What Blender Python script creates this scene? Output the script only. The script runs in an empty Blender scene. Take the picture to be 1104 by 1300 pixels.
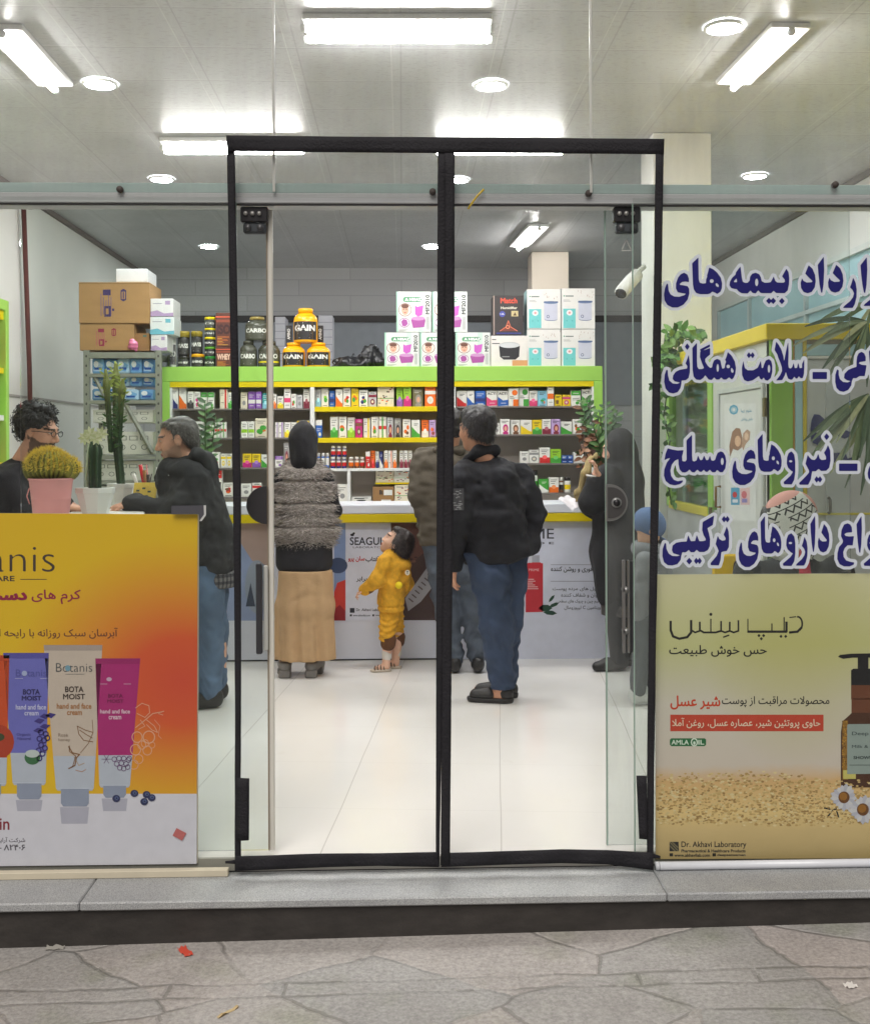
import bpy, math, random
import numpy as np
from mathutils import Vector, Matrix
from mathutils.geometry import tessellate_polygon
import unicodedata

SC = bpy.context.scene
COL = SC.collection
R = math.radians
rnd = random.Random(11)

# ------------------------------------------------------------------ camera
F_PX, W_PX, H_PX = 1400.0, 1104.0, 1300.0       # focal length and photo size in pixels
HORIZON = 565.0
cam_d = bpy.data.cameras.new('camera')
cam_d.sensor_fit = 'HORIZONTAL'; cam_d.sensor_width = 36.0
cam_d.lens = 36.0 * F_PX / W_PX
cam_d.shift_y = -(H_PX / 2 - HORIZON) / W_PX
cam_d.clip_start = 0.05; cam_d.clip_end = 500
CAM = bpy.data.objects.new('camera', cam_d); COL.objects.link(CAM)
CAM_M = Matrix.Translation((0, -4.0, 1.5)) @ Matrix.Rotation(R(-1.7), 4, 'Z') @ Matrix.Rotation(R(90), 4, 'X') @ Matrix.Rotation(R(-0.22), 4, 'Z')
CAM.matrix_world = CAM_M
SC.camera = CAM

# ------------------------------------------------------------------ world, sun, exposure
SUN_EL, SUN_ROT = 51.0, 194.0
wd = bpy.data.worlds.new('World'); SC.world = wd; wd.use_nodes = True
wn = wd.node_tree
sky = wn.nodes.new('ShaderNodeTexSky'); sky.sky_type = 'NISHITA'; sky.sun_disc = False
sky.sun_elevation = R(SUN_EL); sky.sun_rotation = R(SUN_ROT); sky.air_density = 1.0; sky.dust_density = 4.0
bg = wn.nodes['Background']; bg.inputs['Strength'].default_value = 0.030
wn.links.new(sky.outputs[0], bg.inputs['Color'])
sl = bpy.data.lights.new('sun', 'SUN'); sl.energy = 2.6; sl.angle = R(40); sl.color = (1.0, 0.96, 0.9)
so = bpy.data.objects.new('sun', sl); COL.objects.link(so)
so.rotation_euler = (R(39), 0, R(-14)); so.location = (0, -8, 9)
SC.view_settings.view_transform = 'Standard'; SC.view_settings.look = 'None'
SC.view_settings.exposure = 0.0; SC.view_settings.gamma = 1.0
SC.cycles.use_denoising = True
SC.cycles.max_bounces = 10; SC.cycles.diffuse_bounces = 5; SC.cycles.glossy_bounces = 3
SC.cycles.transparent_max_bounces = 16; SC.cycles.sample_clamp_indirect = 6.0
SC.cycles.caustics_reflective = False; SC.cycles.caustics_refractive = False

_o = CAM_M.translation; _r = CAM_M.to_3x3()
def ray(px, py):
    return _r @ Vector(((px - W_PX / 2) / F_PX, (HORIZON - py) / F_PX, -1.0))
def P(px, py, Y):                      # measured photo point on the vertical plane at depth Y
    d = ray(px, py); return _o + d * ((Y - _o.y) / d.y)
def G(px, py, Z):                      # ... on the horizontal plane at height Z
    d = ray(px, py); return _o + d * ((Z - _o.z) / d.z)
def S(Y): return F_PX / (Y + 4.0)      # pixels per metre at depth Y

def lin(r, g=None, b=None):
    if g is None: r, g, b = r
    f = lambda c: (c / 255 / 12.92) if c <= 10.3 else ((c / 255 + 0.055) / 1.055) ** 2.4
    return (f(r), f(g), f(b))

# ------------------------------------------------------------------ materials
_mc = {}
def M(name, col=(.5, .5, .5), rough=.55, metal=0.0, bump=0.0, bscale=60.0, var=0.0, vscale=6.0, spec=.5, attr=False, stretch=(1, 1, 1), coat=0.0, sheen=0.0, wr=0.0):
    if name in _mc: return _mc[name]
    m = bpy.data.materials.new(name); m.use_nodes = True; nt = m.node_tree
    b = nt.nodes['Principled BSDF']
    b.inputs['Roughness'].default_value = rough; b.inputs['Metallic'].default_value = metal
    b.inputs['Specular IOR Level'].default_value = spec
    b.inputs['Coat Weight'].default_value = coat; b.inputs['Sheen Weight'].default_value = sheen
    tc = nt.nodes.new('ShaderNodeTexCoord'); mp = nt.nodes.new('ShaderNodeMapping')
    mp.inputs['Scale'].default_value = stretch
    nt.links.new(tc.outputs['Object'], mp.inputs['Vector'])
    src = None
    if attr:
        a = nt.nodes.new('ShaderNodeAttribute'); a.attribute_name = 'Col'; src = a.outputs['Color']
    if var > 0:
        n = nt.nodes.new('ShaderNodeTexNoise'); n.inputs['Scale'].default_value = vscale; n.inputs['Detail'].default_value = 5
        nt.links.new(mp.outputs[0], n.inputs['Vector'])
        mr = nt.nodes.new('ShaderNodeMapRange'); mr.inputs[1].default_value = .25; mr.inputs[2].default_value = .75
        mr.inputs[3].default_value = 1 - var; mr.inputs[4].default_value = 1 + var
        nt.links.new(n.outputs['Fac'], mr.inputs[0])
        mx = nt.nodes.new('ShaderNodeVectorMath'); mx.operation = 'SCALE'
        if src is None: mx.inputs[0].default_value = col
        else: nt.links.new(src, mx.inputs[0])
        nt.links.new(mr.outputs[0], mx.inputs['Scale']); src = mx.outputs[0]
    if src is not None: nt.links.new(src, b.inputs['Base Color'])
    else: b.inputs['Base Color'].default_value = (*col, 1)
    if bump > 0:
        n2 = nt.nodes.new('ShaderNodeTexNoise'); n2.inputs['Scale'].default_value = bscale; n2.inputs['Detail'].default_value = 4
        nt.links.new(mp.outputs[0], n2.inputs['Vector'])
        bp = nt.nodes.new('ShaderNodeBump'); bp.inputs['Strength'].default_value = bump; bp.inputs['Distance'].default_value = .01
        nt.links.new(n2.outputs['Fac'], bp.inputs['Height']); nt.links.new(bp.outputs[0], b.inputs['Normal'])
        if wr > 0:
            n3 = nt.nodes.new('ShaderNodeTexNoise'); n3.noise_type = 'RIDGED_MULTIFRACTAL'; n3.inputs['Scale'].default_value = 7; n3.inputs['Detail'].default_value = 3; n3.inputs['Distortion'].default_value = .6
            nt.links.new(mp.outputs[0], n3.inputs['Vector']); b3 = nt.nodes.new('ShaderNodeBump'); b3.inputs['Strength'].default_value = wr; b3.inputs['Distance'].default_value = .03
            nt.links.new(n3.outputs['Fac'], b3.inputs['Height']); nt.links.new(b3.outputs[0], bp.inputs['Normal'])
    _mc[name] = m; return m
def emit(name, col, strength):
    m = bpy.data.materials.new(name); m.use_nodes = True; nt = m.node_tree
    e = nt.nodes.new('ShaderNodeEmission'); e.inputs[0].default_value = (*col, 1); e.inputs[1].default_value = strength
    nt.links.new(e.outputs[0], nt.nodes['Material Output'].inputs[0]); _mc[name] = m; return m
def glass_mat(name, tint, refl=.045, dust=.0, dscale=3.0, dustcol=(.8, .8, .78)):
    m = bpy.data.materials.new(name); m.use_nodes = True; nt = m.node_tree; L = nt.links.new
    out = nt.nodes['Material Output']
    tr = nt.nodes.new('ShaderNodeBsdfTransparent'); tr.inputs[0].default_value = (*tint, 1)
    gl = nt.nodes.new('ShaderNodeBsdfGlossy'); gl.inputs['Roughness'].default_value = .02
    lw = nt.nodes.new('ShaderNodeLayerWeight'); lw.inputs['Blend'].default_value = .18
    ma = nt.nodes.new('ShaderNodeMath'); ma.operation = 'MULTIPLY_ADD'; ma.inputs[1].default_value = .5; ma.inputs[2].default_value = refl * .4
    L(lw.outputs['Fresnel'], ma.inputs[0]); 
    ma.inputs[1].default_value = .35
    mx = nt.nodes.new('ShaderNodeMixShader'); L(ma.outputs[0], mx.inputs[0]); L(tr.outputs[0], mx.inputs[1]); L(gl.outputs[0], mx.inputs[2])
    last = mx.outputs[0]
    if dust > 0:
        df = nt.nodes.new('ShaderNodeBsdfDiffuse'); df.inputs[0].default_value = (*dustcol, 1)
        tc = nt.nodes.new('ShaderNodeTexCoord'); mp = nt.nodes.new('ShaderNodeMapping'); mp.inputs['Scale'].default_value = (2.4, 1, .3)
        n = nt.nodes.new('ShaderNodeTexNoise'); n.inputs['Scale'].default_value = dscale; n.inputs['Detail'].default_value = 8; n.inputs['Roughness'].default_value = .7
        L(tc.outputs['Object'], mp.inputs[0]); L(mp.outputs[0], n.inputs['Vector'])
        # fine specks on the pane
        v = nt.nodes.new('ShaderNodeTexVoronoi'); v.inputs['Scale'].default_value = 26; L(tc.outputs['Object'], v.inputs['Vector'])
        lt = nt.nodes.new('ShaderNodeMath'); lt.operation = 'LESS_THAN'; lt.inputs[1].default_value = .035; L(v.outputs['Distance'], lt.inputs[0])
        ls = nt.nodes.new('ShaderNodeMath'); ls.operation = 'MULTIPLY'; ls.inputs[1].default_value = .12; L(lt.outputs[0], ls.inputs[0])
        mr = nt.nodes.new('ShaderNodeMapRange'); mr.inputs[1].default_value = .35; mr.inputs[2].default_value = .8; mr.inputs[3].default_value = dust * .35; mr.inputs[4].default_value = dust * 2
        L(n.outputs['Fac'], mr.inputs[0])
        ad = nt.nodes.new('ShaderNodeMath'); ad.operation = 'ADD'; L(mr.outputs[0], ad.inputs[0]); L(ls.outputs[0], ad.inputs[1])
        m2 = nt.nodes.new('ShaderNodeMixShader'); L(ad.outputs[0], m2.inputs[0]); L(last, m2.inputs[1]); L(df.outputs[0], m2.inputs[2]); last = m2.outputs[0]
    L(last, out.inputs[0]); _mc[name] = m; return m

# ------------------------------------------------------------------ object helpers
def link(o, parent=None, label=None, cat=None, group=None, kind=None):
    COL.objects.link(o)
    if parent is not None: o.parent = parent
    return tag(o, label, cat, group, kind)
def tag(o, label=None, cat=None, group=None, kind=None):
    if label: o['label'] = label
    if cat: o['category'] = cat
    if group: o['group'] = group
    if kind: o['kind'] = kind
    return o
def thing(name, label, cat, group=None, loc=(0, 0, 0)):
    o = bpy.data.objects.new(name, None); o.location = loc; o.empty_display_size = .1
    return link(o, None, label, cat, group)
def rootloc(par):
    v = Vector((0, 0, 0))
    while par is not None: v = v + Vector(par.location); par = par.parent
    return v

# ------------------------------------------------------------------ fonts
_forms = {}
for _cp in list(range(0xFB50, 0xFE00)) + list(range(0xFE70, 0xFEFD)):
    _d = unicodedata.decomposition(chr(_cp)).split()
    if len(_d) == 2 and _d[0] in ('<isolated>', '<final>', '<initial>', '<medial>'):
        _forms.setdefault(int(_d[1], 16), {})[_d[0][1:-1]] = chr(_cp)
def shape_fa(s):
    """joined letter forms in visual order"""
    out = []
    isl = lambda c: ord(c) in _forms and ord(c) != 0x621
    for i, c in enumerate(s):
        if ord(c) not in _forms: out.append(c); continue
        f = _forms[ord(c)]
        prv = i > 0 and isl(s[i - 1]) and 'initial' in _forms[ord(s[i - 1])]
        nxt = i + 1 < len(s) and isl(s[i + 1]) and 'initial' in f
        if c == 'ل' and i + 1 < len(s) and s[i + 1] == 'ا':
            out.append('\ufefc' if prv else '\ufefb'); continue
        if c == 'ا' and i > 0 and s[i - 1] == 'ل': continue
        k = 'medial' if prv and nxt else 'final' if prv else 'initial' if nxt else 'isolated'
        out.append(f.get(k) or f.get('isolated'))
    r = ''.join(reversed(out)); q = ''; run = ''
    for c in r + '\0':                                # digits and Latin letters keep their own order
        if c.isdigit() or c.isascii() and c.isalpha(): run = c + run
        else: q += run + (c if c != '\0' else ''); run = ''
    return q
_tc = {}
def glyphs(s, bold=0.0):
    """2-D outlines of a line of text -> (verts, tris) in a unit box 0..1 x 0..1 plus aspect"""
    key = (s, bold)
    if key in _tc: return _tc[key]
    fa = any(0x600 <= ord(c) < 0x700 for c in s)
    c = bpy.data.curves.new('line', 'FONT'); c.body = shape_fa(s) if fa else s
    c.fill_mode = 'NONE'; c.resolution_u = 3
    o = bpy.data.objects.new('line', c); COL.objects.link(o)
    bpy.context.view_layer.update()
    me = o.to_mesh(); nv = len(me.vertices)
    co = [(v.co.x, v.co.y) for v in me.vertices]; nx = {}
    adj = {}
    for e in me.edges:
        a, b = e.vertices; adj.setdefault(a, []).append(b); adj.setdefault(b, []).append(a)
    o.to_mesh_clear(); bpy.data.objects.remove(o); bpy.data.curves.remove(c)
    seen = set(); loops = []
    for v in range(nv):
        if v in seen or v not in adj: continue
        lp = [v]; seen.add(v); cur = v; prev = -1
        while True:
            n = [q for q in sorted(adj[cur]) if q not in seen]
            if not n: break
            q = cur + 1 if (cur + 1) in n else n[0]
            lp.append(q); seen.add(q); cur = q
        if len(lp) > 2: loops.append([co[i] for i in lp])
    st = .026; px = [p[0] for l in loops for p in l] or [0]; py = [p[1] for l in loops for p in l] or [0]
    x0, y0 = min(px) - .12, min(py) - .12; nx, ny = int((max(px) - x0 + .12) / st) + 2, int((max(py) - y0 + .12) / st) + 2
    X = (x0 + st * np.arange(nx))[None, :]; Y = (y0 + st * np.arange(ny))[:, None]; dist = np.full((ny, nx), .3); wind = np.zeros((ny, nx), int)
    for l in loops:                                  # non-zero winding, so overlapping strokes stay solid
        for (ax, ay), (bx, by) in zip(l, l[1:] + l[:1]):
            dx, dy = bx - ax, by - ay; L2 = max(dx * dx + dy * dy, 1e-12)
            j0, j1 = max(0, int((min(ax, bx) - .15 - x0) / st)), int((max(ax, bx) + .15 - x0) / st) + 2; i0, i1 = max(0, int((min(ay, by) - .15 - y0) / st)), int((max(ay, by) + .15 - y0) / st) + 2
            xx, yy = X[:, j0:j1], Y[i0:i1]; t = np.clip(((xx - ax) * dx + (yy - ay) * dy) / L2, 0, 1)
            np.minimum(dist[i0:i1, j0:j1], np.sqrt((xx - ax - t * dx) ** 2 + (yy - ay - t * dy) ** 2), out=dist[i0:i1, j0:j1])
            if abs(dy) > 1e-12: wind += (((ay <= Y) & (by > Y) & (X < dx * (Y - ay) / dy + ax)).astype(int) - ((by <= Y) & (ay > Y) & (X < dx * (Y - ay) / dy + ax)).astype(int))
    d = np.where(wind != 0, -dist, dist); tmp = MB(); march(tmp, d, bold + .003, x0, y0, st, lambda u, v: (u, v, 0.0), (0, 0, 0))
    V, T = tmp.v, tmp.f
    if not V: V = [(0, 0, 0)]
    xs = [v[0] for v in V]; ys = [v[1] for v in V]
    x0, x1, y0, y1 = min(xs), max(xs), min(ys), max(ys); w = max(x1 - x0, 1e-6); h = max(y1 - y0, 1e-6)
    V = [((x - x0) / w, (y - y0) / h, q) for x, y, q in V]
    _tc[key] = (V, T, w / h); return _tc[key]

# ------------------------------------------------------------------ mesh builder
class MB:
    def __init__(s): s.v = []; s.f = []; s.c = []; s.sm = []
    def add(s, V, F, c=(.8, .8, .8), smooth=False):
        b = len(s.v); s.v += [tuple(p) for p in V]
        s.f += [tuple(b + i for i in f) for f in F]
        s.c += [c] * len(F); s.sm += [smooth] * len(F); return s
    def quad(s, a, b, c_, d, c=(.8, .8, .8)): return s.add([a, b, c_, d], [(0, 1, 2, 3)], c)
    def box(s, x0, x1, y0, y1, z0, z1, c=(.8, .8, .8), ch=0.0, rot=0.0):
        if x0 > x1: x0, x1 = x1, x0
        if y0 > y1: y0, y1 = y1, y0
        if z0 > z1: z0, z1 = z1, z0
        if ch <= 0:
            V = [(x, y, z) for x in (x0, x1) for y in (y0, y1) for z in (z0, z1)]
            F = [(0, 1, 3, 2), (4, 6, 7, 5), (0, 4, 5, 1), (2, 3, 7, 6), (0, 2, 6, 4), (1, 5, 7, 3)]
        else:
            ch = min(ch, (x1 - x0) * .45, (y1 - y0) * .45, (z1 - z0) * .45)
            V = []; ix = {}
            for i, x in enumerate((x0, x1)):
                for j, y in enumerate((y0, y1)):
                    for k, z in enumerate((z0, z1)):
                        sx, sy, sz = (1 - 2 * i) * ch, (1 - 2 * j) * ch, (1 - 2 * k) * ch
                        ix[i, j, k] = len(V); V += [(x, y + sy, z + sz), (x + sx, y, z + sz), (x + sx, y + sy, z)]
            F = []
            for a in (0, 1):
                for w in (0, 1):
                    pass
            for i in (0, 1): F.append([ix[i, j, k] for j, k in ((0, 0), (1, 0), (1, 1), (0, 1))])
            for j in (0, 1): F.append([ix[i, j, k] + 1 for i, k in ((0, 0), (1, 0), (1, 1), (0, 1))])
            for k in (0, 1): F.append([ix[i, j, k] + 2 for i, j in ((0, 0), (1, 0), (1, 1), (0, 1))])
            for j in (0, 1):
                for k in (0, 1): F.append([ix[0, j, k] + 1, ix[1, j, k] + 1, ix[1, j, k] + 2, ix[0, j, k] + 2])
            for i in (0, 1):
                for k in (0, 1): F.append([ix[i, 0, k], ix[i, 1, k], ix[i, 1, k] + 2, ix[i, 0, k] + 2])
            for i in (0, 1):
                for j in (0, 1): F.append([ix[i, j, 0], ix[i, j, 1], ix[i, j, 1] + 1, ix[i, j, 0] + 1])
            for q in ix.values(): F.append([q, q + 1, q + 2])
        if rot:
            cx, cy = (x0 + x1) / 2, (y0 + y1) / 2; cr, sr = math.cos(rot), math.sin(rot)
            V = [(cx + (x - cx) * cr - (y - cy) * sr, cy + (x - cx) * sr + (y - cy) * cr, z) for x, y, z in V]
        return s.add(V, F, c)
    def tris(s, V2, T, f, c): return s.add([f(u, v, q) for u, v, q in V2], T, c)
    def poly(s, pts, f, c, q=0, holes=()):
        lp = [[Vector((p[0], p[1], 0)) for p in pts]] + [[Vector((p[0], p[1], 0)) for p in h] for h in holes]
        flat = [p for l in lp for p in l]
        return s.add([f(p.x, p.y, q) for p in flat], tessellate_polygon(lp), c)
    def rect(s, x0, x1, y0, y1, f, c, q=0): return s.add([f(x0, y0, q), f(x1, y0, q), f(x1, y1, q), f(x0, y1, q)], [(0, 1, 2, 3)], c)
    def disc(s, x, y, rx, ry, f, c, q=0, n=18, ring=0):
        pts = [(x + rx * math.cos(2 * math.pi * i / n), y + ry * math.sin(2 * math.pi * i / n)) for i in range(n)]
        if ring:
            k = 1 - ring; inn = [(x + (a - x) * k, y + (b - y) * k) for a, b in pts]
            V = [f(a, b, q) for a, b in pts] + [f(a, b, q) for a, b in inn]
            return s.add(V, [(i, (i + 1) % n, n + (i + 1) % n, n + i) for i in range(n)], c)
        return s.add([f(a, b, q) for a, b in pts], [tuple(range(n))], c)
    def line(s, pts, w, f, c, q=0):
        for i in range(len(pts) - 1):
            a, b = Vector(pts[i][:2]), Vector(pts[i + 1][:2]); d = b - a
            if d.length < 1e-9: continue
            d = d.normalized() * w * .5; n = Vector((-d.y, d.x))
            a = a - d * .5; b = b + d * .5
            s.add([f(*(a + n), q + .12 * (i % 2)), f(*(b + n), q + .12 * (i % 2)), f(*(b - n), q + .12 * (i % 2)), f(*(a - n), q + .12 * (i % 2))], [(0, 1, 2, 3)], c)
        return s
    def text(s, t, x0, x1, y0, y1, f, c, bold=0.0, q=0, rot=False, fit=True):
        """fills the box; y0 is the text's bottom edge, y1 its top edge"""
        V, T, asp = glyphs(t, bold)
        if rot: g = lambda u, v, k: f(x0 + (1 - v) * (x1 - x0), y0 + u * (y1 - y0), q + k * .15)
        else: g = lambda u, v, k: f(x0 + u * (x1 - x0), y0 + v * (y1 - y0), q + k * .15)
        return s.tris(V, T, g, c)
    def lathe(s, prof, cx, cy, c=(.8, .8, .8), n=20, smooth=True, cols=None, cap=True, sx=1, sy=1):
        V = []; F = []; C = []
        for r, z in prof:
            for i in range(n):
                a = 2 * math.pi * i / n; V.append((cx + sx * r * math.cos(a), cy + sy * r * math.sin(a), z))
        for j in range(len(prof) - 1):
            for i in range(n):
                F.append((j * n + i, j * n + (i + 1) % n, (j + 1) * n + (i + 1) % n, (j + 1) * n + i)); C.append(cols[j] if cols else c)
        if cap:
            F.append(tuple(range(n))[::-1]); C.append(cols[0] if cols else c)
            F.append(tuple(range((len(prof) - 1) * n, len(prof) * n))); C.append(cols[-1] if cols else c)
        b = len(s.v); s.v += V; s.f += [tuple(b + i for i in f) for f in F]; s.c += C
        s.sm += [smooth] * (len(F) - 2 * cap) + [False] * (2 * cap); return s
    def tube(s, path, rad, c=(.8, .8, .8), n=8, smooth=True, flat=1.0, cap=True):
        path = [Vector(p) for p in path]; m = len(path)
        if not hasattr(rad, '__len__'): rad = [rad] * m
        V = []; F = []; up = Vector((0, 0, 1)); a0 = None
        for i, p in enumerate(path):
            t = (path[min(i + 1, m - 1)] - path[max(i - 1, 0)])
            t = t.normalized() if t.length > 1e-9 else Vector((0, 0, 1))
            if a0 is None:
                a0 = t.cross(Vector((0, 1, 0)) if abs(t.y) < .9 else Vector((1, 0, 0))).normalized()
            a0 = (a0 - t * a0.dot(t)).normalized(); b0 = t.cross(a0)
            for k in range(n):
                an = 2 * math.pi * k / n
                V.append(p + a0 * (rad[i] * math.cos(an)) + b0 * (rad[i] * flat * math.sin(an)))
        for i in range(m - 1):
            for k in range(n): F.append((i * n + k, i * n + (k + 1) % n, (i + 1) * n + (k + 1) % n, (i + 1) * n + k))
        if cap: F += [tuple(range(n))[::-1], tuple(range((m - 1) * n, m * n))]
        return s.add(V, F, c, smooth)
    def ball(s, c0, r, c=(.8, .8, .8), n=12, m=8):
        rx, ry, rz = r if hasattr(r, '__len__') else (r, r, r)
        V = [(c0[0], c0[1], c0[2] - rz)]; F = []
        for j in range(1, m):
            ph = math.pi * j / m - math.pi / 2
            for i in range(n):
                a = 2 * math.pi * i / n; V.append((c0[0] + rx * math.cos(ph) * math.cos(a), c0[1] + ry * math.cos(ph) * math.sin(a), c0[2] + rz * math.sin(ph)))
        V.append((c0[0], c0[1], c0[2] + rz)); e = len(V) - 1
        for i in range(n):
            F.append((0, 1 + (i + 1) % n, 1 + i)); F.append((e, e - n + i, e - n + (i + 1) % n))
            for j in range(m - 2):
                a = 1 + j * n; F.append((a + i, a + (i + 1) % n, a + n + (i + 1) % n, a + n + i))
        return s.add(V, F, c, True)
    def leaf(s, a, d, n, L, w, c, bend=.2, seg=4):
        """one pointed leaf blade from a along d, n = rough face normal"""
        a = Vector(a); d = Vector(d).normalized(); n = Vector(n); sd = d.cross(n)
        if sd.length < 1e-4: sd = d.cross(Vector((1, .3, .2)))
        sd.normalize(); n = sd.cross(d)
        V = []; F = []
        for i in range(seg + 1):
            t = i / seg; p = a + d * (L * t) - n * (bend * L * t * t); ww = w * .5 * (math.sin(math.pi * min(1, t * .92 + .06)) ** .8)
            V += [p - sd * ww + n * ww * .25, p, p + sd * ww + n * ww * .25]
        for i in range(seg):
            b = 3 * i; F += [(b, b + 1, b + 4, b + 3), (b + 1, b + 2, b + 5, b + 4)]
        return s.add(V, F, c, True)
    def build(s, name, mat, parent=None, label=None, cat=None, group=None, kind=None, bevel=0):
        me = bpy.data.meshes.new(name)
        off = rootloc(parent) if parent is not None else Vector((0, 0, 0))
        me.from_pydata([(x - off.x, y - off.y, z - off.z) for x, y, z in s.v], [], s.f)
        a = me.color_attributes.new('Col', 'FLOAT_COLOR', 'CORNER')
        arr = np.ones((len(me.loops), 4), np.float32)
        cnt = np.array([len(f) for f in s.f]); arr[:, :3] = np.repeat(np.array(s.c, np.float32).reshape(-1, 3), cnt, axis=0)
        a.data.foreach_set('color', arr.ravel())
        me.polygons.foreach_set('use_smooth', np.array(s.sm, bool))
        me.materials.append(mat); me.update()
        o = bpy.data.objects.new(name, me)
        link(o, parent, label, cat, group, kind)
        if bevel:
            b = o.modifiers.new('bevel', 'BEVEL'); b.width = bevel; b.segments = 2; b.limit_method = 'ANGLE'
        return o
def pl(Y, step=.0004):                 # map from photo pixels to a sheet at depth Y; q lifts towards the viewer
    return lambda u, v, q=0: P(u, v, Y - q * step)
def xz(Y, step=.0004):                 # metres on a vertical sheet facing the street
    return lambda u, v, q=0: (u, Y - q * step, v)
PRINT = M('printed_card', attr=True, rough=.45, var=.04, vscale=20)
GLOSSP = M('printed_gloss', attr=True, rough=.25, var=.03, vscale=20)
MATTE = M('painted_matte', attr=True, rough=.7, var=.06, vscale=9, bump=.05, bscale=80)
# ------------------------------------------------------------------ organic surfaces from distance fields
_nr = np.random.RandomState(5); _lat = _nr.rand(32, 32, 32).astype(np.float32) * 2 - 1
def noise3(p, sc):
    q = p * sc + 100.0; i = np.floor(q).astype(np.int32); f = (q - i).astype(np.float32); f = f * f * (3 - 2 * f); i &= 31; j = (i + 1) & 31
    L = _lat; x, y, z = f[..., 0], f[..., 1], f[..., 2]
    c00 = L[i[..., 0], i[..., 1], i[..., 2]] * (1 - x) + L[j[..., 0], i[..., 1], i[..., 2]] * x
    c10 = L[i[..., 0], j[..., 1], i[..., 2]] * (1 - x) + L[j[..., 0], j[..., 1], i[..., 2]] * x
    c01 = L[i[..., 0], i[..., 1], j[..., 2]] * (1 - x) + L[j[..., 0], i[..., 1], j[..., 2]] * x
    c11 = L[i[..., 0], j[..., 1], j[..., 2]] * (1 - x) + L[j[..., 0], j[..., 1], j[..., 2]] * x
    return (c00 * (1 - y) + c10 * y) * (1 - z) + (c01 * (1 - y) + c11 * y) * z
def frame(f, up=(0, 0, 1)):
    f = Vector(f).normalized(); r = f.cross(Vector(up)).normalized(); u = r.cross(f)
    return np.array([r, f, u], np.float32)          # rows: right, forward, up
def cone(a, b, ra, rb, k=.02, sx=1.0, sy=1.0): return ('c', tuple(a), tuple(b), ra, rb, k, sx, sy)
def ell(c, r, k=.015, B=None): return ('e', tuple(c), tuple(r), k, B)
def cut(c, r, k=.01, B=None): return ('x', tuple(c), tuple(r), k, B)
def chain(pts, rads, k=.02, sx=1.0, sy=1.0): return [cone(pts[i], pts[i + 1], rads[i], rads[i + 1], k, sx, sy) for i in range(len(pts) - 1)]
def _bb(p):
    if p[0] == 'c':
        m = max(p[3] * max(1, p[6], p[7]), p[4] * max(1, p[6], p[7]))
        return [min(p[1][i], p[2][i]) - m for i in range(3)], [max(p[1][i], p[2][i]) + m for i in range(3)]
    m = max(p[2]); return [p[1][i] - m for i in range(3)], [p[1][i] + m for i in range(3)]
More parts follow.
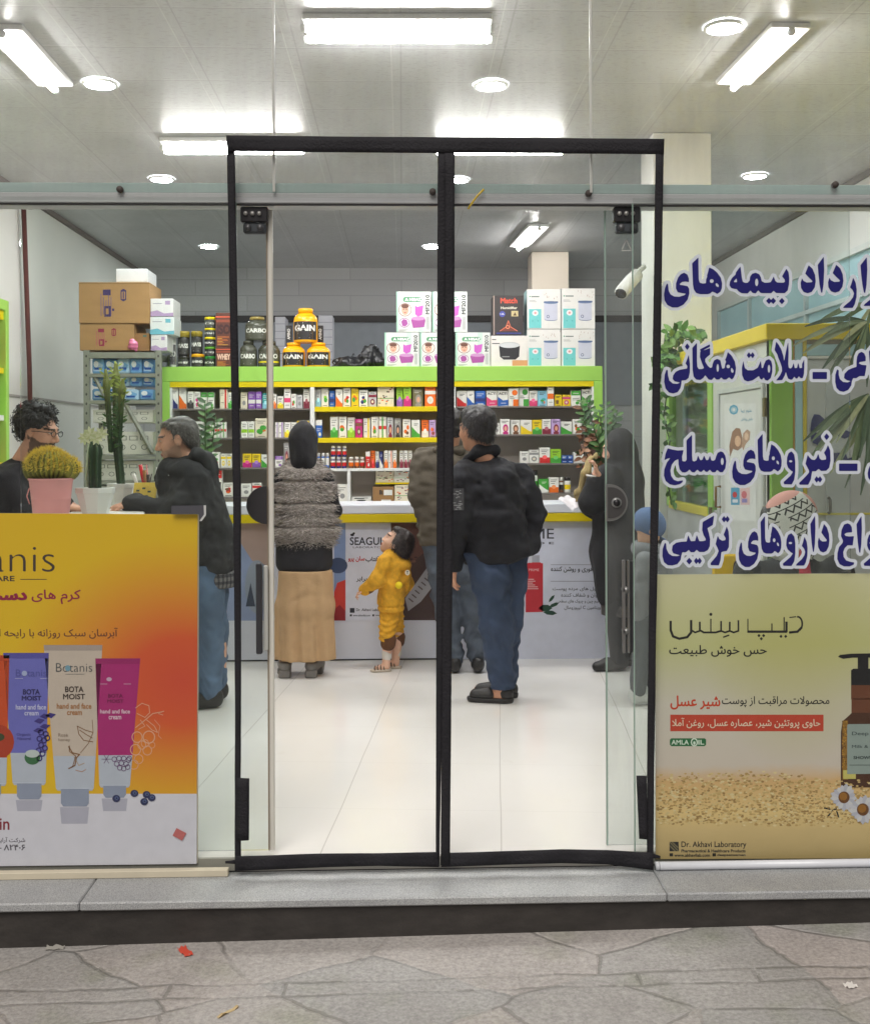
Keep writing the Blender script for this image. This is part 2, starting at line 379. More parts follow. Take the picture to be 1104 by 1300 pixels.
def sdf_mesh(prims, h, disp=None, clip=None, noise=()):
    """closed smooth surface around the given limbs; returns (verts Nx3, quads Mx4)"""
    add = [p for p in prims if p[0] != 'x']
    bbs = [_bb(p) for p in add]; mg = 3 * h + .02
    lo = np.array([min(b[0][i] for b in bbs) for i in range(3)]) - mg; hi = np.array([max(b[1][i] for b in bbs) for i in range(3)]) + mg
    n = np.ceil((hi - lo) / h).astype(int) + 1
    v = np.full(n, .5, np.float32); ax = [(lo[i] + h * np.arange(n[i])).astype(np.float32) for i in range(3)]
    for p in prims:
        b0, b1 = _bb(p); kk = p[5] if p[0] == 'c' else p[3]; m = max(.04, kk * 2) + h
        i0 = [max(0, int((b0[i] - m - lo[i]) / h)) for i in range(3)]; i1 = [min(n[i], int((b1[i] + m - lo[i]) / h) + 2) for i in range(3)]
        sl_ = tuple(slice(i0[i], i1[i]) for i in range(3))
        X, Y, Z = ax[0][sl_[0]][:, None, None], ax[1][sl_[1]][None, :, None], ax[2][sl_[2]][None, None, :]
        if p[0] == 'c':
            _, a, b, ra, rb, k, sx, sy = p
            ba = ((b[0] - a[0]) / sx, (b[1] - a[1]) / sy, b[2] - a[2]); L2 = max(sum(q * q for q in ba), 1e-9)
            px, py, pz = (X - a[0]) / sx, (Y - a[1]) / sy, Z - a[2]
            t = np.clip((px * ba[0] + py * ba[1] + pz * ba[2]) / L2, 0, 1)
            d = (np.sqrt((px - t * ba[0]) ** 2 + (py - t * ba[1]) ** 2 + (pz - t * ba[2]) ** 2) - (ra + t * (rb - ra))) * min(1, sx, sy)
        else:
            _, c, r, k, B = p
            px, py, pz = X - c[0], Y - c[1], Z - c[2]
            if B is None: q0, q1, q2 = px / r[0], py / r[1], pz / r[2]
            else:
                q0 = (px * B[0, 0] + py * B[0, 1] + pz * B[0, 2]) / r[0]; q1 = (px * B[1, 0] + py * B[1, 1] + pz * B[1, 2]) / r[1]; q2 = (px * B[2, 0] + py * B[2, 1] + pz * B[2, 2]) / r[2]
            d = (np.sqrt(q0 * q0 + q1 * q1 + q2 * q2) - 1) * min(r)
        cur = v[sl_]
        if p[0] == 'x': d = -d; hh = np.clip(.5 - .5 * (d - cur) / k, 0, 1); v[sl_] = d * (1 - hh) + cur * hh + k * hh * (1 - hh) if False else np.maximum(cur, d)
        else:
            hh = np.clip(.5 + .5 * (cur - d) / k, 0, 1); v[sl_] = cur * (1 - hh) + d * hh - k * hh * (1 - hh)
    if disp is not None or noise or clip is not None:
        m = np.abs(v) < .09; I = np.argwhere(m); p = (I * h + lo).astype(np.float32); dv = np.zeros(len(I), np.float32)
        for sc, amp in noise: dv += amp * noise3(p * np.array(sc, np.float32), 1.0)
        if disp is not None: dv += disp(p)
        v[m] += dv
        if clip is not None:
            zc = ax[2][None, None, :]; v = np.maximum(v, np.maximum(clip[0] - zc, zc - clip[1]).astype(np.float32) + 0 * v)
    s = v < 0
    cs = np.zeros((n[0] - 1, n[1] - 1, n[2] - 1), np.int8)
    for dx in (0, 1):
        for dy in (0, 1):
            for dz in (0, 1): cs += s[dx:n[0] - 1 + dx, dy:n[1] - 1 + dy, dz:n[2] - 1 + dz]
    act = (cs > 0) & (cs < 8); C = np.argwhere(act); ids = np.full(act.shape, -1, np.int32); ids[tuple(C.T)] = np.arange(len(C))
    acc = np.zeros((len(C), 3), np.float32); cnt = np.zeros(len(C), np.float32)
    cr = [(dx, dy, dz) for dx in (0, 1) for dy in (0, 1) for dz in (0, 1)]
    for a in cr:
        for axis in range(3):
            if a[axis]: continue
            b = list(a); b[axis] = 1
            va = v[C[:, 0] + a[0], C[:, 1] + a[1], C[:, 2] + a[2]]; vb = v[C[:, 0] + b[0], C[:, 1] + b[1], C[:, 2] + b[2]]
            x = (va < 0) != (vb < 0); t = np.where(x, va / np.where(x, va - vb, 1), 0)
            q = np.array(a, np.float32)[None] + np.zeros((len(C), 3), np.float32); q[:, axis] += t
            acc[x] += q[x]; cnt[x] += 1
    V = (C + acc / cnt[:, None]) * h + lo
    Q = []
    for axis in range(3):
        o1, o2 = [(1, 2), (2, 0), (0, 1)][axis]
        a = [slice(None)] * 3; b = [slice(None)] * 3; a[axis] = slice(0, -1); b[axis] = slice(1, None)
        E_ = np.argwhere(s[tuple(a)] != s[tuple(b)])
        E_ = E_[(E_[:, o1] > 0) & (E_[:, o2] > 0) & (E_[:, o1] < n[o1] - 1) & (E_[:, o2] < n[o2] - 1)]
        def idx(d1, d2):
            e = E_.copy(); e[:, o1] += d1; e[:, o2] += d2; return ids[tuple(e.T)]
        q = np.stack([idx(-1, -1), idx(0, -1), idx(0, 0), idx(-1, 0)], 1)
        fl = s[tuple(E_.T)]; q[~fl] = q[~fl][:, ::-1]; Q.append(q)
    Q = np.concatenate(Q); Q = Q[(Q >= 0).all(1)]
    return V.astype(np.float32), Q
def np_obj(name, V, Q, mat, parent=None, colf=None, smooth=True, **kw):
    off = np.array(rootloc(parent)) if parent is not None else np.zeros(3)
    me = bpy.data.meshes.new(name); me.vertices.add(len(V)); me.vertices.foreach_set('co', (V - off).astype(np.float32).ravel())
    me.loops.add(len(Q) * 4); me.loops.foreach_set('vertex_index', Q.astype(np.int32).ravel())
    me.polygons.add(len(Q)); me.polygons.foreach_set('loop_start', np.arange(0, len(Q) * 4, 4, dtype=np.int32))
    me.polygons.foreach_set('use_smooth', np.full(len(Q), smooth)); me.update(calc_edges=True); me.validate()
    if colf is not None:
        a = me.color_attributes.new('Col', 'FLOAT_COLOR', 'POINT'); arr = np.ones((len(V), 4), np.float32); arr[:, :3] = colf(V); a.data.foreach_set('color', arr.ravel())
    me.materials.append(mat); o = bpy.data.objects.new(name, me); return link(o, parent, **kw)
def soft(name, prims, h, mat, parent, disp=None, clip=None, noise=(), colf=None, **kw):
    V, Q = sdf_mesh(prims, h, disp, clip, noise); return np_obj(name, V, Q, mat, parent, colf, **kw)

# ------------------------------------------------------------------ flat lettering traced as outlines
def poly_field(polys, holes, x0, y0, nx, ny, st):
    X = (x0 + st * np.arange(nx))[None, :].astype(np.float32); Y = (y0 + st * np.arange(ny))[:, None].astype(np.float32)
    dist = np.full((ny, nx), 1e6, np.float32); out = np.zeros((ny, nx), bool)
    for lst, hole in ((polys, False), (holes, True)):
        for pts in lst:
            a = np.array(pts, np.float32); b = np.roll(a, -1, 0); ins = np.zeros((ny, nx), bool)
            for (ax_, ay), (bx, by) in zip(a, b):
                dx, dy = bx - ax_, by - ay; L2 = max(dx * dx + dy * dy, 1e-9)
                j0, j1 = int((min(ax_, bx) - 12 - x0) / st), int((max(ax_, bx) + 12 - x0) / st) + 1; i0, i1 = int((min(ay, by) - 12 - y0) / st), int((max(ay, by) + 12 - y0) / st) + 1
                j0, i0 = max(j0, 0), max(i0, 0)
                xx, yy = X[:, j0:j1], Y[i0:i1]
                t = np.clip(((xx - ax_) * dx + (yy - ay) * dy) / L2, 0, 1)
                np.minimum(dist[i0:i1, j0:j1], np.sqrt((xx - ax_ - t * dx) ** 2 + (yy - ay - t * dy) ** 2), out=dist[i0:i1, j0:j1])
                if abs(dy) > 1e-9:
                    cond = ((ay > Y) != (by > Y)) & (X < (dx) * (Y - ay) / dy + ax_); ins ^= cond
            if hole: out &= ~ins
            else: out |= ins
    d = np.minimum(dist, 40); return np.where(out, -d, d)
def blur(d):
    e = np.pad(d, 1, mode='edge'); return (e[:-2, 1:-1] + e[2:, 1:-1] + e[1:-1, :-2] + e[1:-1, 2:] + 2 * d) / 6
def march(mb, d, lev, x0, y0, st, f, c):
    v = d - lev; ny, nx = v.shape; s = v < 0; V = []; F = []; cache = {}
    def vid(x, y):
        k = (round(x * 64), round(y * 64))
        if k not in cache: cache[k] = len(V); V.append(f(x0 + x * st, y0 + y * st))
        return cache[k]
    full = s[:-1, :-1] & s[1:, :-1] & s[:-1, 1:] & s[1:, 1:]; any_ = s[:-1, :-1] | s[1:, :-1] | s[:-1, 1:] | s[1:, 1:]
    for i in range(ny - 1):
        row = full[i]; j = 0
        if row.any():
            e = np.flatnonzero(np.diff(np.concatenate(([0], row.astype(np.int8), [0]))))
            for a, b in zip(e[::2], e[1::2]): F.append((vid(a, i), vid(b, i), vid(b, i + 1), vid(a, i + 1)))
        for j in np.flatnonzero(any_[i] & ~row):
            cs = [(j, i), (j + 1, i), (j + 1, i + 1), (j, i + 1)]; vv = [v[y, x] for x, y in cs]; pg = []
            for k in range(4):
                a, b = vv[k], vv[(k + 1) % 4]
                if a < 0: pg.append(cs[k])
                if (a < 0) != (b < 0):
                    t = a / (a - b); pg.append((cs[k][0] + t * (cs[(k + 1) % 4][0] - cs[k][0]), cs[k][1] + t * (cs[(k + 1) % 4][1] - cs[k][1])))
            if len(pg) > 2: F.append(tuple(dict.fromkeys(vid(*q) for q in pg)))
    F = [q for q in F if len(q) > 2]
    mb.add(V, F, c)
# ------------------------------------------------------------------ node helpers for the setting
class NT:
    def __init__(s, name):
        s.m = bpy.data.materials.new(name); s.m.use_nodes = True; s.t = s.m.node_tree; s.b = s.t.nodes['Principled BSDF']; s.L = s.t.links.new
        s.tc = s.t.nodes.new('ShaderNodeTexCoord'); s.pos = s.tc.outputs['Object']
    def n(s, typ, **k):
        o = s.t.nodes.new(typ)
        for a, b in k.items(): setattr(o, a, b)
        return o
    def put(s, sock, v):
        if hasattr(v, 'is_linked'): s.L(v, sock)
        else: sock.default_value = v
    def math(s, op, a, b=0.0, c=0.0):
        o = s.n('ShaderNodeMath', operation=op); s.put(o.inputs[0], a); s.put(o.inputs[1], b); s.put(o.inputs[2], c); return o.outputs[0]
    def noise(s, sc, vec=None, det=4, rough=.5):
        o = s.n('ShaderNodeTexNoise'); o.inputs['Scale'].default_value = sc; o.inputs['Detail'].default_value = det; o.inputs['Roughness'].default_value = rough
        s.L(vec if vec is not None else s.pos, o.inputs['Vector']); return o.outputs['Fac']
    def map(s, scale=(1, 1, 1), rot=(0, 0, 0), loc=(0, 0, 0), vec=None):
        o = s.n('ShaderNodeMapping'); o.inputs['Scale'].default_value = scale; o.inputs['Rotation'].default_value = rot; o.inputs['Location'].default_value = loc
        s.L(vec if vec is not None else s.pos, o.inputs['Vector']); return o.outputs[0]
    def xyz(s, vec=None):
        o = s.n('ShaderNodeSeparateXYZ'); s.L(vec if vec is not None else s.pos, o.inputs[0]); return o.outputs
    def ramp(s, v, pts):
        o = s.n('ShaderNodeValToRGB'); e = o.color_ramp.elements
        e.remove(e[1]); e[0].position = pts[0][0]; e[0].color = (*pts[0][1], 1)
        for p, c in pts[1:]: e.new(p).color = (*c, 1)
        s.L(v, o.inputs[0]); return o.outputs[0]
    def mix(s, f, a, b, mode='MIX'):
        o = s.n('ShaderNodeMix', data_type='RGBA', blend_type=mode); s.put(o.inputs[0], f)
        for i, v in ((6, a), (7, b)):
            if hasattr(v, 'is_linked'): s.L(v, o.inputs[i])
            else: o.inputs[i].default_value = (*v, 1)
        return o.outputs[2]
    def line(s, v, period, width):          # 1 on thin lines every period
        f = s.math('FRACT', s.math('DIVIDE', v, period)); d = s.math('ABSOLUTE', s.math('SUBTRACT', f, .5))
        return s.math('GREATER_THAN', d, .5 - width / period / 2)
    def done(s, col, rough=.5, height=None, dist=.01, strength=.5, spec=.5):
        s.put(s.b.inputs['Base Color'], col if hasattr(col, 'is_linked') else (*col, 1)); s.put(s.b.inputs['Roughness'], rough); s.b.inputs['Specular IOR Level'].default_value = spec
        if height is not None:
            bp = s.n('ShaderNodeBump'); bp.inputs['Strength'].default_value = strength; bp.inputs['Distance'].default_value = dist
            s.L(height, bp.inputs['Height']); s.L(bp.outputs[0], s.b.inputs['Normal'])
        return s.m
CEIL_Z = 3.75; XL, XR, YB = -3.35, 3.85, 10.0

# ------------------------------------------------------------------ ground
C1, C2 = -G(552, 1243, -.186).y, -G(552, 1259, -.186).y
def paving_mat():
    t = NT('flagstone'); x, y, z = t.xyz()
    w1 = t.n('ShaderNodeTexNoise'); w1.inputs['Scale'].default_value = 2.2; w1.inputs['Detail'].default_value = 5; t.L(t.pos, w1.inputs['Vector'])
    sc = t.n('ShaderNodeVectorMath', operation='MULTIPLY_ADD'); t.L(w1.outputs['Color'], sc.inputs[0]); sc.inputs[1].default_value = (.22, .14, 0); t.L(t.map((1, 1.25, 0)), sc.inputs[2])
    def vor(feature, scale):
        o = t.n('ShaderNodeTexVoronoi', feature=feature, voronoi_dimensions='2D'); o.inputs['Scale'].default_value = scale; t.L(sc.outputs[0], o.inputs['Vector']); return o
    big_e, big_c = vor('DISTANCE_TO_EDGE', 1.9), vor('F1', 1.9)
    wob = t.math('MULTIPLY', t.math('SUBTRACT', t.noise(5, det=3), .5), .05)
    yy = t.math('ADD', y, wob)
    # a narrow straight course of setts between the irregular flags
    ln = t.math('MINIMUM', t.math('ABSOLUTE', t.math('ADD', yy, C1)), t.math('ABSOLUTE', t.math('ADD', yy, C2)))
    inside = t.math('MULTIPLY', t.math('LESS_THAN', yy, -C1), t.math('GREATER_THAN', yy, -C2))
    fx = t.math('FRACT', t.math('DIVIDE', t.math('ADD', x, t.math('MULTIPLY', wob, .6)), .37)); jx = t.math('MULTIPLY', t.math('SUBTRACT', .5, t.math('ABSOLUTE', t.math('SUBTRACT', fx, .5))), .37)
    e1 = t.math('MULTIPLY', big_e.outputs['Distance'], .5)
    e = t.math('ADD', t.math('MULTIPLY', inside, jx), t.math('MULTIPLY', t.math('SUBTRACT', 1, inside), e1))
    e = t.math('MINIMUM', e, ln)
    rag = t.math('MULTIPLY', t.math('SUBTRACT', t.noise(26, det=6, rough=.7), .5), .012)
    e = t.math('ADD', e, rag)
    gate = t.math('MULTIPLY', t.math('LESS_THAN', e, .0065), t.math('GREATER_THAN', t.noise(3.1, det=2), .47))
    base = t.ramp(t.noise(1.3, det=7, rough=.65), [(.28, (.33, .312, .297)), (.5, (.42, .398, .382)), (.72, (.50, .478, .46))])
    tone = t.ramp(t.xyz(big_c.outputs['Color'])[0], [(0, (.86, .88, .88)), (.5, (1, .98, .96)), (1, (1.08, 1.02, 1.0))]); cell = t.mix(1.0, base, tone, 'MULTIPLY')
    grain = t.ramp(t.noise(70, det=6, rough=.7), [(.3, (.62, .62, .62)), (.7, (1.16, 1.16, 1.16))])
    col = t.mix(1.0, cell, grain, 'MULTIPLY')
    moss = t.ramp(t.noise(4.4, det=6), [(.55, (1, 1, 1)), (.75, (.82, .86, .76))]); col = t.mix(1.0, col, moss, 'MULTIPLY')
    col = t.mix(t.math('MULTIPLY', gate, .5), col, (.15, .14, .125))
    h = t.math('ADD', t.math('ADD', t.math('MULTIPLY', t.math('MINIMUM', e, .014), 24), t.math('MULTIPLY', t.noise(9, det=10, rough=.7), .45)), t.math('MULTIPLY', t.noise(120, det=4, rough=.7), .10))
    return t.done(col, .75, h, .022, .75)
g = MB(); g.quad((-60, -60, -.186 - .75), (60, -60, -.186 + .75), (60, -.1, -.186 + .75), (-60, -.1, -.186 - .75))
g.build('ground', paving_mat(), kind='structure')

def granite_mat():
    t = NT('granite'); n1 = t.noise(260, det=3, rough=.8); n2 = t.noise(5, det=6)
    v = t.n('ShaderNodeTexVoronoi'); v.inputs['Scale'].default_value = 230; t.L(t.pos, v.inputs['Vector'])
    c = t.ramp(n1, [(.34, (.11, .115, .12)), (.5, (.27, .28, .285)), (.66, (.50, .51, .51))])
    c = t.mix(.35, c, t.ramp(v.outputs['Distance'], [(.1, (.15, .15, .16)), (.6, (.6, .6, .6))]))
    c = t.mix(1.0, c, t.ramp(n2, [(.3, (.84, .84, .85)), (.7, (1.08, 1.08, 1.06))]), 'MULTIPLY')
    return t.done(c, .5, n1, .004, .25)
GRAN = granite_mat()
st = thing('entrance_step', 'grey speckled granite step with a dark riser running below the whole shopfront', 'step', loc=(0, -.2, -.14))
jl, jr = G(112, 1130, -.045).x, G(843, 1128, -.045).x
for a, b in ((-4.6, jl - .001), (jl + .001, jr - .001), (jr + .001, 4.8)):
    MB().box(a, b, -.235, .02, -.075, -.045, ch=.005).build('slab', GRAN, st)
t_ = NT('dark_riser'); RISER = t_.done(t_.ramp(t_.noise(7, t_.map((1, 1, 2.5)), det=7, rough=.7), [(.3, (.020, .017, .015)), (.7, (.044, .038, .034))]), .6, t_.noise(60, det=4), .004, .4)
MB().box(-4.6, 4.8, -.215, .0, -.30, -.0755).build('riser', RISER, st)

# ------------------------------------------------------------------ shop floor, walls, ceiling
def floor_mat():
    t = NT('floor_tile'); v = t.map(rot=(0, 0, R(5.0)), loc=(.31, .12, 0)); x, y, z = t.xyz(v)
    wob = t.math('MULTIPLY', t.math('SUBTRACT', t.noise(.7, det=2), .5), .03)
    ln = t.math('MAXIMUM', t.line(t.math('ADD', x, wob), .66, .0045), t.math('MULTIPLY', t.line(y, .66, .004), .35))
    c = t.ramp(t.noise(1.1, det=6), [(.3, (.76, .735, .70)), (.7, (.83, .805, .77))])
    st_ = t.ramp(t.noise(2.6, det=8, rough=.7), [(.62, (1, 1, 1)), (.8, (.86, .82, .76))]); c = t.mix(1.0, c, st_, 'MULTIPLY')
    c = t.mix(t.math('MULTIPLY', ln, .38), c, (.20, .17, .14))
    return t.done(c, t.math('ADD', .05, t.math('MULTIPLY', t.noise(3, det=6), .2)), spec=.5)
FLOORM = floor_mat()
MB().box(P(299, 1090, 0).x, P(822, 1090, 0).x, .0205, .0395, -.044, .0, lin(170, 166, 158)).build('threshold', MATTE, st)
for a, b in ((-2.9, P(298.5, 1090, 0).x), (P(822.5, 1090, 0).x, 3.1)): MB().box(a, b, .026, .0395, -.044, .0, lin(150, 146, 138)).build('threshold', MATTE, st)
MB().quad((XL, .04, 0), (XR, .04, 0), (XR, YB, 0), (XL, YB, 0)).build('floor', FLOORM, kind='structure')
def wall_mat(name, col, v=.05, dirt=.0):
    t = NT(name); c = t.ramp(t.noise(1.5, det=6), [(.3, tuple(q * (1 - v) for q in col)), (.7, tuple(min(1, q * (1 + v)) for q in col))])
    return t.done(c, .65, t.noise(40, det=5), .004, .15)
PLASTER = wall_mat('plaster', (.80, .785, .745)); PLASTER2 = wall_mat('grey_plaster', (.64, .63, .60))
def ceil_mat():
    t = NT('ceiling_tile'); x, y, z = t.xyz()
    wob = t.math('MULTIPLY', t.math('SUBTRACT', t.noise(1.3, det=2), .5), .012)
    l1 = t.line(t.math('ADD', y, wob), .565, .013); l2 = t.line(x, .59, .010); l3 = t.line(t.math('ADD', x, .055), .59, .005)
    l4 = t.line(t.math('ADD', y, .012), .565, .006)
    dark = t.math('MAXIMUM', l1, l2); lite = t.math('MAXIMUM', l3, l4)
    pv = t.map((7, 17, 1)); v = t.n('ShaderNodeTexVoronoi', voronoi_dimensions='2D'); v.inputs['Scale'].default_value = 1.6; t.L(pv, v.inputs['Vector'])
    dots = t.math('LESS_THAN', v.outputs['Distance'], .17)
    c = t.ramp(t.noise(2.2, det=6), [(.3, (.46, .463, .47)), (.7, (.53, .533, .54))])
    c = t.mix(t.math('MULTIPLY', dots, .35), c, (.28, .27, .25)); c = t.mix(t.math('MULTIPLY', lite, .4), c, (.85, .85, .83)); c = t.mix(t.math('MULTIPLY', dark, .32), c, (.2, .195, .19))
    h = t.math('MULTIPLY', dark, -1.0)
    return t.done(c, .4, h, .003, .4)
CEILM = ceil_mat()
MB().quad((XL, .0, CEIL_Z), (XR, .0, CEIL_Z), (XR, YB, CEIL_Z), (XL, YB, CEIL_Z)).build('ceiling', CEILM, kind='structure')
def wall(name, V, mat, label, parts=None):
    return MB().box(*V).build(name, mat, None, label, 'wall')
wl = thing('side_wall', 'cream plastered wall beyond the reception desk with a thin red pipe running up it', 'wall', loc=(XL, 5, 0))
MB().box(XL - .2, XL, 0, YB, 0, CEIL_Z + .2).build('wall_surface', PLASTER, wl)
MB().box(XL, XL + .035, 0, YB, CEIL_Z - .045, CEIL_Z - .001, lin(120, 110, 105)).build('cornice', MATTE, wl)
MB().tube([(XL + .06, 5.95, .0), (XL + .06, 5.85, 2.2), (XL + .06, 5.7, CEIL_Z)], .022, lin(96, 44, 40)).build('pipe', MATTE, wl)
MB().box(XL, XL + .014, 0, YB, 1.93, 1.95, lin(170, 165, 160)).build('cable_trunking', MATTE, wl)
wr = thing('side_wall', 'grey plastered wall with a blue glazed strip behind the green and yellow booth', 'wall', loc=(XR, 5, 0))
MB().box(XR, XR + .2, 0, YB, 0, CEIL_Z + .2).build('wall_surface', PLASTER2, wr)
MB().box(XR - .03, XR, 0, YB, CEIL_Z - .05, CEIL_Z - .001, lin(110, 105, 100)).build('cornice', MATTE, wr)
BLUE_GL = M('blue_glazing', lin(176, 210, 218), rough=.15, var=.12, vscale=.9, coat=.3)
zt = 1.5 + .415 * XR
gz = MB().box(XR - .012, XR, 1.2, 9.2, 1.9, zt).build('window_pane', BLUE_GL, wr)
f_ = MB()
f_.box(XR - .05, XR - .0125, 1.2, 9.2, zt, zt + .05, lin(200, 203, 200)); f_.box(XR - .05, XR - .0125, 1.2, 9.2, zt - .38, zt - .34, lin(188, 198, 198))
for yy in (1.2, 2.9, 4.6, 6.3, 8.0, 9.17): f_.box(XR - .045, XR - .0125, yy, yy + .05, 1.9, zt - .001, lin(175, 185, 185))
f_.build('window_frame', MATTE, gz)
bw = thing('back_wall', 'dark grey blockwork wall closing the storeroom behind the tall medicine shelf', 'wall', loc=(0, YB, 0))
def block_mat():
    t = NT('blockwork'); v = t.map(rot=(R(-90), 0, 0)); b = t.n('ShaderNodeTexBrick'); t.L(v, b.inputs['Vector']); b.inputs['Scale'].default_value = 1.0
    b.inputs['Brick Width'].default_value = 1.3; b.inputs['Row Height'].default_value = .2; b.inputs['Mortar Size'].default_value = .006
    b.inputs['Color1'].default_value = (.40, .395, .40, 1); b.inputs['Color2'].default_value = (.45, .445, .445, 1); b.inputs['Mortar'].default_value = (.34, .34, .34, 1)
    return t.done(b.outputs['Color'], .85, t.noise(30, det=6), .006, .5)
MB().box(XL, XR, YB, YB + .2, 0, CEIL_Z + .2).build('wall_surface', block_mat(), bw)
MB().box(XL, XR, YB - .06, YB, 3.06, 3.14, lin(52, 48, 48)).build('beam', MATTE, bw)
MB().box(XL, XR, YB - .03, YB, 2.0, 3.059, lin(128, 132, 138)).build('panelling', MATTE, bw)
# front of the building round the glass, mostly beyond the picture
fw = thing('shop_facade', 'stone shopfront surround beside and above the glass of the pharmacy', 'facade', loc=(0, 0, 0))
ST = wall_mat('facade_stone', (.34, .32, .29), .1)
MB().box(-6, -2.9, -.02, .3, -.7, 5.2).build('pier', ST, fw); MB().box(3.1, 6, -.02, .3, -.6, 5.2).build('pier', ST, fw)
MB().box(-2.9, 3.1, -.02, .3, 3.45, 5.2).build('lintel', ST, fw)
MB().box(-6, 6, .3, 10.2, CEIL_Z + .2, CEIL_Z + .3).build('roof', ST, fw)

def pillar(label, x0, x1, y0, y1, mat):
    t = thing('pillar', label, 'pillar', loc=((x0 + x1) / 2, (y0 + y1) / 2, 0))
    MB().box(x0, x1, y0, y1, 0, CEIL_Z - .002, ch=.006).build('shaft', mat, t)
    MB().box(x0 - .012, x1 + .012, y0 - .012, y1 + .012, 0, .1, lin(150, 145, 140)).build('plinth', MATTE, t)
pillar('square cream pillar rising to the ceiling behind the hanging ivy', P(829, 300, 3.9).x, P(903, 300, 3.9).x, 3.9, 4.3, PLASTER)
BEIGE = wall_mat('beige_plaster', (.66, .58, .49))
pillar('pale beige pillar behind the stacked white and turquoise appliance boxes', P(675, 400, 8.8).x, P(722, 400, 8.8).x, 8.8, 9.2, BEIGE)

# ------------------------------------------------------------------ lamps on the ceiling
TUBE = emit('tube_light', (1.0, .985, .955), 138); LED = emit('led_light', (.92, .96, 1.0), 200)
HOUS = M('lamp_housing', lin(228, 228, 226), rough=.4)
def strip_light(a, b, label, off=(0,), zz=CEIL_Z - .055):
    p, q = G(*a, zz), G(*b, zz); c = (p + q) / 2; d = (q - p); L = d.length; d.normalize(); n = Vector((-d.y, d.x, 0))
    t = thing('ceiling_light', label, 'lamp', 'fluorescent lights on the ceiling', loc=(c.x, c.y, CEIL_Z))
    hb = MB(); w = .11 if len(off) == 1 else .16
    hb.box(c.x - L / 2, c.x + L / 2, c.y - w, c.y + w, zz + .021, CEIL_Z - .002, ch=.006, rot=math.atan2(d.y, d.x)); hb.build('housing', HOUS, t)
    for o in off:
        MB().tube([p + n * o, q + n * o], .019, n=8).build('tube', TUBE, t)
        for s_ in (p, q): MB().tube([s_ + n * o - d * .012, s_ + n * o + d * .012], .022, lin(200, 200, 200), n=8).build('end_cap', HOUS, t)
strip_light((387, 43), (623, 43), 'twin tube fluorescent light nearest the shop window, directly above the doorway', (-.08, .08))
strip_light((208, 190), (385, 190), 'twin tube fluorescent light crossing the corner of the black door curtain', (-.05, .05))
strip_light((552, 193), (715, 193), 'fluorescent tube just under the top band of the black door curtain')
strip_light((930, 112), (1004, 40), 'slanting fluorescent tube beside the round lamp near the cream pillar')
strip_light((70, 114), (2, 42), 'slanting fluorescent tube on the ceiling above the reception desk wall')
strip_light((658, 316), (684, 290), 'short far fluorescent tube in front of the pale beige pillar')
def downlight(px, py, label, r=.09):
    c = G(px, py, CEIL_Z - .006)
    t = thing('downlight', label, 'lamp', 'round downlights in the ceiling', loc=(c.x, c.y, CEIL_Z))
    MB().lathe([(r * 1.22, CEIL_Z - .002), (r * 1.2, CEIL_Z - .014), (r * 1.0, CEIL_Z - .018), (r, CEIL_Z - .008)], c.x, c.y, n=24, cap=False).build('rim', HOUS, t)
    MB().lathe([(r * .99, CEIL_Z - .009), (r * .7, CEIL_Z - .016), (.001, CEIL_Z - .018)], c.x, c.y, n=20, cap=False).build('diffuser', LED, t)
for x, y, l in ((127, 106, 'round downlight nearest the reception side, by the slanting tube'), (623, 108, 'round downlight between the twin tubes and the top of the black door curtain'),
                (919, 34, 'round downlight closest to the shop glass beside the slanting tube'), (205, 227, 'round downlight just above the door rail, left of the black curtain'),
                (958, 223, 'round downlight just above the door rail, right of the cream pillar'), (580, 228, 'round downlight inside the curtain frame, beside its black centre strip'),
                (265, 313, 'small far downlight above the protein tubs, left of the black curtain'), (548, 313, 'small far downlight half hidden by the black centre strip'),
                (284, 347, 'faint farthest downlight above the tall red and brown tub'), (541, 347, 'faint farthest downlight above the purple appliance boxes'),
                (795, 345, 'small far downlight beside the white security camera')):
    downlight(x, y, l)
# security camera
c = P(797, 358, 3.86)
t = thing('security_camera', 'white bullet security camera on a bracket beside the cream pillar', 'camera', loc=c)
MB().tube([P(809, 348, 3.9), P(801, 356, 3.86), P(788, 372, 3.75)], [.045, .05, .05], lin(228, 226, 222), n=12).build('body', GLOSSP, t)
MB().tube([P(788, 372, 3.75), P(787.5, 373, 3.745)], [.042, .042], lin(40, 40, 44), n=12).build('lens', GLOSSP, t)
MB().tube([P(803, 350, 3.9), P(818, 338, 3.95)], .018, lin(205, 205, 200)).build('bracket', GLOSSP, t)
# ------------------------------------------------------------------ tall medicine shelf
def ext(x0, x1, yt, yb, Y):
    a, b = P(x0, (yt + yb) / 2, Y), P(x1, (yt + yb) / 2, Y); m = (x0 + x1) / 2
    return a.x, b.x, P(m, yb, Y).z, P(m, yt, Y).z
YS = 5.6; GREEN = lin(158, 206, 92); YEL = lin(226, 202, 10); WHT = lin(226, 226, 224); SHB = lin(200, 190, 182)
SHM = M('shelf_laminate', attr=True, rough=.32, var=.03, vscale=4)
sx0, sx1, _, sz1 = ext(205, 765, 465, 700, YS); zi = P(485, 484, YS).z
su = thing('medicine_shelf', 'tall wide medicine shelf in a lime green and yellow frame behind the counter', 'shelf', loc=((sx0 + sx1) / 2, YS, 0))
yb_ = YS + .36
MB().box(sx0, sx1, YS, yb_, zi, sz1, GREEN, .004).build('top_panel', SHM, su)
for a, b in ((205, 215.5), (754, 765)):
    u, v = P(a, 560, YS).x, P(b, 560, YS).x
    MB().box(u, v, YS, yb_, 0, zi - .0005, GREEN, .004).build('side_panel', SHM, su)
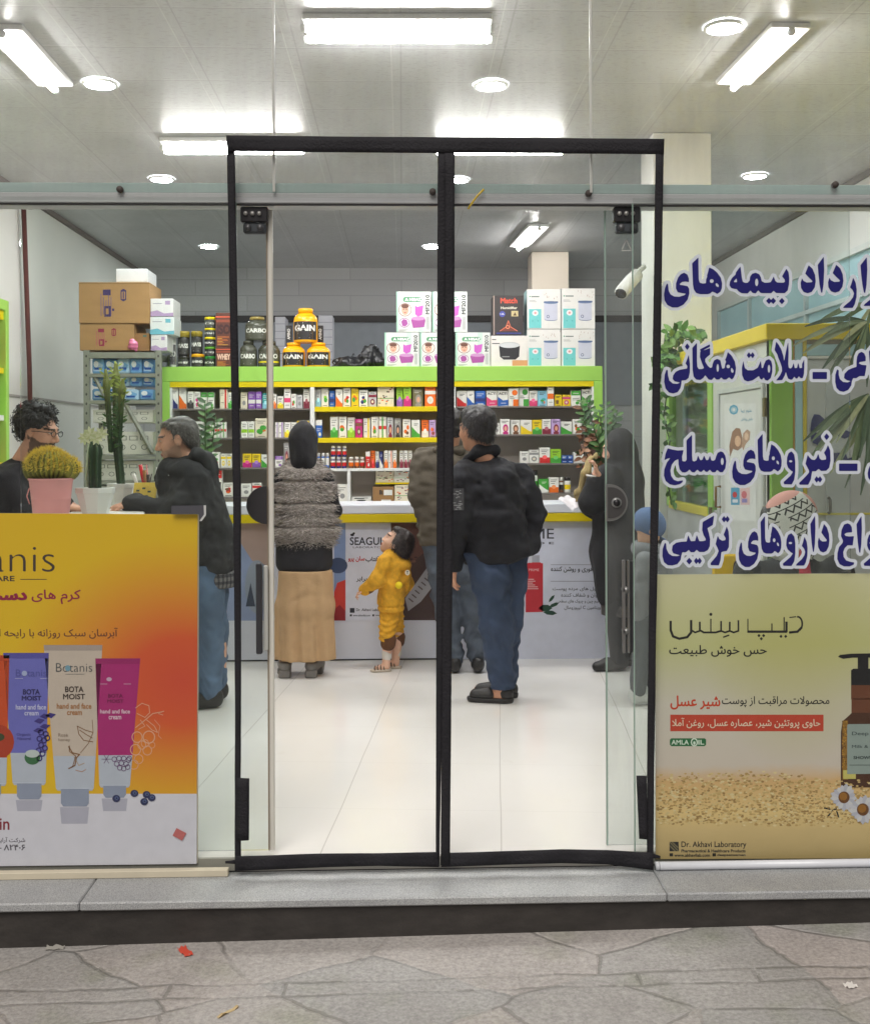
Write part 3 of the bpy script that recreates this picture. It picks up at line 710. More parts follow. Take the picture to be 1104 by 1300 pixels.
ix0, ix1 = P(215.5, 560, YS).x, P(754, 560, YS).x
MB().box(ix0 + .001, ix1 - .001, yb_ - .02, yb_, 0, zi - .001, SHB).build('back_panel', SHM, su)
MB().box(ix0 + .001, ix1 - .001, YS + .006, YS + .03, P(485, 484, YS).z - .048, zi - .001, YEL, .002).build('top_strip', SHM, su)
d1a, d1b, d2a, d2b = (P(q, 560, YS).x for q in (393.5, 399.5, 573.5, 578.5))
for a, b in ((ix0, ix0 + .02), (d1a, d1b), (d2a, d2b), (ix1 - .02, ix1)):
    MB().box(a + .001, b - .001, YS + .002, yb_ - .021, 0, zi - .05, WHT, .002).build('divider', SHM, su)
BAYS = {'left': (ix0 + .02, d1a), 'middle': (d1b, d2a), 'right': (d2b, ix1 - .02)}
BASE = {'left': (518, 555, 593, 630), 'middle': (516, 555.5, 594.5, 638), 'right': (516, 552, 589, 627)}
def shelf_z(bay, row): return P(485, BASE[bay][row], YS).z
for bay, (a, b) in BAYS.items():
    for r in range(4):
        z = shelf_z(bay, r); yellow = bay == 'middle' and r < 2
        th = .043 if yellow else .024 if bay == 'middle' else .014
        col = YEL if yellow else WHT if bay == 'middle' else lin(120, 114, 110)
        MB().box(a, b, YS + (.0 if yellow else .02), yb_ - .021, z - th, z, col, .002).build('shelf_board', SHM, su)
cz = P(463, 596, YS)
for px in (442.5,):
    u = P(px, 615, YS).x; MB().box(u - .014, u + .014, YS + .02, yb_ - .021, shelf_z('middle', 3), shelf_z('middle', 2) - .0245, WHT, .002).build('divider', SHM, su)

# ------------------------------------------------------------------ packs on the shelf
CN = dict(w=(236, 234, 228), cream=(232, 222, 200), grey=(150, 148, 148), red=(206, 44, 44), pink=(222, 70, 120), mag=(200, 40, 130), orange=(236, 112, 30), yel=(238, 206, 30), lime=(150, 200, 50),
          green=(70, 160, 60), teal=(70, 170, 170), lblue=(140, 196, 220), blue=(40, 96, 180), navy=(40, 48, 110), purple=(140, 90, 180), lilac=(190, 160, 210), brown=(120, 78, 50), maroon=(130, 40, 60), dark=(48, 44, 46), olive=(110, 104, 70), black=(28, 28, 30), silver=(196, 196, 198))
CN = {k: lin(v) for k, v in CN.items()}
ORD = ['first', 'second', 'third', 'fourth', 'fifth', 'sixth', 'seventh', 'eighth', 'ninth', 'tenth', 'eleventh', 'twelfth', 'thirteenth', 'fourteenth', 'fifteenth', 'sixteenth', 'seventeenth', 'eighteenth', 'nineteenth', 'twentieth', 'last']
def face_print(mb, x0, x1, z0, z1, y, base, acc, sty, rr):
    w, h = x1 - x0, z1 - z0; f = xz(y, .0003); tx = CN['dark'] if sum(base) > .9 else CN['w']
    def ln(u, v, ww, q=3, c=None): mb.rect(x0 + u * w, x0 + (u + ww) * w, z0 + v * h - .0022, z0 + v * h + .0022, f, c or tx, q)
    if sty == 'swoosh':
        mb.poly([(x0, z0), (x1, z0), (x1, z0 + .18 * h), (x0 + .75 * w, z0 + .24 * h), (x0 + .4 * w, z0 + .42 * h), (x0, z0 + .62 * h)], f, acc, 1); ln(.3, .78, .5); ln(.3, .70, .35)
    elif sty == 'band':
        mb.rect(x0, x1, z0 + .30 * h, z0 + .52 * h, f, acc, 1); ln(.15, .8, .7); ln(.15, .68, .5); ln(.2, .16, .6)
    elif sty == 'top':
        mb.rect(x0, x1, z0 + .70 * h, z1, f, acc, 1); ln(.2, .84, .6, 3, CN['w']); ln(.15, .5, .7); ln(.15, .4, .5); mb.disc(x0 + .65 * w, z0 + .2 * h, .2 * w, .11 * h, f, acc, 1, 10)
    elif sty == 'foot':
        mb.rect(x0, x1, z0, z0 + .36 * h, f, acc, 1); ln(.15, .84, .7); ln(.15, .74, .55); ln(.2, .6, .4); mb.disc(x0 + .5 * w, z0 + .38 * h, .24 * w, .13 * h, f, tuple(min(1, q * 1.5 + .1) for q in acc), 2, 12)
    elif sty == 'blob':
        for i in range(4):
            mb.disc(x0 + (.3 + .4 * rr.random()) * w, z0 + (.22 + .34 * rr.random()) * h, (.14 + .14 * rr.random()) * w, (.07 + .07 * rr.random()) * h, f, [acc, CN['orange'], acc, CN['brown']][i] if i < 3 or rr.random() < .5 else CN['green'], 1 + i * .5, 10)
        ln(.15, .86, .7); ln(.15, .76, .5); ln(.2, .06, .6)
    elif sty == 'fruit':
        mb.rect(x0, x1, z0 + .62 * h, z0 + .80 * h, f, acc, 1)
        mb.disc(x0 + .5 * w, z0 + .32 * h, .30 * w, .2 * h, f, acc, 1, 12); mb.disc(x0 + .5 * w, z0 + .32 * h, .16 * w, .1 * h, f, CN['cream'], 2, 10); ln(.2, .9, .6)
    elif sty == 'stripe':
        mb.rect(x0 + .62 * w, x0 + .86 * w, z0, z1, f, acc, 1); ln(.12, .8, .4); ln(.12, .7, .3); ln(.12, .3, .4)
    elif sty == 'cross':
        mb.rect(x0, x1, z0 + .40 * h, z0 + .56 * h, f, CN['red'], 1); mb.rect(x0 + .4 * w, x0 + .58 * w, z0, z1, f, acc, 1.5); ln(.1, .85, .7)
    elif sty == 'acti':
        mb.text('ACTI', x0 + .08 * w, x1 - .1 * w, z0 + .74 * h, z0 + .9 * h, f, CN['dark'], .03, 2)
        mb.poly([(x0, z0), (x1, z0 + .05 * h), (x1, z0 + .42 * h), (x0 + .5 * w, z0 + .38 * h), (x0, z0 + .62 * h)], f, acc, 1); ln(.3, .2, .5, 3, CN['w'])
    elif sty == 'portrait':
        mb.disc(x0 + .55 * w, z0 + .4 * h, .3 * w, .27 * h, f, acc, 1, 14); mb.disc(x0 + .55 * w, z0 + .38 * h, .17 * w, .16 * h, f, lin(225, 170, 140), 2, 12); mb.rect(x0 + .25 * w, x0 + .85 * w, z0, z0 + .16 * h, f, acc, 1.5); ln(.15, .86, .7); ln(.15, .77, .45)
    elif sty == 'pill':
        mb.disc(x0 + .62 * w, z0 + .76 * h, .30 * w, .16 * h, f, acc, 1, 12); mb.rect(x0 + .45 * w, x1, z0, z0 + .38 * h, f, acc, 1); ln(.1, .45, .5); ln(.1, .55, .4); mb.rect(x0, x1, z0 + .47 * h, z0 + .49 * h, f, CN['silver'], 2)
    elif sty == 'floral':
        for i in range(14):
            mb.disc(x0 + (.1 + .8 * rr.random()) * w, z0 + (.1 + .8 * rr.random()) * h, .07 * w, .035 * h, f, [CN['grey'], CN['maroon'], CN['olive'], CN['orange']][i % 4], 1 + .1 * i, 8)
        ln(.1, .9, .35); ln(.55, .9, .35); mb.rect(x0, x1, z0 + .36 * h, z0 + .39 * h, f, CN['green'], 2.6)
    else:
        ln(.15, .82, .7); ln(.15, .70, .5); mb.disc(x0 + .5 * w, z0 + .35 * h, .25 * w, .15 * h, f, acc, 1, 12)
def pack(name, x0, x1, z0, z1, yf, dep, base, acc, sty, label, cat, group, rr):
    mb = MB()
    if sty == 'can':
        cx, cy, r = (x0 + x1) / 2, yf + dep / 2, (x1 - x0) / 2 * .96; h = z1 - z0
        t = thing(name, label, cat, group, (cx, cy, z0))
        mb.lathe([(r * .94, z0), (r, z0 + .04 * h), (r, z0 + .2 * h), (r, z0 + .52 * h), (r, z0 + .68 * h), (r, z0 + .72 * h), (r * .8, z0 + .78 * h)], cx, cy, n=14, cols=[base, base, acc, CN['w'], base, base, base]); mb.build('body', GLOSSP, t)
        MB().lathe([(r * .85, z0 + .775 * h), (r * .86, z1 - .004), (r * .8, z1)], cx, cy, CN['w'] if base != CN['w'] else CN['dark'], n=14).build('lid', GLOSSP, t)
        return t
    tilt = rr.uniform(-.05, .05)
    mb.box(x0, x1, yf, yf + dep, z0, z1, base, .0015); face_print(mb, x0 + .001, x1 - .001, z0 + .001, z1 - .001, yf - .0003, base, acc, sty, rr)
    o = mb.build(name, PRINT, None, label, cat, group); return o
ROWS = {
 ('left', 0): '216 226 490 w navy swoosh white carton with a navy swoosh|227 237 490 w orange swoosh white carton with an orange swoosh|238 246 497 w dark foot short white carton with a dark foot|246.5 254 497 w mag blob white carton with a magenta flower|255 263 498 w green top white carton with green top and dots|263.5 272 498 w green top white carton with green top and dots|279 289 494 cream red stripe cream carton with one red stripe|289.5 296 498 w green foot white carton with green foot|305.5 314 498 cream grey plain plain cream carton|315 324 497 purple w band purple carton with white band|324.5 332 497 purple w band purple carton with white band|333 341 499 teal lblue foot teal carton with pale foot|346 351 500 w orange foot narrow white and orange carton|352 360 503 w yel foot white carton with yellow foot, blue print|360.5 369 493 w pink band tall white carton with pink band|369.5 376 500 w red blob white carton with red blots|376.5 384 501 silver grey plain silver grey carton|385 393 494 w maroon foot tall white carton with maroon foot',
 ('left', 1): '233 243 535 w dark band white carton with black band|244 258 535 w dark band white carton with black band|266 272 536 w green cross white carton crossed by red and green ribbons|272.5 279 536 w green cross white carton crossed by red and green ribbons|280 287.5 536 w green cross white carton crossed by red and green ribbons|306 314.5 535 w lime band white carton with lime bands|315 323 535 w lime band white carton with lime bands|324 340 531 cream green blob big cream carton with green drawing|349 353 536 w purple stripe narrow white carton, purple stripe|353.5 360 536 w purple stripe white carton, purple stripe|361 369 536 w yel foot white carton with yellow foot|369.5 376 536 w yel foot white carton with yellow foot|376.5 385 534 w yel top white carton with yellow lid flap|385.5 393 534 w yel top white carton with yellow lid flap',
 ('left', 2): '268 279 574 w red blob white carton with red leaves|280 287 576 w yel fruit white carton with a yellow fruit|287.5 294 576 w yel fruit white carton with a yellow fruit|308 319.5 576 yel mag foot yellow carton with magenta foot|320 331 576 yel purple foot yellow carton with purple foot|331.5 341 577 w green swoosh white carton with green swoosh|349 359 579 w purple top white carton with purple top|360 367 562 grey maroon portrait grey carton with a brown portrait|368 377 579 w blue foot white carton with blue foot',
 ('left', 3): '272 282 597 w red top white carton with red top|283 297 613 w red blob wide white carton with red blossoms|306 319 614 w grey plain low white carton|320 332 613 w red fruit low white and red carton',
 ('middle', 0): '400.5 407.5 494 silver lblue foot silver carton with pale blue foot|408 417 493 w lime blob white carton with lime and red fruit|418 425 496 blue navy band dark blue carton|426 435 494 w orange swoosh white carton with orange red splash|435.5 445 492 w red blob white carton with red splash|446 455 493 yel orange blob yellow carton with orange splash|455.5 467 495 w navy blob white carton with navy figure|467.5 478 497 silver maroon fruit silver carton with a maroon fruit|479 500 488 cream grey floral large cream carton with floral rows|503 511.5 491 lime purple foot lime and purple carton|512 522 489 lime mag foot lime carton with a magenta foot|523.5 537 493 olive grey portrait dark olive carton with grey head|539 553 491 orange w fruit orange red carton with a white fruit disc|554 563 493 w green foot white carton with a green foot|564 573 493 w blue foot white carton with blue foot',
 ('middle', 1): '400.5 409 533 blue w top blue carton with white top|419 429 529 w green foot white carton with green foot|430 440 529 w orange blob white carton with orange blots|441 450.5 530 w lime foot white carton with lime foot|451 460 532 mag brown fruit magenta carton with brown fruit|461 470 531 w yel stripe white carton with one yellow stripe|471 480 529 w orange blob white carton with orange splash|480.5 490.5 529 w green cross white carton crossed by green|491 499 530 silver maroon portrait silver carton with a maroon portrait|500 509 531 grey dark portrait grey carton with a dark portrait|511 521 532 w orange blob white carton with orange blots|522 533 533 w green swoosh white carton with green swoosh|535 544 533 orange w foot orange carton with white foot|544.5 553 533 lilac pink blob lilac pink carton|555 564 532 w pink foot white carton with pink foot',
 ('middle', 2): '402 407 575 blue w can blue white tub|407.5 412.5 575 blue w can blue white tub|413 418 575 blue w can blue white tub|419 426 580 navy red can navy tub with red label|426.5 433 580 navy red can navy tub with red label|433.5 440 580 navy red can navy tub with red label|442 449 580 brown orange can amber tub with orange label|449.5 456 580 brown orange can amber tub with orange label|456.5 463 580 brown red can amber tub with red label|464 470 573 red w top red tall carton with a white band|470.5 476 572 orange red foot orange tall carton|476.5 481 573 w navy foot white tall carton with navy foot|481.5 486 573 navy w swoosh navy tall carton|487.5 492.5 572 w orange foot slim white carton with orange foot|493 498 572 w orange stripe slim white carton with orange stripe|498.5 503.5 572 w orange foot slim white carton with orange foot|507 512 572 w maroon foot slim white carton with maroon foot|512.5 517.5 572 w maroon foot slim white carton with maroon foot|518 523 572 w maroon foot slim white carton with maroon foot|527 533 573 w grey plain slim white carton|534 541 573 w red foot slim white carton with red foot',
 ('right', 0): '579.5 592 496 w red swoosh white carton with red swoosh|592.5 602 496 w blue swoosh white carton with blue swoosh|603 616 496 blue navy band dark blue carton|617 631 496 w pink acti white carton lettered above a pink wave|631.5 645 496 w blue acti white carton lettered above a blue wave|645.5 658 493 w orange pill white carton with an orange pill|658.5 671 492 w green pill white carton with a green pill|671.5 682 496 w pink foot white carton with pink foot|682.5 694 496 lblue teal blob pale blue carton|694.5 703 485 w orange band tall white carton with orange bands|704 713 501 yel brown blob short yellow carton|713.5 724 501 yel mag fruit short yellow and magenta carton|724.5 737 496 w green top white carton with green top|738 750 494 w green acti white lettered carton above a green wave',
 ('right', 1): '627 634.5 537 w grey plain white carton|635 647 532 w mag portrait white and magenta carton with a portrait|648 660 533 w brown portrait white carton with brown portrait|660.5 675 533 w yel swoosh wide white carton with yellow corner|675.5 687.5 533 yel green foot yellow carton with green foot|688 699 532 w maroon foot white carton with maroon foot|699.5 711 532 lilac maroon portrait lilac carton with a portrait|711.5 726 535 w green swoosh white carton with green leaf|727 738 532 w brown blob white carton with brown twigs',
 ('right', 2): '660 671 573 w grey plain white carton|671.5 684 571 w grey fruit white carton with grey disc|684.5 698 568 w red foot white carton with red foot|698.5 712 570 lime green foot lime and green carton|712.5 720 578 blue navy band small dark blue carton|720.5 727 578 blue navy band small dark blue carton|728 741 574 w pink plain white pouch with pink print',
 ('right', 3): '675 683 597 w green can white bottle with green label|684 696 608 green w swoosh green carton with white swoosh|696.5 709 606 w orange foot white carton with orange foot|709.5 715.5 606 brown dark can brown bottle|716 725 606 w yel can clear tub with a white lid'}
RN = ['top', 'second', 'third', 'lowest']
CATS = {'can': 'tub'}
for (bay, row), txt in ROWS.items():
    z = shelf_z(bay, row) + .0008; items = [i.split(None, 6) for i in txt.split('|')]
    for k, (a, b, yt, base, acc, sty, desc) in enumerate(items):
        rr = random.Random(k * 31 + row * 7 + len(bay)); Yf = YS + (.035 if sty != 'can' else .03) + rr.random() * .035
        x0, x1, _, z1 = ext(float(a), float(b), float(yt), BASE[bay][row], Yf)
        name = 'medicine_tub' if sty == 'can' else 'medicine_carton'
        pack(name, x0 + .001, x1 - .001, z, z1, Yf, min(.12, max(.03, (x1 - x0) * .9)), CN[base], CN[acc], sty, f'{desc}, {ORD[k]} on {RN[row]} shelf of the {bay} bay', 'tub' if sty == 'can' else 'carton', 'medicine packs on the tall shelf', rr)
# a second tier of tubs and the odd things in the cubbyholes
zt2 = P(430, 580, YS + .03).z + .001
for k, (a, b) in enumerate(((419.5, 426), (427, 433), (434, 440))):
    x0, x1, _, z1 = ext(a, b, 566, 580, YS + .03)
    pack('medicine_tub', x0, x1, zt2, z1, YS + .035, .05, CN['navy'], CN['red'], 'can', f'navy tub with red label, {ORD[k]} of the three stacked on top of others', 'tub', 'medicine packs on the tall shelf', rnd)
zb4 = shelf_z('middle', 3) + .001; rr = random.Random(4)
def cub(x0, x1, yt, yb, name, base, acc, sty, label, cat, Y=YS + .06, dep=.2):
    a, b, z0, z1 = ext(x0, x1, yt, yb, Y); return pack(name, a, b, max(z0, zb4), z1, Y, dep, CN[base], CN[acc], sty, label, cat, None, rr)
cub(428, 441, 615, 638, 'carton', 'w', 'grey', 'plain', 'white carton in the small cubbyhole beside the woman in fur', 'carton')
cub(446, 471, 631, 638, 'box', 'w', 'dark', 'none', 'flat white box lying in the dark cubbyhole', 'box')
CARD = lin(150, 112, 70)
a, b, z0, z1 = ext(473, 500, 618, 638, YS + .05)
mb = MB().box(a, b, YS + .05, YS + .25, zb4, z1, CARD, .003); f = xz(YS + .049); w = b - a; h = z1 - zb4
mb.rect(a + .52 * w, a + .92 * w, zb4 + .45 * h, zb4 + .8 * h, f, WHT, 1).rect(a + .32 * w, a + .4 * w, zb4 + .5 * h, zb4 + .8 * h, f, CN['dark'], 1).rect(a + .42 * w, a + .47 * w, zb4 + .5 * h, zb4 + .75 * h, f, CN['dark'], 1).rect(a + .4 * w, a + .85 * w, zb4, zb4 + .16 * h, f, WHT, 1)
mb.build('cardboard_box', MATTE, None, 'small brown cardboard box with white stickers in the cubbyhole behind the counter', 'box')
cub(501, 524, 616, 638, 'box', 'cream', 'maroon', 'floral', 'cream box with red floral print beside the small brown cardboard box', 'box')
zc = P(500, 613, YS).z
a, b, _, z1 = ext(477, 500, 597, 612, YS + .1); pack('box', a, b, zc, z1, YS + .1, .2, CN['cream'], CN['brown'], 'floral', 'cream printed box on the upper cubbyhole ledge, nearer the woman in fur', 'box', None, rr)
a, b, _, z1 = ext(500.5, 524, 597, 612, YS + .1); pack('box', a, b, zc, z1, YS + .1, .2, CN['w'], CN['red'], 'floral', 'white printed box on the upper cubbyhole ledge, nearer the man in brown', 'box', None, rr)
MB().box(P(476, 613, YS).x, d2a - .001, YS + .08, yb_ - .022, zc - .014, zc - .0005, YEL).build('shelf_board', SHM, su)
# ------------------------------------------------------------------ things standing on top of the shelf
ZT = sz1 + .0008
def jar(x0, x1, yt, yb, Y, body, lab, lid, word, label, group, z0=None, shoulder=True, wc=None, stripe=None):
    a, b, zb, z1 = ext(x0, x1, yt, yb, Y); z0 = zb if z0 is None else z0; r = (b - a) / 2; cx = (a + b) / 2; cy = Y + r; h = z1 - z0
    t = thing('supplement_tub', label, 'tub', group, (cx, cy, z0)); sq = []
    if shoulder: prof = [(r * .92, z0), (r, z0 + .04 * h), (r, z0 + .62 * h), (r * .96, z0 + .72 * h), (r * .75, z0 + .82 * h), (r * .55, z0 + .87 * h)]
    else: prof = [(r * .95, z0), (r, z0 + .03 * h), (r, z0 + .72 * h), (r * .97, z0 + .76 * h)]
    MB().lathe(prof, cx, cy, body, n=28).build('body', GLOSSP, t)
    zl = prof[-1][1]; rl = prof[-1][0] * (1.12 if shoulder else 1.05)
    MB().lathe([(rl, zl), (rl, z1 - .006), (rl * .94, z1)], cx, cy, lid, n=28).build('lid', GLOSSP, t)
    mb = MB(); R2 = r * 1.004
    def wrap(u, v, q=0):
        an = u * 1.15; rr_ = R2 + q * .0004; return (cx + rr_ * math.sin(an), cy - rr_ * math.cos(an), z0 + v * h)
    n = 12; top = .60 if shoulder else .70
    for i in range(n):
        u0, u1 = -1 + 2 * i / n, -1 + 2 * (i + 1) / n; mb.quad(wrap(u0, .07), wrap(u1, .07), wrap(u1, top), wrap(u0, top), lab)
        if stripe: mb.quad(wrap(u0, .16, 1), wrap(u1, .16, 1), wrap(u1, .22, 1), wrap(u0, .22, 1), stripe)
    mb.text(word, -.82, .82, .32, .50, wrap, wc or CN['w'], .04, 2); mb.rect(-.5, .5, .24, .27, wrap, CN['silver'], 2); mb.rect(-.4, .35, .11, .14, wrap, CN['silver'], 2); mb.rect(-.55, -.1, .54, .565, wrap, CN['silver'], 2)
    mb.build('label_wrap', PRINT, t); return t
YT = YS + .04; GOLD = lin(246, 178, 18); BK = lin(34, 32, 34); OLV = lin(74, 74, 62); GG = 'protein tubs on top of the medicine shelf'
jar(357, 386, 434, 465, YT, GOLD, BK, GOLD, 'GAIN', 'yellow and black protein tub, bottom of its pile, next to the metal door edge', GG, ZT)
jar(388, 418, 434, 465, YT, GOLD, BK, GOLD, 'GAIN', 'yellow and black protein tub, bottom of its pile, next to the black bag', GG, ZT)
jar(371, 402, 390, 433.5, YT, GOLD, BK, GOLD, 'GAIN', 'yellow and black protein tub standing on top of two others', GG, P(387, 434, YT).z + .001)
jar(303, 325, 432, 465, YT, OLV, OLV, OLV, 'CARBO', 'olive protein tub, bottom of its pile, beside the black curtain edge', GG, ZT)
jar(326, 354, 432, 465, YT, OLV, OLV, OLV, 'CARBO', 'olive tub with a yellow stripe beside the nearest yellow one', GG, ZT, stripe=YEL)
jar(309, 340, 401, 432, YT, OLV, OLV, lin(150, 130, 70), 'CARBO', 'olive protein tub standing on top of the lower ones', GG, P(324, 432, YT).z + .001)
for a, b, l in ((363, 370, 'slim dark carton squeezed between yellow tubs on the side of the metal door edge'), (403, 410, 'slim dark carton squeezed between yellow tubs on the side of the black bag')):
    x0, x1, z0, z1 = ext(a, b, 413, 433, YT + .25); mb = MB().box(x0, x1, YT + .25, YT + .3, ZT, z1, BK, .001)
    mb.text('AMINO', x0 + .2 * (x1 - x0), x0 + .75 * (x1 - x0), z0 + .1 * (z1 - z0), z1 - .03, xz(YT + .249), WHT, .03, 1, rot=True); mb.build('carton', PRINT, None, l, 'carton')
jar(224, 239.5, 452, 465, YT, BK, lin(60, 60, 58), lin(50, 48, 46), 'WHEY', 'squat black tub under the taller black tub beside the small white bottle', GG, ZT, False)
jar(224, 239.5, 420, 451.5, YT, BK, lin(46, 44, 44), lin(150, 130, 40), 'MASS', 'tall black tub with a gold lid beside the small white bottle', GG, P(232, 452, YT).z + .001, False)
jar(241.5, 258, 449, 465, YT, BK, lin(52, 50, 48), lin(240, 170, 20), 'AMINO', 'squat black tub with an orange lid', GG, ZT, False)
jar(241.5, 256, 420, 448.5, YT, BK, lin(46, 44, 44), lin(150, 130, 40), 'MASS', 'tall black tub with a gold lid beside the stack of small cans', GG, P(249, 449, YT).z + .001, False)
zz = ZT
for k, (yt, yb, bd, ld, wd_) in enumerate(((452, 465, lin(40, 52, 36), lin(40, 130, 50), 'BCAA'), (440, 452, BK, lin(90, 150, 40), 'C8'), (427.5, 440, BK, YEL, 'NAC'), (416, 427.5, lin(60, 60, 56), YEL, 'PRE'), (402, 416, lin(60, 60, 56), YEL, 'C8'))):
    jar(258.5, 272.5, yt, yb, YT, bd, bd, ld, wd_, ['lowest can of the small stack, black with a green lid', 'second can up in the small stack, green lidded', 'middle can of the small stack, black with yellow lid', 'fourth can up in the small stack, yellow lidded', 'topmost can of the small stack, grey with a yellow lid'][k], GG, zz + .0005, False); zz = P(265, yt, YT).z
x0, x1, z0, z1 = ext(274, 293, 440.5, 465, YT); DR = lin(94, 48, 38)
for (yt, yb, lab, wd_) in ((440.5, 465, 'dark red printed carton standing under a taller one of its kind', 'WHEY'), (397, 440, 'taller dark red printed carton on top of another one', 'ISO')):
    x0, x1, z0, z1 = ext(274, 293, yt, yb, YT); z0 = ZT if yb == 465 else z0 + .001; w, h = x1 - x0, z1 - z0; mb = MB().box(x0, x1, YT, YT + .16, z0, z1, DR, .002); f = xz(YT - .0005)
    mb.text(wd_, x0 + .08 * w, x1 - .04 * w, z0 + .36 * h, z0 + .66 * h, f, lin(232, 190, 170) if wd_ != 'ISO' else lin(60, 22, 26), .05, 2)
    for i in range(9): mb.rect(x0 + .1 * w, x0 + (.4 + .5 * rnd.random()) * w, z0 + (.05 + .03 * i) * h, z0 + (.062 + .03 * i) * h, f, lin(200, 110, 50) if i % 3 else lin(240, 180, 60), 1)
    mb.rect(x0, x1, z0 + .86 * h, z0 + .9 * h, f, lin(220, 90, 60), 1).rect(x0, x1, z0 + .72 * h, z0 + .8 * h, f, lin(150, 70, 50), 1); mb.build('carton', PRINT, None, lab, 'carton')
jar(214.5, 223, 425, 465, YT, lin(220, 220, 216), lin(90, 88, 90), lin(214, 214, 210), 'ISO', 'slim white bottle at the very end of the medicine shelf top', GG, ZT, False)
# steam inhaler boxes
PUR = lin(172, 84, 160); PUR2 = lin(206, 98, 196); MG = 'white boxes picturing a purple face steamer'
def steamer(x0, x1, yt, yb, label, z0=None, Y=YT):
    a, b, zb, z1 = ext(x0, x1, yt, yb, Y); z0 = zb + .001 if z0 is None else z0; w, h = b - a, z1 - z0
    mb = MB().box(a, b, Y, Y + .22, z0, z1, lin(226, 228, 224), .002); X = lambda u, v, q=0: (a + u * w, Y - .0004 - q * .0003, z0 + v * h)
    mb.rect(.0, .05, .0, 1, X, lin(170, 214, 190), 1); mb.rect(.64, .78, .0, 1, X, lin(206, 226, 214), 1)
    gp = lin(96, 160, 116)
    mb.rect(.26, .66, .74, .87, X, gp, 1); mb.disc(.26, .805, .07, .065, X, gp, 1.4); mb.disc(.66, .805, .07, .065, X, gp, 1.4); mb.text('A NISAZ', .25, .72, .765, .845, X, lin(245, 245, 245), .05, 2.5)
    mb.disc(.25, .55, .19, .165, X, lin(130, 70, 60), 1); mb.disc(.25, .55, .175, .15, X, lin(236, 222, 214), 2); mb.disc(.25, .545, .10, .125, X, lin(226, 176, 150), 3); mb.disc(.25, .64, .11, .055, X, lin(110, 70, 55), 3.5)
    for e in (.21, .29): mb.disc(e, .565, .022, .012, X, lin(60, 40, 36), 4, 8)
    mb.disc(.25, .48, .03, .012, X, lin(190, 80, 80), 4, 8)
    mb.poly([(.54, .66), (.60, .62), (.78, .66), (.74, .42), (.62, .38), (.54, .44)], X, PUR2, 2)
    mb.poly([(.42, .30), (.52, .38), (.76, .38), (.84, .30), (.80, .12), (.48, .10)], X, PUR, 3); mb.disc(.63, .335, .20, .05, X, lin(206, 150, 200), 4); mb.disc(.23, .23, .15, .12, X, lin(140, 80, 130), 1.6); mb.disc(.23, .23, .135, .105, X, lin(236, 225, 235), 2.2); mb.poly([(.14, .26), (.20, .32), (.30, .30), (.33, .20), (.26, .14), (.17, .15)], X, PUR, 3)
    mb.text('MF2010', .84, .955, .44, .92, X, lin(48, 46, 50), .02, 2, rot=True)
    for i in range(3): mb.rect(.865 + .03 * i, .875 + .03 * i, .06, .38, X, lin(120, 118, 122), 2)
    for i in range(3): mb.rect(.07 + .0 * i, .34 - .06 * i, .055 - .018 * i, .062 - .018 * i, X, lin(110, 110, 110), 2)
    return mb.build('appliance_box', PRINT, None, label, 'box', MG)
steamer(488, 532, 422, 465, 'face steamer box, bottom row, next to the black plastic bag', ZT)
steamer(533, 576, 422, 465, 'face steamer box, bottom row, half hidden by the black centre strip', ZT)
steamer(578, 622, 422, 465, 'face steamer box, bottom row, next to the white bowl box', ZT)
steamer(503, 547, 370, 421.5, 'face steamer box, top row, fully in view beside the black centre strip')
steamer(548.5, 593, 370, 421.5, 'face steamer box, top row, half hidden by the black centre strip')
# humidifier, bowl and air purifier boxes
a, b, z0, z1 = ext(623, 670, 426, 465, YT); w, h = b - a, z1 - ZT; X = lambda u, v, q=0: (a + u * w, YT - .0004 - q * .0003, ZT + v * h)
mb = MB().box(a, b, YT, YT + .25, ZT, z1, lin(234, 228, 222), .002)
mb.disc(.50, .68, .28, .12, X, lin(200, 200, 200), 1, 24); mb.poly([(.22, .66), (.24, .32), (.34, .22), (.66, .22), (.76, .32), (.78, .66)], X, lin(40, 40, 44), 1.5); mb.disc(.50, .68, .26, .08, X, lin(216, 216, 218), 2, 24); mb.rect(.03, .24, .73, .76, X, lin(70, 70, 72), 1); mb.rect(.03, .14, .86, .89, X, lin(90, 90, 90), 1); mb.rect(.57, .98, .02, .2, X, lin(224, 160, 110), 1); mb.rect(.3, .5, .3, .33, X, lin(150, 150, 150), 2.5)
mb.build('appliance_box', PRINT, None, 'white box picturing a round black bowl on top of the shelf', 'box')
a, b, z0, z1 = ext(626, 664, 375, 425, YT); w, h = b - a, z1 - z0; X = lambda u, v, q=0: (a + u * w, YT - .0004 - q * .0003, z0 + v * h)
mb = MB().box(a, b, YT, YT + .24, z0 + .001, z1, lin(58, 52, 52), .002)
mb.text('Match', .24, .80, .80, .94, X, lin(226, 84, 60), .03, 2); mb.text('Humidifier', .25, .80, .655, .72, X, lin(226, 220, 200), .03, 2); mb.disc(.30, .53, .10, .075, X, lin(70, 80, 170), 1); mb.text('1.2L', .23, .37, .51, .555, X, WHT, .03, 3); mb.rect(.60, .83, .47, .61, X, lin(206, 190, 140), 1); mb.poly([(.66, .49), (.72, .58), (.78, .49)], X, lin(90, 60, 40), 2)
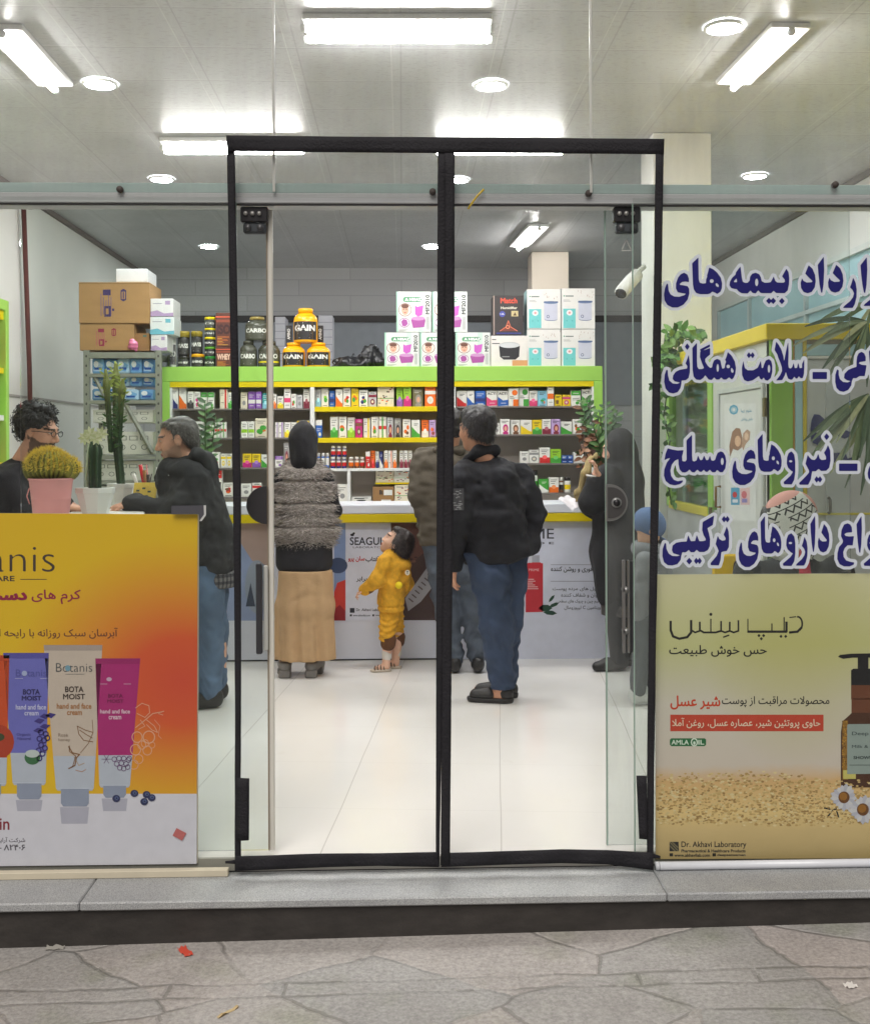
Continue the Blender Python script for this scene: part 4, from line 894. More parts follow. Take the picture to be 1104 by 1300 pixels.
mb.poly([(.22, .09), (.30, .16), (.42, .22), (.50, .38), (.56, .24), (.68, .16), (.80, .10)], X, lin(120, 60, 50), 1); mb.line([(.22, .10), (.42, .20), (.50, .36), (.58, .20), (.80, .10)], .02, X, lin(226, 120, 90), 2); mb.disc(.48, .2, .07, .05, X, lin(240, 150, 110), 3, 10, .4); mb.rect(.1, .92, .02, .06, X, lin(60, 66, 130), 1); mb.rect(.0, .04, 0, 1, X, lin(170, 150, 140), 1)
mb.build('appliance_box', PRINT, None, 'dark grey humidifier box with red title on top of the bowl box', 'box')
TEAL = lin(118, 204, 204)
def purifier(x0, x1, yt, yb, label, z0=None):
    a, b, zb, z1 = ext(x0, x1, yt, yb, YT); z0 = zb + .001 if z0 is None else z0; w, h = b - a, z1 - z0; X = lambda u, v, q=0: (a + u * w, YT - .0004 - q * .0003, z0 + v * h)
    mb = MB().box(a, b, YT, YT + .26, z0, z1, lin(234, 230, 226), .002); mb.quad((a - .0006, YT + .02, z0), (a - .0006, YT + .24, z0), (a - .0006, YT + .24, z1), (a - .0006, YT + .02, z1), lin(170, 206, 206))
    mb.rect(.05, .42, .02, .5, X, TEAL, 1); mb.disc(.24, .40, .09, .07, X, lin(244, 236, 236), 2); mb.disc(.24, .40, .04, .03, X, lin(230, 160, 160), 3, 10)
    for i in range(2): mb.disc(.16 + .16 * i, .2, .02, .015, X, lin(90, 170, 170), 2, 8)
    mb.disc(.08, .815, .022, .018, X, lin(90, 170, 130), 1, 10); mb.rect(.12, .36, .80, .825, X, lin(90, 110, 104), 1); mb.rect(.06, .24, .71, .72, X, lin(150, 150, 150), 1); mb.rect(.06, .28, .68, .69, X, lin(150, 150, 150), 1)
    mb.rect(.50, .90, .24, .66, X, lin(206, 206, 222), 1); mb.rect(.50, .92, .665, .695, X, lin(90, 108, 150), 2); mb.disc(.705, .665, .22, .035, X, lin(110, 128, 164), 1.4, 20); mb.disc(.705, .235, .19, .035, X, lin(96, 112, 150), .8, 20); mb.disc(.705, .245, .19, .03, X, lin(206, 206, 222), 1.2, 20); mb.disc(.62, .31, .045, .04, X, lin(70, 84, 124), 2, 12, .35)
    for i in range(9): u, v = .48 + .5 * rnd.random(), .76 + .2 * rnd.random(); mb.line([(u, v), (u + .03 * (rnd.random() - .5), v - .03)], .012, X, lin(190, 160, 150), 1)
    return mb.build('appliance_box', PRINT, None, label, 'box', 'white and turquoise boxes picturing a lidded pail')
purifier(669, 711.5, 418, 465, 'white and turquoise pail box, bottom row, next to the bowl box', ZT); purifier(712.5, 755, 418, 465, 'white and turquoise pail box, bottom row, at the end of the shelf', ZT)
purifier(669, 711.5, 367, 417.5, 'white and turquoise pail box, top row, next to the humidifier box'); purifier(712.5, 755, 366, 417.5, 'white and turquoise pail box, top row, at the end of the shelf')
# black bag
c = P(459, 462, YT + .1); BAGM = M('bin_liner', lin(30, 30, 33), rough=.28, bump=.8, bscale=26)
soft('plastic_bag', [ell(c + Vector((-.10, 0, .0)), (.13, .1, .07)), ell(c + Vector((.06, 0, .05)), (.12, .1, .10)), ell(c + Vector((.10, 0, .10)), (.06, .06, .06)), ell(c + Vector((0, 0, .0)), (.2, .1, .05))], .01, BAGM, None, noise=(((16, 16, 16), .025), ((40, 40, 40), .012)), clip=(ZT, 9), label='crumpled black plastic bag beside the yellow tubs on the shelf', cat='bag')
# grey storeroom cartons beyond the tubs
for k, (x0, x1, yt, yb, l) in enumerate(((349, 362, 402, 470, 'pale grey carton on end in the storeroom behind the yellow tubs'), (404, 422, 400, 470, 'stacked pale grey packets in the storeroom beside the yellow tubs'))):
    a, b, z0, z1 = ext(x0, x1, yt, yb, 7.2); mb = MB().box(a, b, 7.2, 7.5, 0, z1, lin(168, 168, 176), .004)
    for i in range(1, 14): mb.rect(a, b, z1 - .075 * i, z1 - .075 * i + .006, xz(7.199), lin(120, 120, 126), 1)
    mb.build('carton', PRINT, None, l, 'carton')

# ------------------------------------------------------------------ service counter
YC = 3.69; sc_ = S(YC); ctop, cw, cy_ = P(480, 640.5, YC - .04).z, P(480, 652.5, YC - .04).z, P(480, 663.5, YC - .04).z
c0, c1 = P(262, 700, YC).x, P(800, 700, YC).x
ct = thing('service_counter', 'long white pharmacy counter with a yellow band under its top and posters on its front', 'counter', loc=((c0 + c1) / 2, YC, 0))
CW = lin(226, 229, 238)
MB().box(c0 - .03, c1 + .03, YC - .04, YC + .44, cw, ctop, CW, .006).build('top', SHM, ct)
MB().box(c0 - .028, c1 + .028, YC - .038, YC + .43, cy_, cw - .001, YEL, .003).build('yellow_band', SHM, ct)
MB().box(c0, c1, YC, YC + .42, .012, cy_ - .001, lin(216, 219, 232), .003).build('front_panel', SHM, ct)
MB().box(c0 + .01, c1 - .01, YC + .015, YC + .4, .0005, .0115, lin(60, 58, 60)).build('plinth', SHM, ct)
MBp = MB
def cposter(name, build, label, mat=PRINT):
    mb = MB(); build(mb, pl(YC - .003, .0005)); return mb.build(name, mat, None, label, 'poster')
def cp1(mb, f):
    mb.rect(283, 345, 664, 788, f, lin(146, 160, 196)); mb.rect(283, 300, 664, 700, f, lin(126, 146, 190), 1)
    mb.poly([(306, 664), (345, 664), (345, 720), (320, 712), (306, 690)], f, lin(176, 150, 140), 1); mb.disc(326, 745, 15, 34, f, lin(150, 160, 176), 1.5); mb.poly([(312, 770), (318, 740), (324, 770)], f, lin(60, 70, 90), 2)
    for i, y in enumerate((696, 706)): mb.line([(283, y), (298, y)], .8, f, lin(60, 70, 110), 2)
    mb.text('شن کننده', 272, 292, 746, 738, f, lin(50, 54, 80), .01, 2); mb.text('سان', 284, 297, 706, 699, f, lin(180, 60, 70), .02, 2)
def cp2(mb, f):
    mb.rect(424, 438.5, 664, 788, f, lin(130, 152, 196)); mb.disc(429, 718, 12, 10, f, lin(60, 76, 110), 1); mb.poly([(424, 752), (428, 740), (438.4, 736), (438.4, 788), (424, 788)], f, lin(206, 60, 50), 1); mb.poly([(424, 774), (431, 768), (438.4, 776), (438.4, 788), (424, 788)], f, lin(150, 30, 40), 2)
def cp3(mb, f):
    mb.rect(438.5, 574, 664, 788, f, lin(218, 222, 238)); mb.poly([(496, 664), (574, 664), (574, 787.5), (512, 787.5), (506, 740), (497, 700)], f, lin(74, 54, 52), 1)
    mb.poly([(497, 664), (544, 664), (540, 700), (516, 720), (500, 700)], f, lin(98, 66, 58), 1.5)
    mb.poly([(514, 760), (548, 712), (553, 704), (574, 724), (574, 756), (556, 736), (534, 764), (518, 776)], f, lin(168, 168, 176), 2)
    for i in range(9): mb.line([(519 + 4 * i, 760 - 5.2 * i), (524 + 4 * i, 764 - 5.2 * i)], 1.6, f, lin(96, 84, 84), 3)
    for i in range(60): x, y = 500 + 70 * rnd.random(), 668 + 50 * rnd.random(); mb.disc(x, y, .8 + 1.6 * rnd.random(), .8 + 1.2 * rnd.random(), f, lin(120, 84, 70) if i % 2 else lin(60, 40, 40), 2.4 + i * .01, 7)
    mb.disc(447, 679, 2.6, 1.7, f, lin(30, 30, 40), 1); mb.disc(449, 677, 1.6, 1.2, f, lin(30, 30, 40), 1)
    mb.text('SEAGULL', 444, 494, 692, 682, f, lin(40, 42, 60), .012, 1); mb.text('LABORATORY', 448, 492, 696, 693.6, f, lin(80, 82, 100), .0, 1)
    mb.text('آفتاب', 464, 482, 714, 706, f, lin(40, 42, 60), .03, 1); mb.text('سان پرو', 442, 463, 714, 706, f, lin(190, 30, 40), .03, 1); mb.text('در برابر', 452, 476, 739, 732, f, lin(50, 52, 66), .02, 1); mb.text('حفاظت', 456, 474, 748, 741.5, f, lin(50, 52, 66), .02, 1)
    mb.rect(444, 450, 772, 778, f, lin(40, 42, 56), 1); mb.text('Dr. Akhavi Laboratory', 452, 492, 777, 772.5, f, lin(50, 52, 66), .02, 1); mb.rect(444, 446.6, 780, 782.6, f, lin(40, 42, 56), 1); mb.text('www.akhavilab.com', 448, 470, 782.6, 780, f, lin(70, 72, 86), .02, 1); mb.rect(472.5, 475, 780, 782.6, f, lin(40, 42, 56), 1); mb.text('seagull.sun', 476.5, 492, 782.6, 780, f, lin(70, 72, 86), .02, 1)
def cp4(mb, f):
    mb.rect(574.5, 790, 664, 837, f, lin(214, 217, 232))
    mb.text('BIOME', 640, 703, 684, 671, f, lin(60, 60, 72), .0, 1); mb.text('C O D E', 650, 703, 691, 688, f, lin(80, 80, 92), .02, 1)
    RD = lin(196, 42, 54); mb.poly([(667, 715), (689, 715), (689, 777), (667, 777.5)], f, RD, 1); mb.poly([(667, 718), (671, 714), (686, 714), (689, 718)], f, RD, 1.3); mb.rect(671, 684.5, 705, 714.5, f, lin(170, 172, 182), 1); mb.rect(671, 675, 705, 714.5, f, lin(206, 208, 216), 1.5); mb.text('PRIME', 671, 684, 725, 722, f, lin(230, 190, 190), .0, 2)
    for i in range(6): mb.rect(669, 675 + 9 * rnd.random(), 735 + 2.4 * i, 736 + 2.4 * i, f, lin(230, 190, 190), 2)
    mb.rect(658, 664, 770, 776, f, lin(70, 70, 80), 1)
    for (x, y, w, h, a) in ((692, 772, 9, 5, 0), (698, 778, 9, 3.4, .1), (700, 760, 6, 2.2, -.9), (703, 768, 7, 2.6, -.4)):
        ca, sa = math.cos(a), math.sin(a); mb.poly([(x + u * w * ca - v * h * sa, y + u * w * sa + v * h * ca) for u, v in ((-1, 0), (-.4, -.8), (.4, -.8), (1, 0), (.4, .8), (-.4, .8))], f, lin(24, 66, 48), 1 + .4 * a)
    mb.line([(699, 717), (770, 717)], .6, f, lin(120, 120, 132), 1); mb.line([(699, 738), (770, 738)], .6, f, lin(120, 120, 132), 1); mb.text('فوری و روشن کننده', 699, 752, 727, 719, f, lin(50, 50, 62), .02, 1)
    for i, (s_, x) in enumerate((('سلول های مرده پوست', 701), ('جوان و شفاف کننده', 712), ('ترمیم چین و چروک های سطحی', 706), ('ویتامین C لیپوزومال', 716))): mb.text(s_, x, 764 - 2 * (i % 2), 751 + 8 * i, 745 + 8 * i, f, lin(66, 66, 78), .01, 1)
cposter('counter_poster', cp1, 'blue poster with Persian lettering on the counter front beside the grey-haired man'); cposter('counter_poster', cp2, 'narrow strip of a blue poster with a red bottle beside the fur vest'); cposter('counter_poster', cp3, 'lilac and dark brown sunscreen poster on the counter front behind the child'); cposter('counter_poster', cp4, 'pale lilac poster with a red bottle and olives on the counter front')

# ------------------------------------------------------------------ steel rack with cartons
YR = 5.35; RK = lin(132, 134, 124); STEEL = M('rack_steel', attr=True, rough=.42, metal=.0, var=.12, vscale=12)
rx0, rx1, _, rz1 = ext(106, 205, 444.5, 640, YR); rk = thing('steel_rack', 'grey bolted steel rack of blue packs and white cartons behind the tall cactus', 'rack', loc=((rx0 + rx1) / 2, YR + .25, 0))
for x in (rx0, rx1 - .05):
    for y in (YR, YR + .46):
        mb = MB().box(x, x + .05, y, y + .04, 0, rz1, RK, .002)
        for i in range(28): mb.disc(x + .025, rz1 - .05 - .08 * i, .008, .012, xz(y - .0006), lin(60, 60, 58), 0, 8)
        mb.build('upright', STEEL, rk)
RSH = [(447, .05), (474, .03), (508, .03), (578, .035), (610, .03), (640, .03)]
for y, h in RSH:
    z = P(155, y, YR).z; MB().box(rx0 + .051, rx1 - .051, YR - .004, YR + .47, z - h, z, RK, .002).build('shelf_board', STEEL, rk)
a, b = P(156, 508, YR), P(193, 575, YR); MB().tube([(a.x, YR + .02, a.z), (b.x, YR + .02, b.z)], .02, RK, n=4, smooth=False).build('brace', STEEL, rk)
a, b = P(118, 476, YR), P(133, 505, YR); MB().tube([(a.x, YR + .02, a.z), (b.x, YR + .02, b.z)], .016, RK, n=4, smooth=False).build('brace', STEEL, rk)
def rz(i): return P(155, RSH[i][0], YR).z + .001
BLU = [lin(120, 170, 216), lin(90, 140, 200), lin(176, 204, 228), lin(210, 222, 232)]
def packs(y0, x0, x1, n, yt, zb, lab):
    for k in range(n):
        a, b, _, z1 = ext(x0 + (x1 - x0) * k / n, x0 + (x1 - x0) * (k + 1) / n, yt, yt + 20, YR + .05); rr = random.Random(k + y0)
        w, h = b - a, z1 - zb; mb = MB().box(a + .002, b - .002, YR + .06, YR + .3, zb, z1 - .01 * rr.random(), BLU[k % 3], .012); f = xz(YR + .0595)
        mb.poly([(a + .1 * w, zb + .2 * h), (a + .5 * w, zb + .75 * h), (a + .9 * w, zb + .55 * h), (a + .7 * w, zb + .15 * h)], f, BLU[(k + 2) % 4], 1); mb.disc(a + .35 * w, zb + .6 * h, .2 * w, .2 * h, f, lin(235, 238, 240), 2, 10); mb.rect(a + .2 * w, a + .75 * w, zb + .25 * h, zb + .4 * h, f, lin(40, 80, 160), 2.5)
        mb.build('soft_pack', GLOSSP, None, f'{["pale blue", "mid blue", "white and blue"][k % 3]} pack, {ORD[k]} in {lab} of the steel rack', 'pack', 'blue packs on the steel rack')
packs(1, 116, 196, 5, 454, rz(1), 'top compartment'); packs(2, 116, 196, 5, 476.5, rz(2) + .121, 'upper layer of the second compartment'); packs(3, 116, 196, 4, 493, rz(2), 'lower layer of the second compartment')
def rcart(x0, x1, yt, zb, label, print_='boxes'):
    a, b, _, z1 = ext(x0, x1, yt, yt + 20, YR + .03); w, h = b - a, z1 - zb; mb = MB().box(a, b, YR + .05, YR + .42, zb, z1, lin(206, 204, 194), .003); f = xz(YR + .0495); X = lambda u, v, q=0: (a + u * w, YR + .0495 - q * .0004, zb + v * h)
    for i in range(5): mb.rect(.06 + .18 * i, .2 + .18 * i, .62, .82, X, lin(120, 120, 118), 1); mb.rect(.075 + .18 * i, .185 + .18 * i, .65, .79, X, lin(206, 204, 194), 2); mb.disc(.13 + .18 * i, .32, .05, .12, X, lin(110, 112, 112), 1, 12, .25)
    mb.build('white_carton', PRINT, None, label, 'carton', 'white cartons in the steel rack')
rcart(117, 194, 520, rz(3) + .275, 'topmost white printed carton in the third compartment of the steel rack'); rcart(117, 194, 548, rz(3) + .005, 'white printed carton under the topmost one in the steel rack'); rcart(117, 194, 585, rz(4), 'white printed carton lying alone in the fourth compartment of the steel rack')
for k, (x0, x1) in enumerate(((118, 144), (146, 170), (172, 193))): rcart(x0, x1, 617, rz(5), f'small cream carton, {ORD[k]} along the lowest visible compartment of the steel rack')
# cartons heaped on the rack
CB = M('cardboard', attr=True, rough=.8, var=.08, vscale=5, stretch=(1, 1, 4))
def bigbox(x0, x1, yt, yb, Y, ink, label, z0=None, dep=.45):
    a, b, zb, z1 = ext(x0, x1, yt, yb, Y); z0 = zb + .001 if z0 is None else z0; w, h = b - a, z1 - z0; mb = MB().box(a, b, Y, Y + dep, z0, z1, lin(166, 128, 84), .004); X = lambda u, v, q=0: (a + u * w, Y - .0005 - q * .0004, z0 + v * h)
    mb.rect(0, 1, .965, .985, X, lin(120, 92, 60), 1); mb.poly([(.59, .57), (.59, .80), (.63, .84), (.67, .80), (.67, .57), (.63, .53)], X, ink, 1); mb.poly([(.605, .59), (.605, .77), (.655, .77), (.655, .59)], X, lin(166, 128, 84), 2); mb.rect(.622, .638, .6, .76, X, ink, 3)
    mb.rect(.36, .45, .16, .42, X, ink, 1); mb.rect(.38, .42, .22, .36, X, lin(166, 128, 84), 2); mb.rect(.34, .45, .68, .82, X, ink, 1) if h < .4 else None
    for i in range(5): mb.rect(.31 + .035 * i, .318 + .035 * i, .18 + .04 * (i % 2), .72 - .08 * (i % 3), X, tuple(q * 1.6 + .04 for q in ink), 1)
    mb.rect(.47, .5, .3, .36, X, ink, 1)
    return mb.build('cardboard_box', CB, None, label, 'box')
zr = rz1 + .001
bigbox(101, 170, 411, 444, YR + .02, lin(140, 40, 70), 'brown cardboard box with red print lying directly on the steel rack', zr)
bigbox(100, 190, 358, 410.5, YR + .02, lin(62, 48, 96), 'big brown cardboard box with purple print on top of another', None)
a, b, z0, z1 = ext(147, 187, 341, 358, YR + .1); MB().box(a, b, YR + .1, YR + .45, z0 + .001, z1, lin(222, 220, 224), .004).build('white_box', PRINT, None, 'plain white box on top of the big brown cardboard box', 'box')
def wbox(x0, x1, yt, yb, label, c=(226, 224, 226), acc=(176, 150, 190), z0=None, Y=YR + .04):
    a, b, zb, z1 = ext(x0, x1, yt, yb, Y); z0 = zb + .001 if z0 is None else z0; w, h = b - a, z1 - z0; mb = MB().box(a, b, Y, Y + .3, z0, z1, lin(c), .003); X = lambda u, v, q=0: (a + u * w, Y - .0005 - q * .0004, z0 + v * h)
    mb.poly([(.0, .0), (1, .0), (1, .22), (.6, .16), (.3, .34), (0, .26)], X, lin(acc), 1); mb.rect(.64, .86, .66, .88, X, lin(acc), 1); mb.rect(.1, .5, .7, .74, X, lin(150, 150, 160), 1); mb.build('white_box', PRINT, None, label, 'box')
wbox(191.5, 212, 425, 444, 'small white box, lowest of the white stack beside the big cardboard boxes', z0=zr); wbox(190.5, 221, 402, 424.5, 'white box with turquoise print in the middle of the white stack', (222, 226, 228), (110, 180, 200)); wbox(191, 220, 379, 401.5, 'white box with lilac print topmost in the white stack beside the cardboard')
a, b, z0, z1 = ext(171, 190, 423, 444, YR + .08); MB().box(a, b, YR + .08, YR + .3, zr, z1, lin(158, 118, 76), .003).rect(a + .07, a + .1, z1 - .03, z1 - .015, xz(YR + .0795), lin(80, 120, 110), 1).build('cardboard_box', CB, None, 'small open brown box between the red printed box and the white stack', 'box')
c = P(168, 438, YR + .01); soft('pink_pack', [ell(c, (.035, .03, .05)), ell(c + Vector((.03, 0, -.01)), (.02, .02, .04))], .008, GLOSSP, None, noise=(((30, 30, 30), .01),), colf=lambda V: np.array(lin(224, 120, 160))[None] * (1 - .35 * (np.sin(V[:, 2:3] * 190) > .3)), label='small pink and white wrapped pack on the rack beside the cardboard box', cat='pack')
# ------------------------------------------------------------------ reception desk and what stands on it
dx0, dx1 = P(60, 650, 2.3).x - .02, P(203, 650, 2.6).x; DZ = 1.135
dk = thing('reception_desk', 'narrow white reception desk standing between the two men behind the orange poster', 'desk', loc=((dx0 + dx1) / 2, 1.9, 0))
MB().box(dx0, dx1, 1.05, 2.95, DZ - .03, DZ, lin(224, 222, 216), .004).build('desk_top', SHM, dk)
MB().box(dx0 + .04, dx1 - .04, 1.1, 2.9, .06, DZ - .031, lin(190, 190, 188), .003).build('carcass', SHM, dk)
MB().box(dx0 + .06, dx1 - .06, 1.12, 2.88, .0005, .0595, lin(60, 60, 62)).build('plinth', SHM, dk)
SOIL = M('soil', lin(70, 54, 40), rough=.95, bump=.8, bscale=90)
# pink pot with a barrel cactus
c = P(65, 648, 1.6); c.z = DZ; r = .109; hp = P(65, 607, 1.6).z - DZ
t = thing('potted_cactus', 'round golden barrel cactus in a pink tin pot on the reception desk', 'plant', loc=c)
PK = M('pink_tin', lin(222, 150, 150), rough=.4, var=.05, vscale=8)
p_ = MB().lathe([(r * .78, DZ + .001), (r * .80, DZ + .01), (r * .87, DZ + .48 * hp), (r * .89, DZ + .50 * hp), (r * .875, DZ + .52 * hp), (r * .97, DZ + hp - .012), (r * 1.02, DZ + hp - .008), (r * 1.02, DZ + hp), (r * .95, DZ + hp)], c.x, c.y, n=36, cap=False).build('pot', PK, t)
MB().lathe([(r * .95, DZ + hp - .02), (.001, DZ + hp - .012)], c.x, c.y, n=20, cap=False).build('soil', SOIL, t)
MB().tube([(c.x - r * 1.0, c.y, DZ + hp - .05), (c.x - r * 1.08, c.y - .01, DZ + hp - .09), (c.x - r * .95, c.y - .01, DZ + hp - .13)], .003, lin(210, 150, 150)).build('ring_handle', PK, p_)
CACT = M('cactus_skin', attr=True, rough=.6, var=.1, vscale=30)
def cact(V):
    a = np.arctan2(V[:, 1] - c.y, V[:, 0] - c.x); return np.array(lin(150, 146, 56))[None] * (.7 + .35 * np.sin(a * 24)[:, None])
cc = Vector((c.x - .012, c.y, DZ + hp + .062)); c2 = Vector((c.x + .07, c.y + .01, DZ + hp + .045))
body = soft('cactus_body', [ell(cc, (.105, .10, .085)), ell(c2, (.065, .07, .06)), ell(cc - Vector((.06, 0, .02)), (.06, .07, .06))], .006, CACT, t, colf=cact, disp=lambda p: (.006 * np.sin(np.arctan2(p[:, 1] - cc.y, p[:, 0] - cc.x) * 24)).astype(np.float32))
mb = MB(); rr = random.Random(3)
for k in range(3200):
    u, v = rr.random() * 2 * math.pi, math.acos(rr.uniform(-.25, 1)); q = cc if rr.random() < .72 else c2; ra = (.105, .10, .085) if q is cc else (.066, .07, .06)
    u = round(u * 24 / 6.283) * 6.283 / 24 if rr.random() < .8 else u; d = Vector((math.sin(v) * math.cos(u), math.sin(v) * math.sin(u), math.cos(v))); p = q + Vector((d.x * ra[0], d.y * ra[1], d.z * ra[2]))
    e = (d + Vector((rr.uniform(-.9, .9), rr.uniform(-.9, .9), rr.uniform(-.6, .9)))).normalized() * rr.uniform(.014, .032); s_ = e.cross(Vector((0, 1, .2))).normalized() * .0015
    mb.add([p - s_, p + s_, p + e], [(0, 1, 2)], lin(244, 216, 96) if rr.random() < .8 else lin(206, 170, 70))
mb.build('spine', M('spines', attr=True, rough=.5), body, kind='stuff')
# white square pot with a short columnar cactus
WPOT = M('white_plastic', lin(222, 222, 218), rough=.35)
def sqpot(cx, cy, w0, w1, h, par, name='pot'):
    mb = MB(); prof = [(w0, DZ + .001), (w0, DZ + .012), (w1 * .94, DZ + h * .8), (w1, DZ + h * .82), (w1, DZ + h), (w1 * .92, DZ + h), (w1 * .88, DZ + h * .86)]
    V = []; F = []; n = 8
    an = [math.pi / 8 + i * math.pi / 4 for i in range(8)]
    for rr_, z in prof: V += [(cx + rr_ * math.cos(a), cy + rr_ * math.sin(a) * .9, z) for a in an]
    for j in range(len(prof) - 1): F += [(j * n + i, j * n + (i + 1) % n, (j + 1) * n + (i + 1) % n, (j + 1) * n + i) for i in range(n)]
    F.append(tuple(range((len(prof) - 1) * n, len(prof) * n))); return mb.add(V, F, lin(222, 222, 218)).build(name, WPOT, par, bevel=.004)
def column(base, top, r, par, name='stem', ribs=6, col=(40, 66, 40), tip=None):
    base, top = Vector(base), Vector(top); H = (top - base).length
    def cf(V):
        k = np.clip((V[:, 2:3] - base.z) / H, 0, 1); a = np.arctan2(V[:, 1] - base.y, V[:, 0] - base.x)[:, None]
        q = np.array(lin(col))[None] * (.7 + .5 * (np.cos(a * ribs) > .55)); 
        return q if tip is None else q * (1 - k ** 3) + np.array(lin(tip))[None] * k ** 3
    def dp(p):
        ax = base[0] + (top.x - base.x) * np.clip((p[:, 2] - base.z) / H, 0, 1); ay = base[1] + (top.y - base.y) * np.clip((p[:, 2] - base.z) / H, 0, 1)
        return (-.22 * r * np.cos(np.arctan2(p[:, 1] - ay, p[:, 0] - ax) * ribs)).astype(np.float32)
    return soft(name, [cone(base, base.lerp(top, .85), r * .85, r), cone(base.lerp(top, .8), top, r, r * .45)], .005, CACT, par, disp=dp, colf=cf)
def thorns(par, base, top, r, n, rr, ribs=6):
    mb = MB(); base, top = Vector(base), Vector(top)
    for k in range(n):
        a = rr.randrange(ribs) * 2 * math.pi / ribs + .1 * rr.random(); d = Vector((math.cos(a), math.sin(a), .2)); p = base.lerp(top, (k + .5) / n) + d * r * 1.1
        e = (d + Vector((rr.uniform(-.6, .6), rr.uniform(-.6, .6), rr.uniform(-.4, .6)))) * .012; s_ = Vector((0, 0, .0012)); mb.add([p - s_, p + s_, p + e], [(0, 1, 2)], lin(150, 140, 100))
    return mb.build('spine', _mc['spines'], par, kind='stuff')
c = P(121, 648, 1.75); c.z = DZ; rr = random.Random(8)
t = thing('potted_cactus', 'short dark column cactus with pale flowers in a white eight sided pot', 'plant', loc=c)
hp = P(121, 619, 1.75).z - DZ; sqpot(c.x, c.y, .066, .102, hp, t)
MB().lathe([(.085, DZ + hp - .012), (.001, DZ + hp - .008)], c.x, c.y, n=12, cap=False).build('soil', SOIL, t)
tp = P(120, 562, 1.75); s_ = column((c.x, c.y, DZ + hp - .02), (tp.x, c.y, tp.z), .030, t); thorns(s_, (c.x, c.y, DZ + hp), (tp.x, c.y, tp.z), .03, 70, rr)
st2 = P(111, 560, 1.70); MB().tube([(c.x - .03, c.y, DZ + hp), (c.x - .045, c.y, (DZ + st2.z) / 2), (st2.x, c.y - .03, st2.z)], .006, lin(176, 186, 160)).build('flower_stalk', CACT, t)
for k in range(4):
    f0 = P(108 + 7 * k, 556 - 6 * (k % 2), 1.70); mb = MB()
    for i in range(8):
        a = i * .785 + k; mb.leaf(f0, (math.cos(a), -.5, math.sin(a)), (0, -1, .2), .035, .018, lin(226, 226, 190) if i % 2 else lin(200, 206, 160), .4, 3)
    mb.build('flower', M('petal', attr=True, rough=.6), t)
# tall three armed cactus
c = P(154, 640, 2.72); c.z = DZ
t = thing('potted_cactus', 'tall dark green candelabra cactus with yellow tips in front of the steel rack', 'plant', loc=c); rr = random.Random(12)
hp = .14; sqpot(c.x, c.y, .06, .085, hp, t)
b0 = Vector((c.x, c.y, DZ + hp - .02)); m0 = P(148, 566, 2.72)
trunk = column(b0, m0 + Vector((0, 0, .06)), .024, t, 'trunk', 4, (38, 62, 36))
for (xa, ya, xb, yb, nm) in ((148, 570, 147, 462, 0), (141, 572, 134, 470, 1), (151, 560, 156, 482, 2)):
    a, b = P(xa, ya, 2.72 - .03 * nm), P(xb, yb, 2.72 - .05 * nm); q = column(a, b, .019 if nm == 0 else .016, t, 'arm', 4, (44, 74, 40), (140, 146, 72)); thorns(q, a, b, .024, 60, rr, 4)
    mb = MB()
    for i in range(34):
        p = a.lerp(b, (i + .5) / 34); an = rr.random() * 6.28; d = Vector((math.cos(an), math.sin(an) * .6 - .3, .5)); mb.leaf(p + d * .018, d, (0, -1, .3), rr.uniform(.02, .045), .014, lin(60, 96, 44) if i < 22 else lin(150, 166, 70), .3, 3)
    mb.build('leaf', M('foliage', attr=True, rough=.5, var=.15, vscale=30), q, kind='stuff')
LEAFM = _mc['foliage']
# cup of pens, yellow card holder, papers
c = P(187, 640, 2.66); c.z = DZ
t = thing('pen_cup', 'cup of pens and red white sachets on the desk before the grey-haired man', 'cup', loc=c)
MB().lathe([(.04, DZ + .001), (.045, DZ + .12), (.041, DZ + .12), (.038, DZ + .02)], c.x, c.y, lin(70, 46, 36), n=16, cap=False).build('cup', GLOSSP, t)
for k in range(9):
    a = c + Vector((rnd.uniform(-.03, .03), rnd.uniform(-.02, .02), .03)); b = a + Vector((rnd.uniform(-.06, .06), rnd.uniform(-.04, .02), rnd.uniform(.15, .23))); cl = [lin(200, 40, 50), lin(232, 226, 220), lin(214, 130, 130), lin(60, 50, 46), lin(150, 100, 60)][k % 5]
    if k < 5: w = .012; MB().tube([a, b], [.006, w], cl, n=6, flat=.4).build('sachet', GLOSSP, t)
    else: MB().tube([a, b], .0035, cl, n=6).build('pen', GLOSSP, t)
c = P(184, 640, 2.2); x0, x1, z0, z1 = ext(168, 197, 613, 638, 2.56); mb = MB(); mb.add([(x0, 2.54, DZ + .02), (x1, 2.54, DZ + .02), (x1, 2.61, z1), (x0, 2.61, z1), (x0, 2.55, DZ + .001), (x1, 2.55, DZ + .001), (x1, 2.625, z1), (x0, 2.625, z1)], [(0, 1, 2, 3), (4, 7, 6, 5), (0, 4, 5, 1), (3, 2, 6, 7), (0, 3, 7, 4), (1, 5, 6, 2)], lin(214, 182, 60))
w = x1 - x0
for i, (u, v) in enumerate(((.2, .6), (.45, .7), (.7, .55), (.35, .4), (.6, .35))): k = v; mb.quad((x0 + (u - .07) * w, 2.539 + .07 * k, DZ + .02 + (z1 - DZ - .02) * k), (x0 + (u + .07) * w, 2.539 + .07 * k, DZ + .02 + (z1 - DZ - .02) * k), (x0 + (u + .07) * w, 2.539 + .07 * (k + .08), DZ + .02 + (z1 - DZ - .02) * (k + .08)), (x0 + (u - .07) * w, 2.539 + .07 * (k + .08), DZ + .02 + (z1 - DZ - .02) * (k + .08)), lin(60, 70, 50))
mb.build('card_holder', PRINT, None, 'yellow leaning card holder beside the pen cup on the reception desk', 'holder')
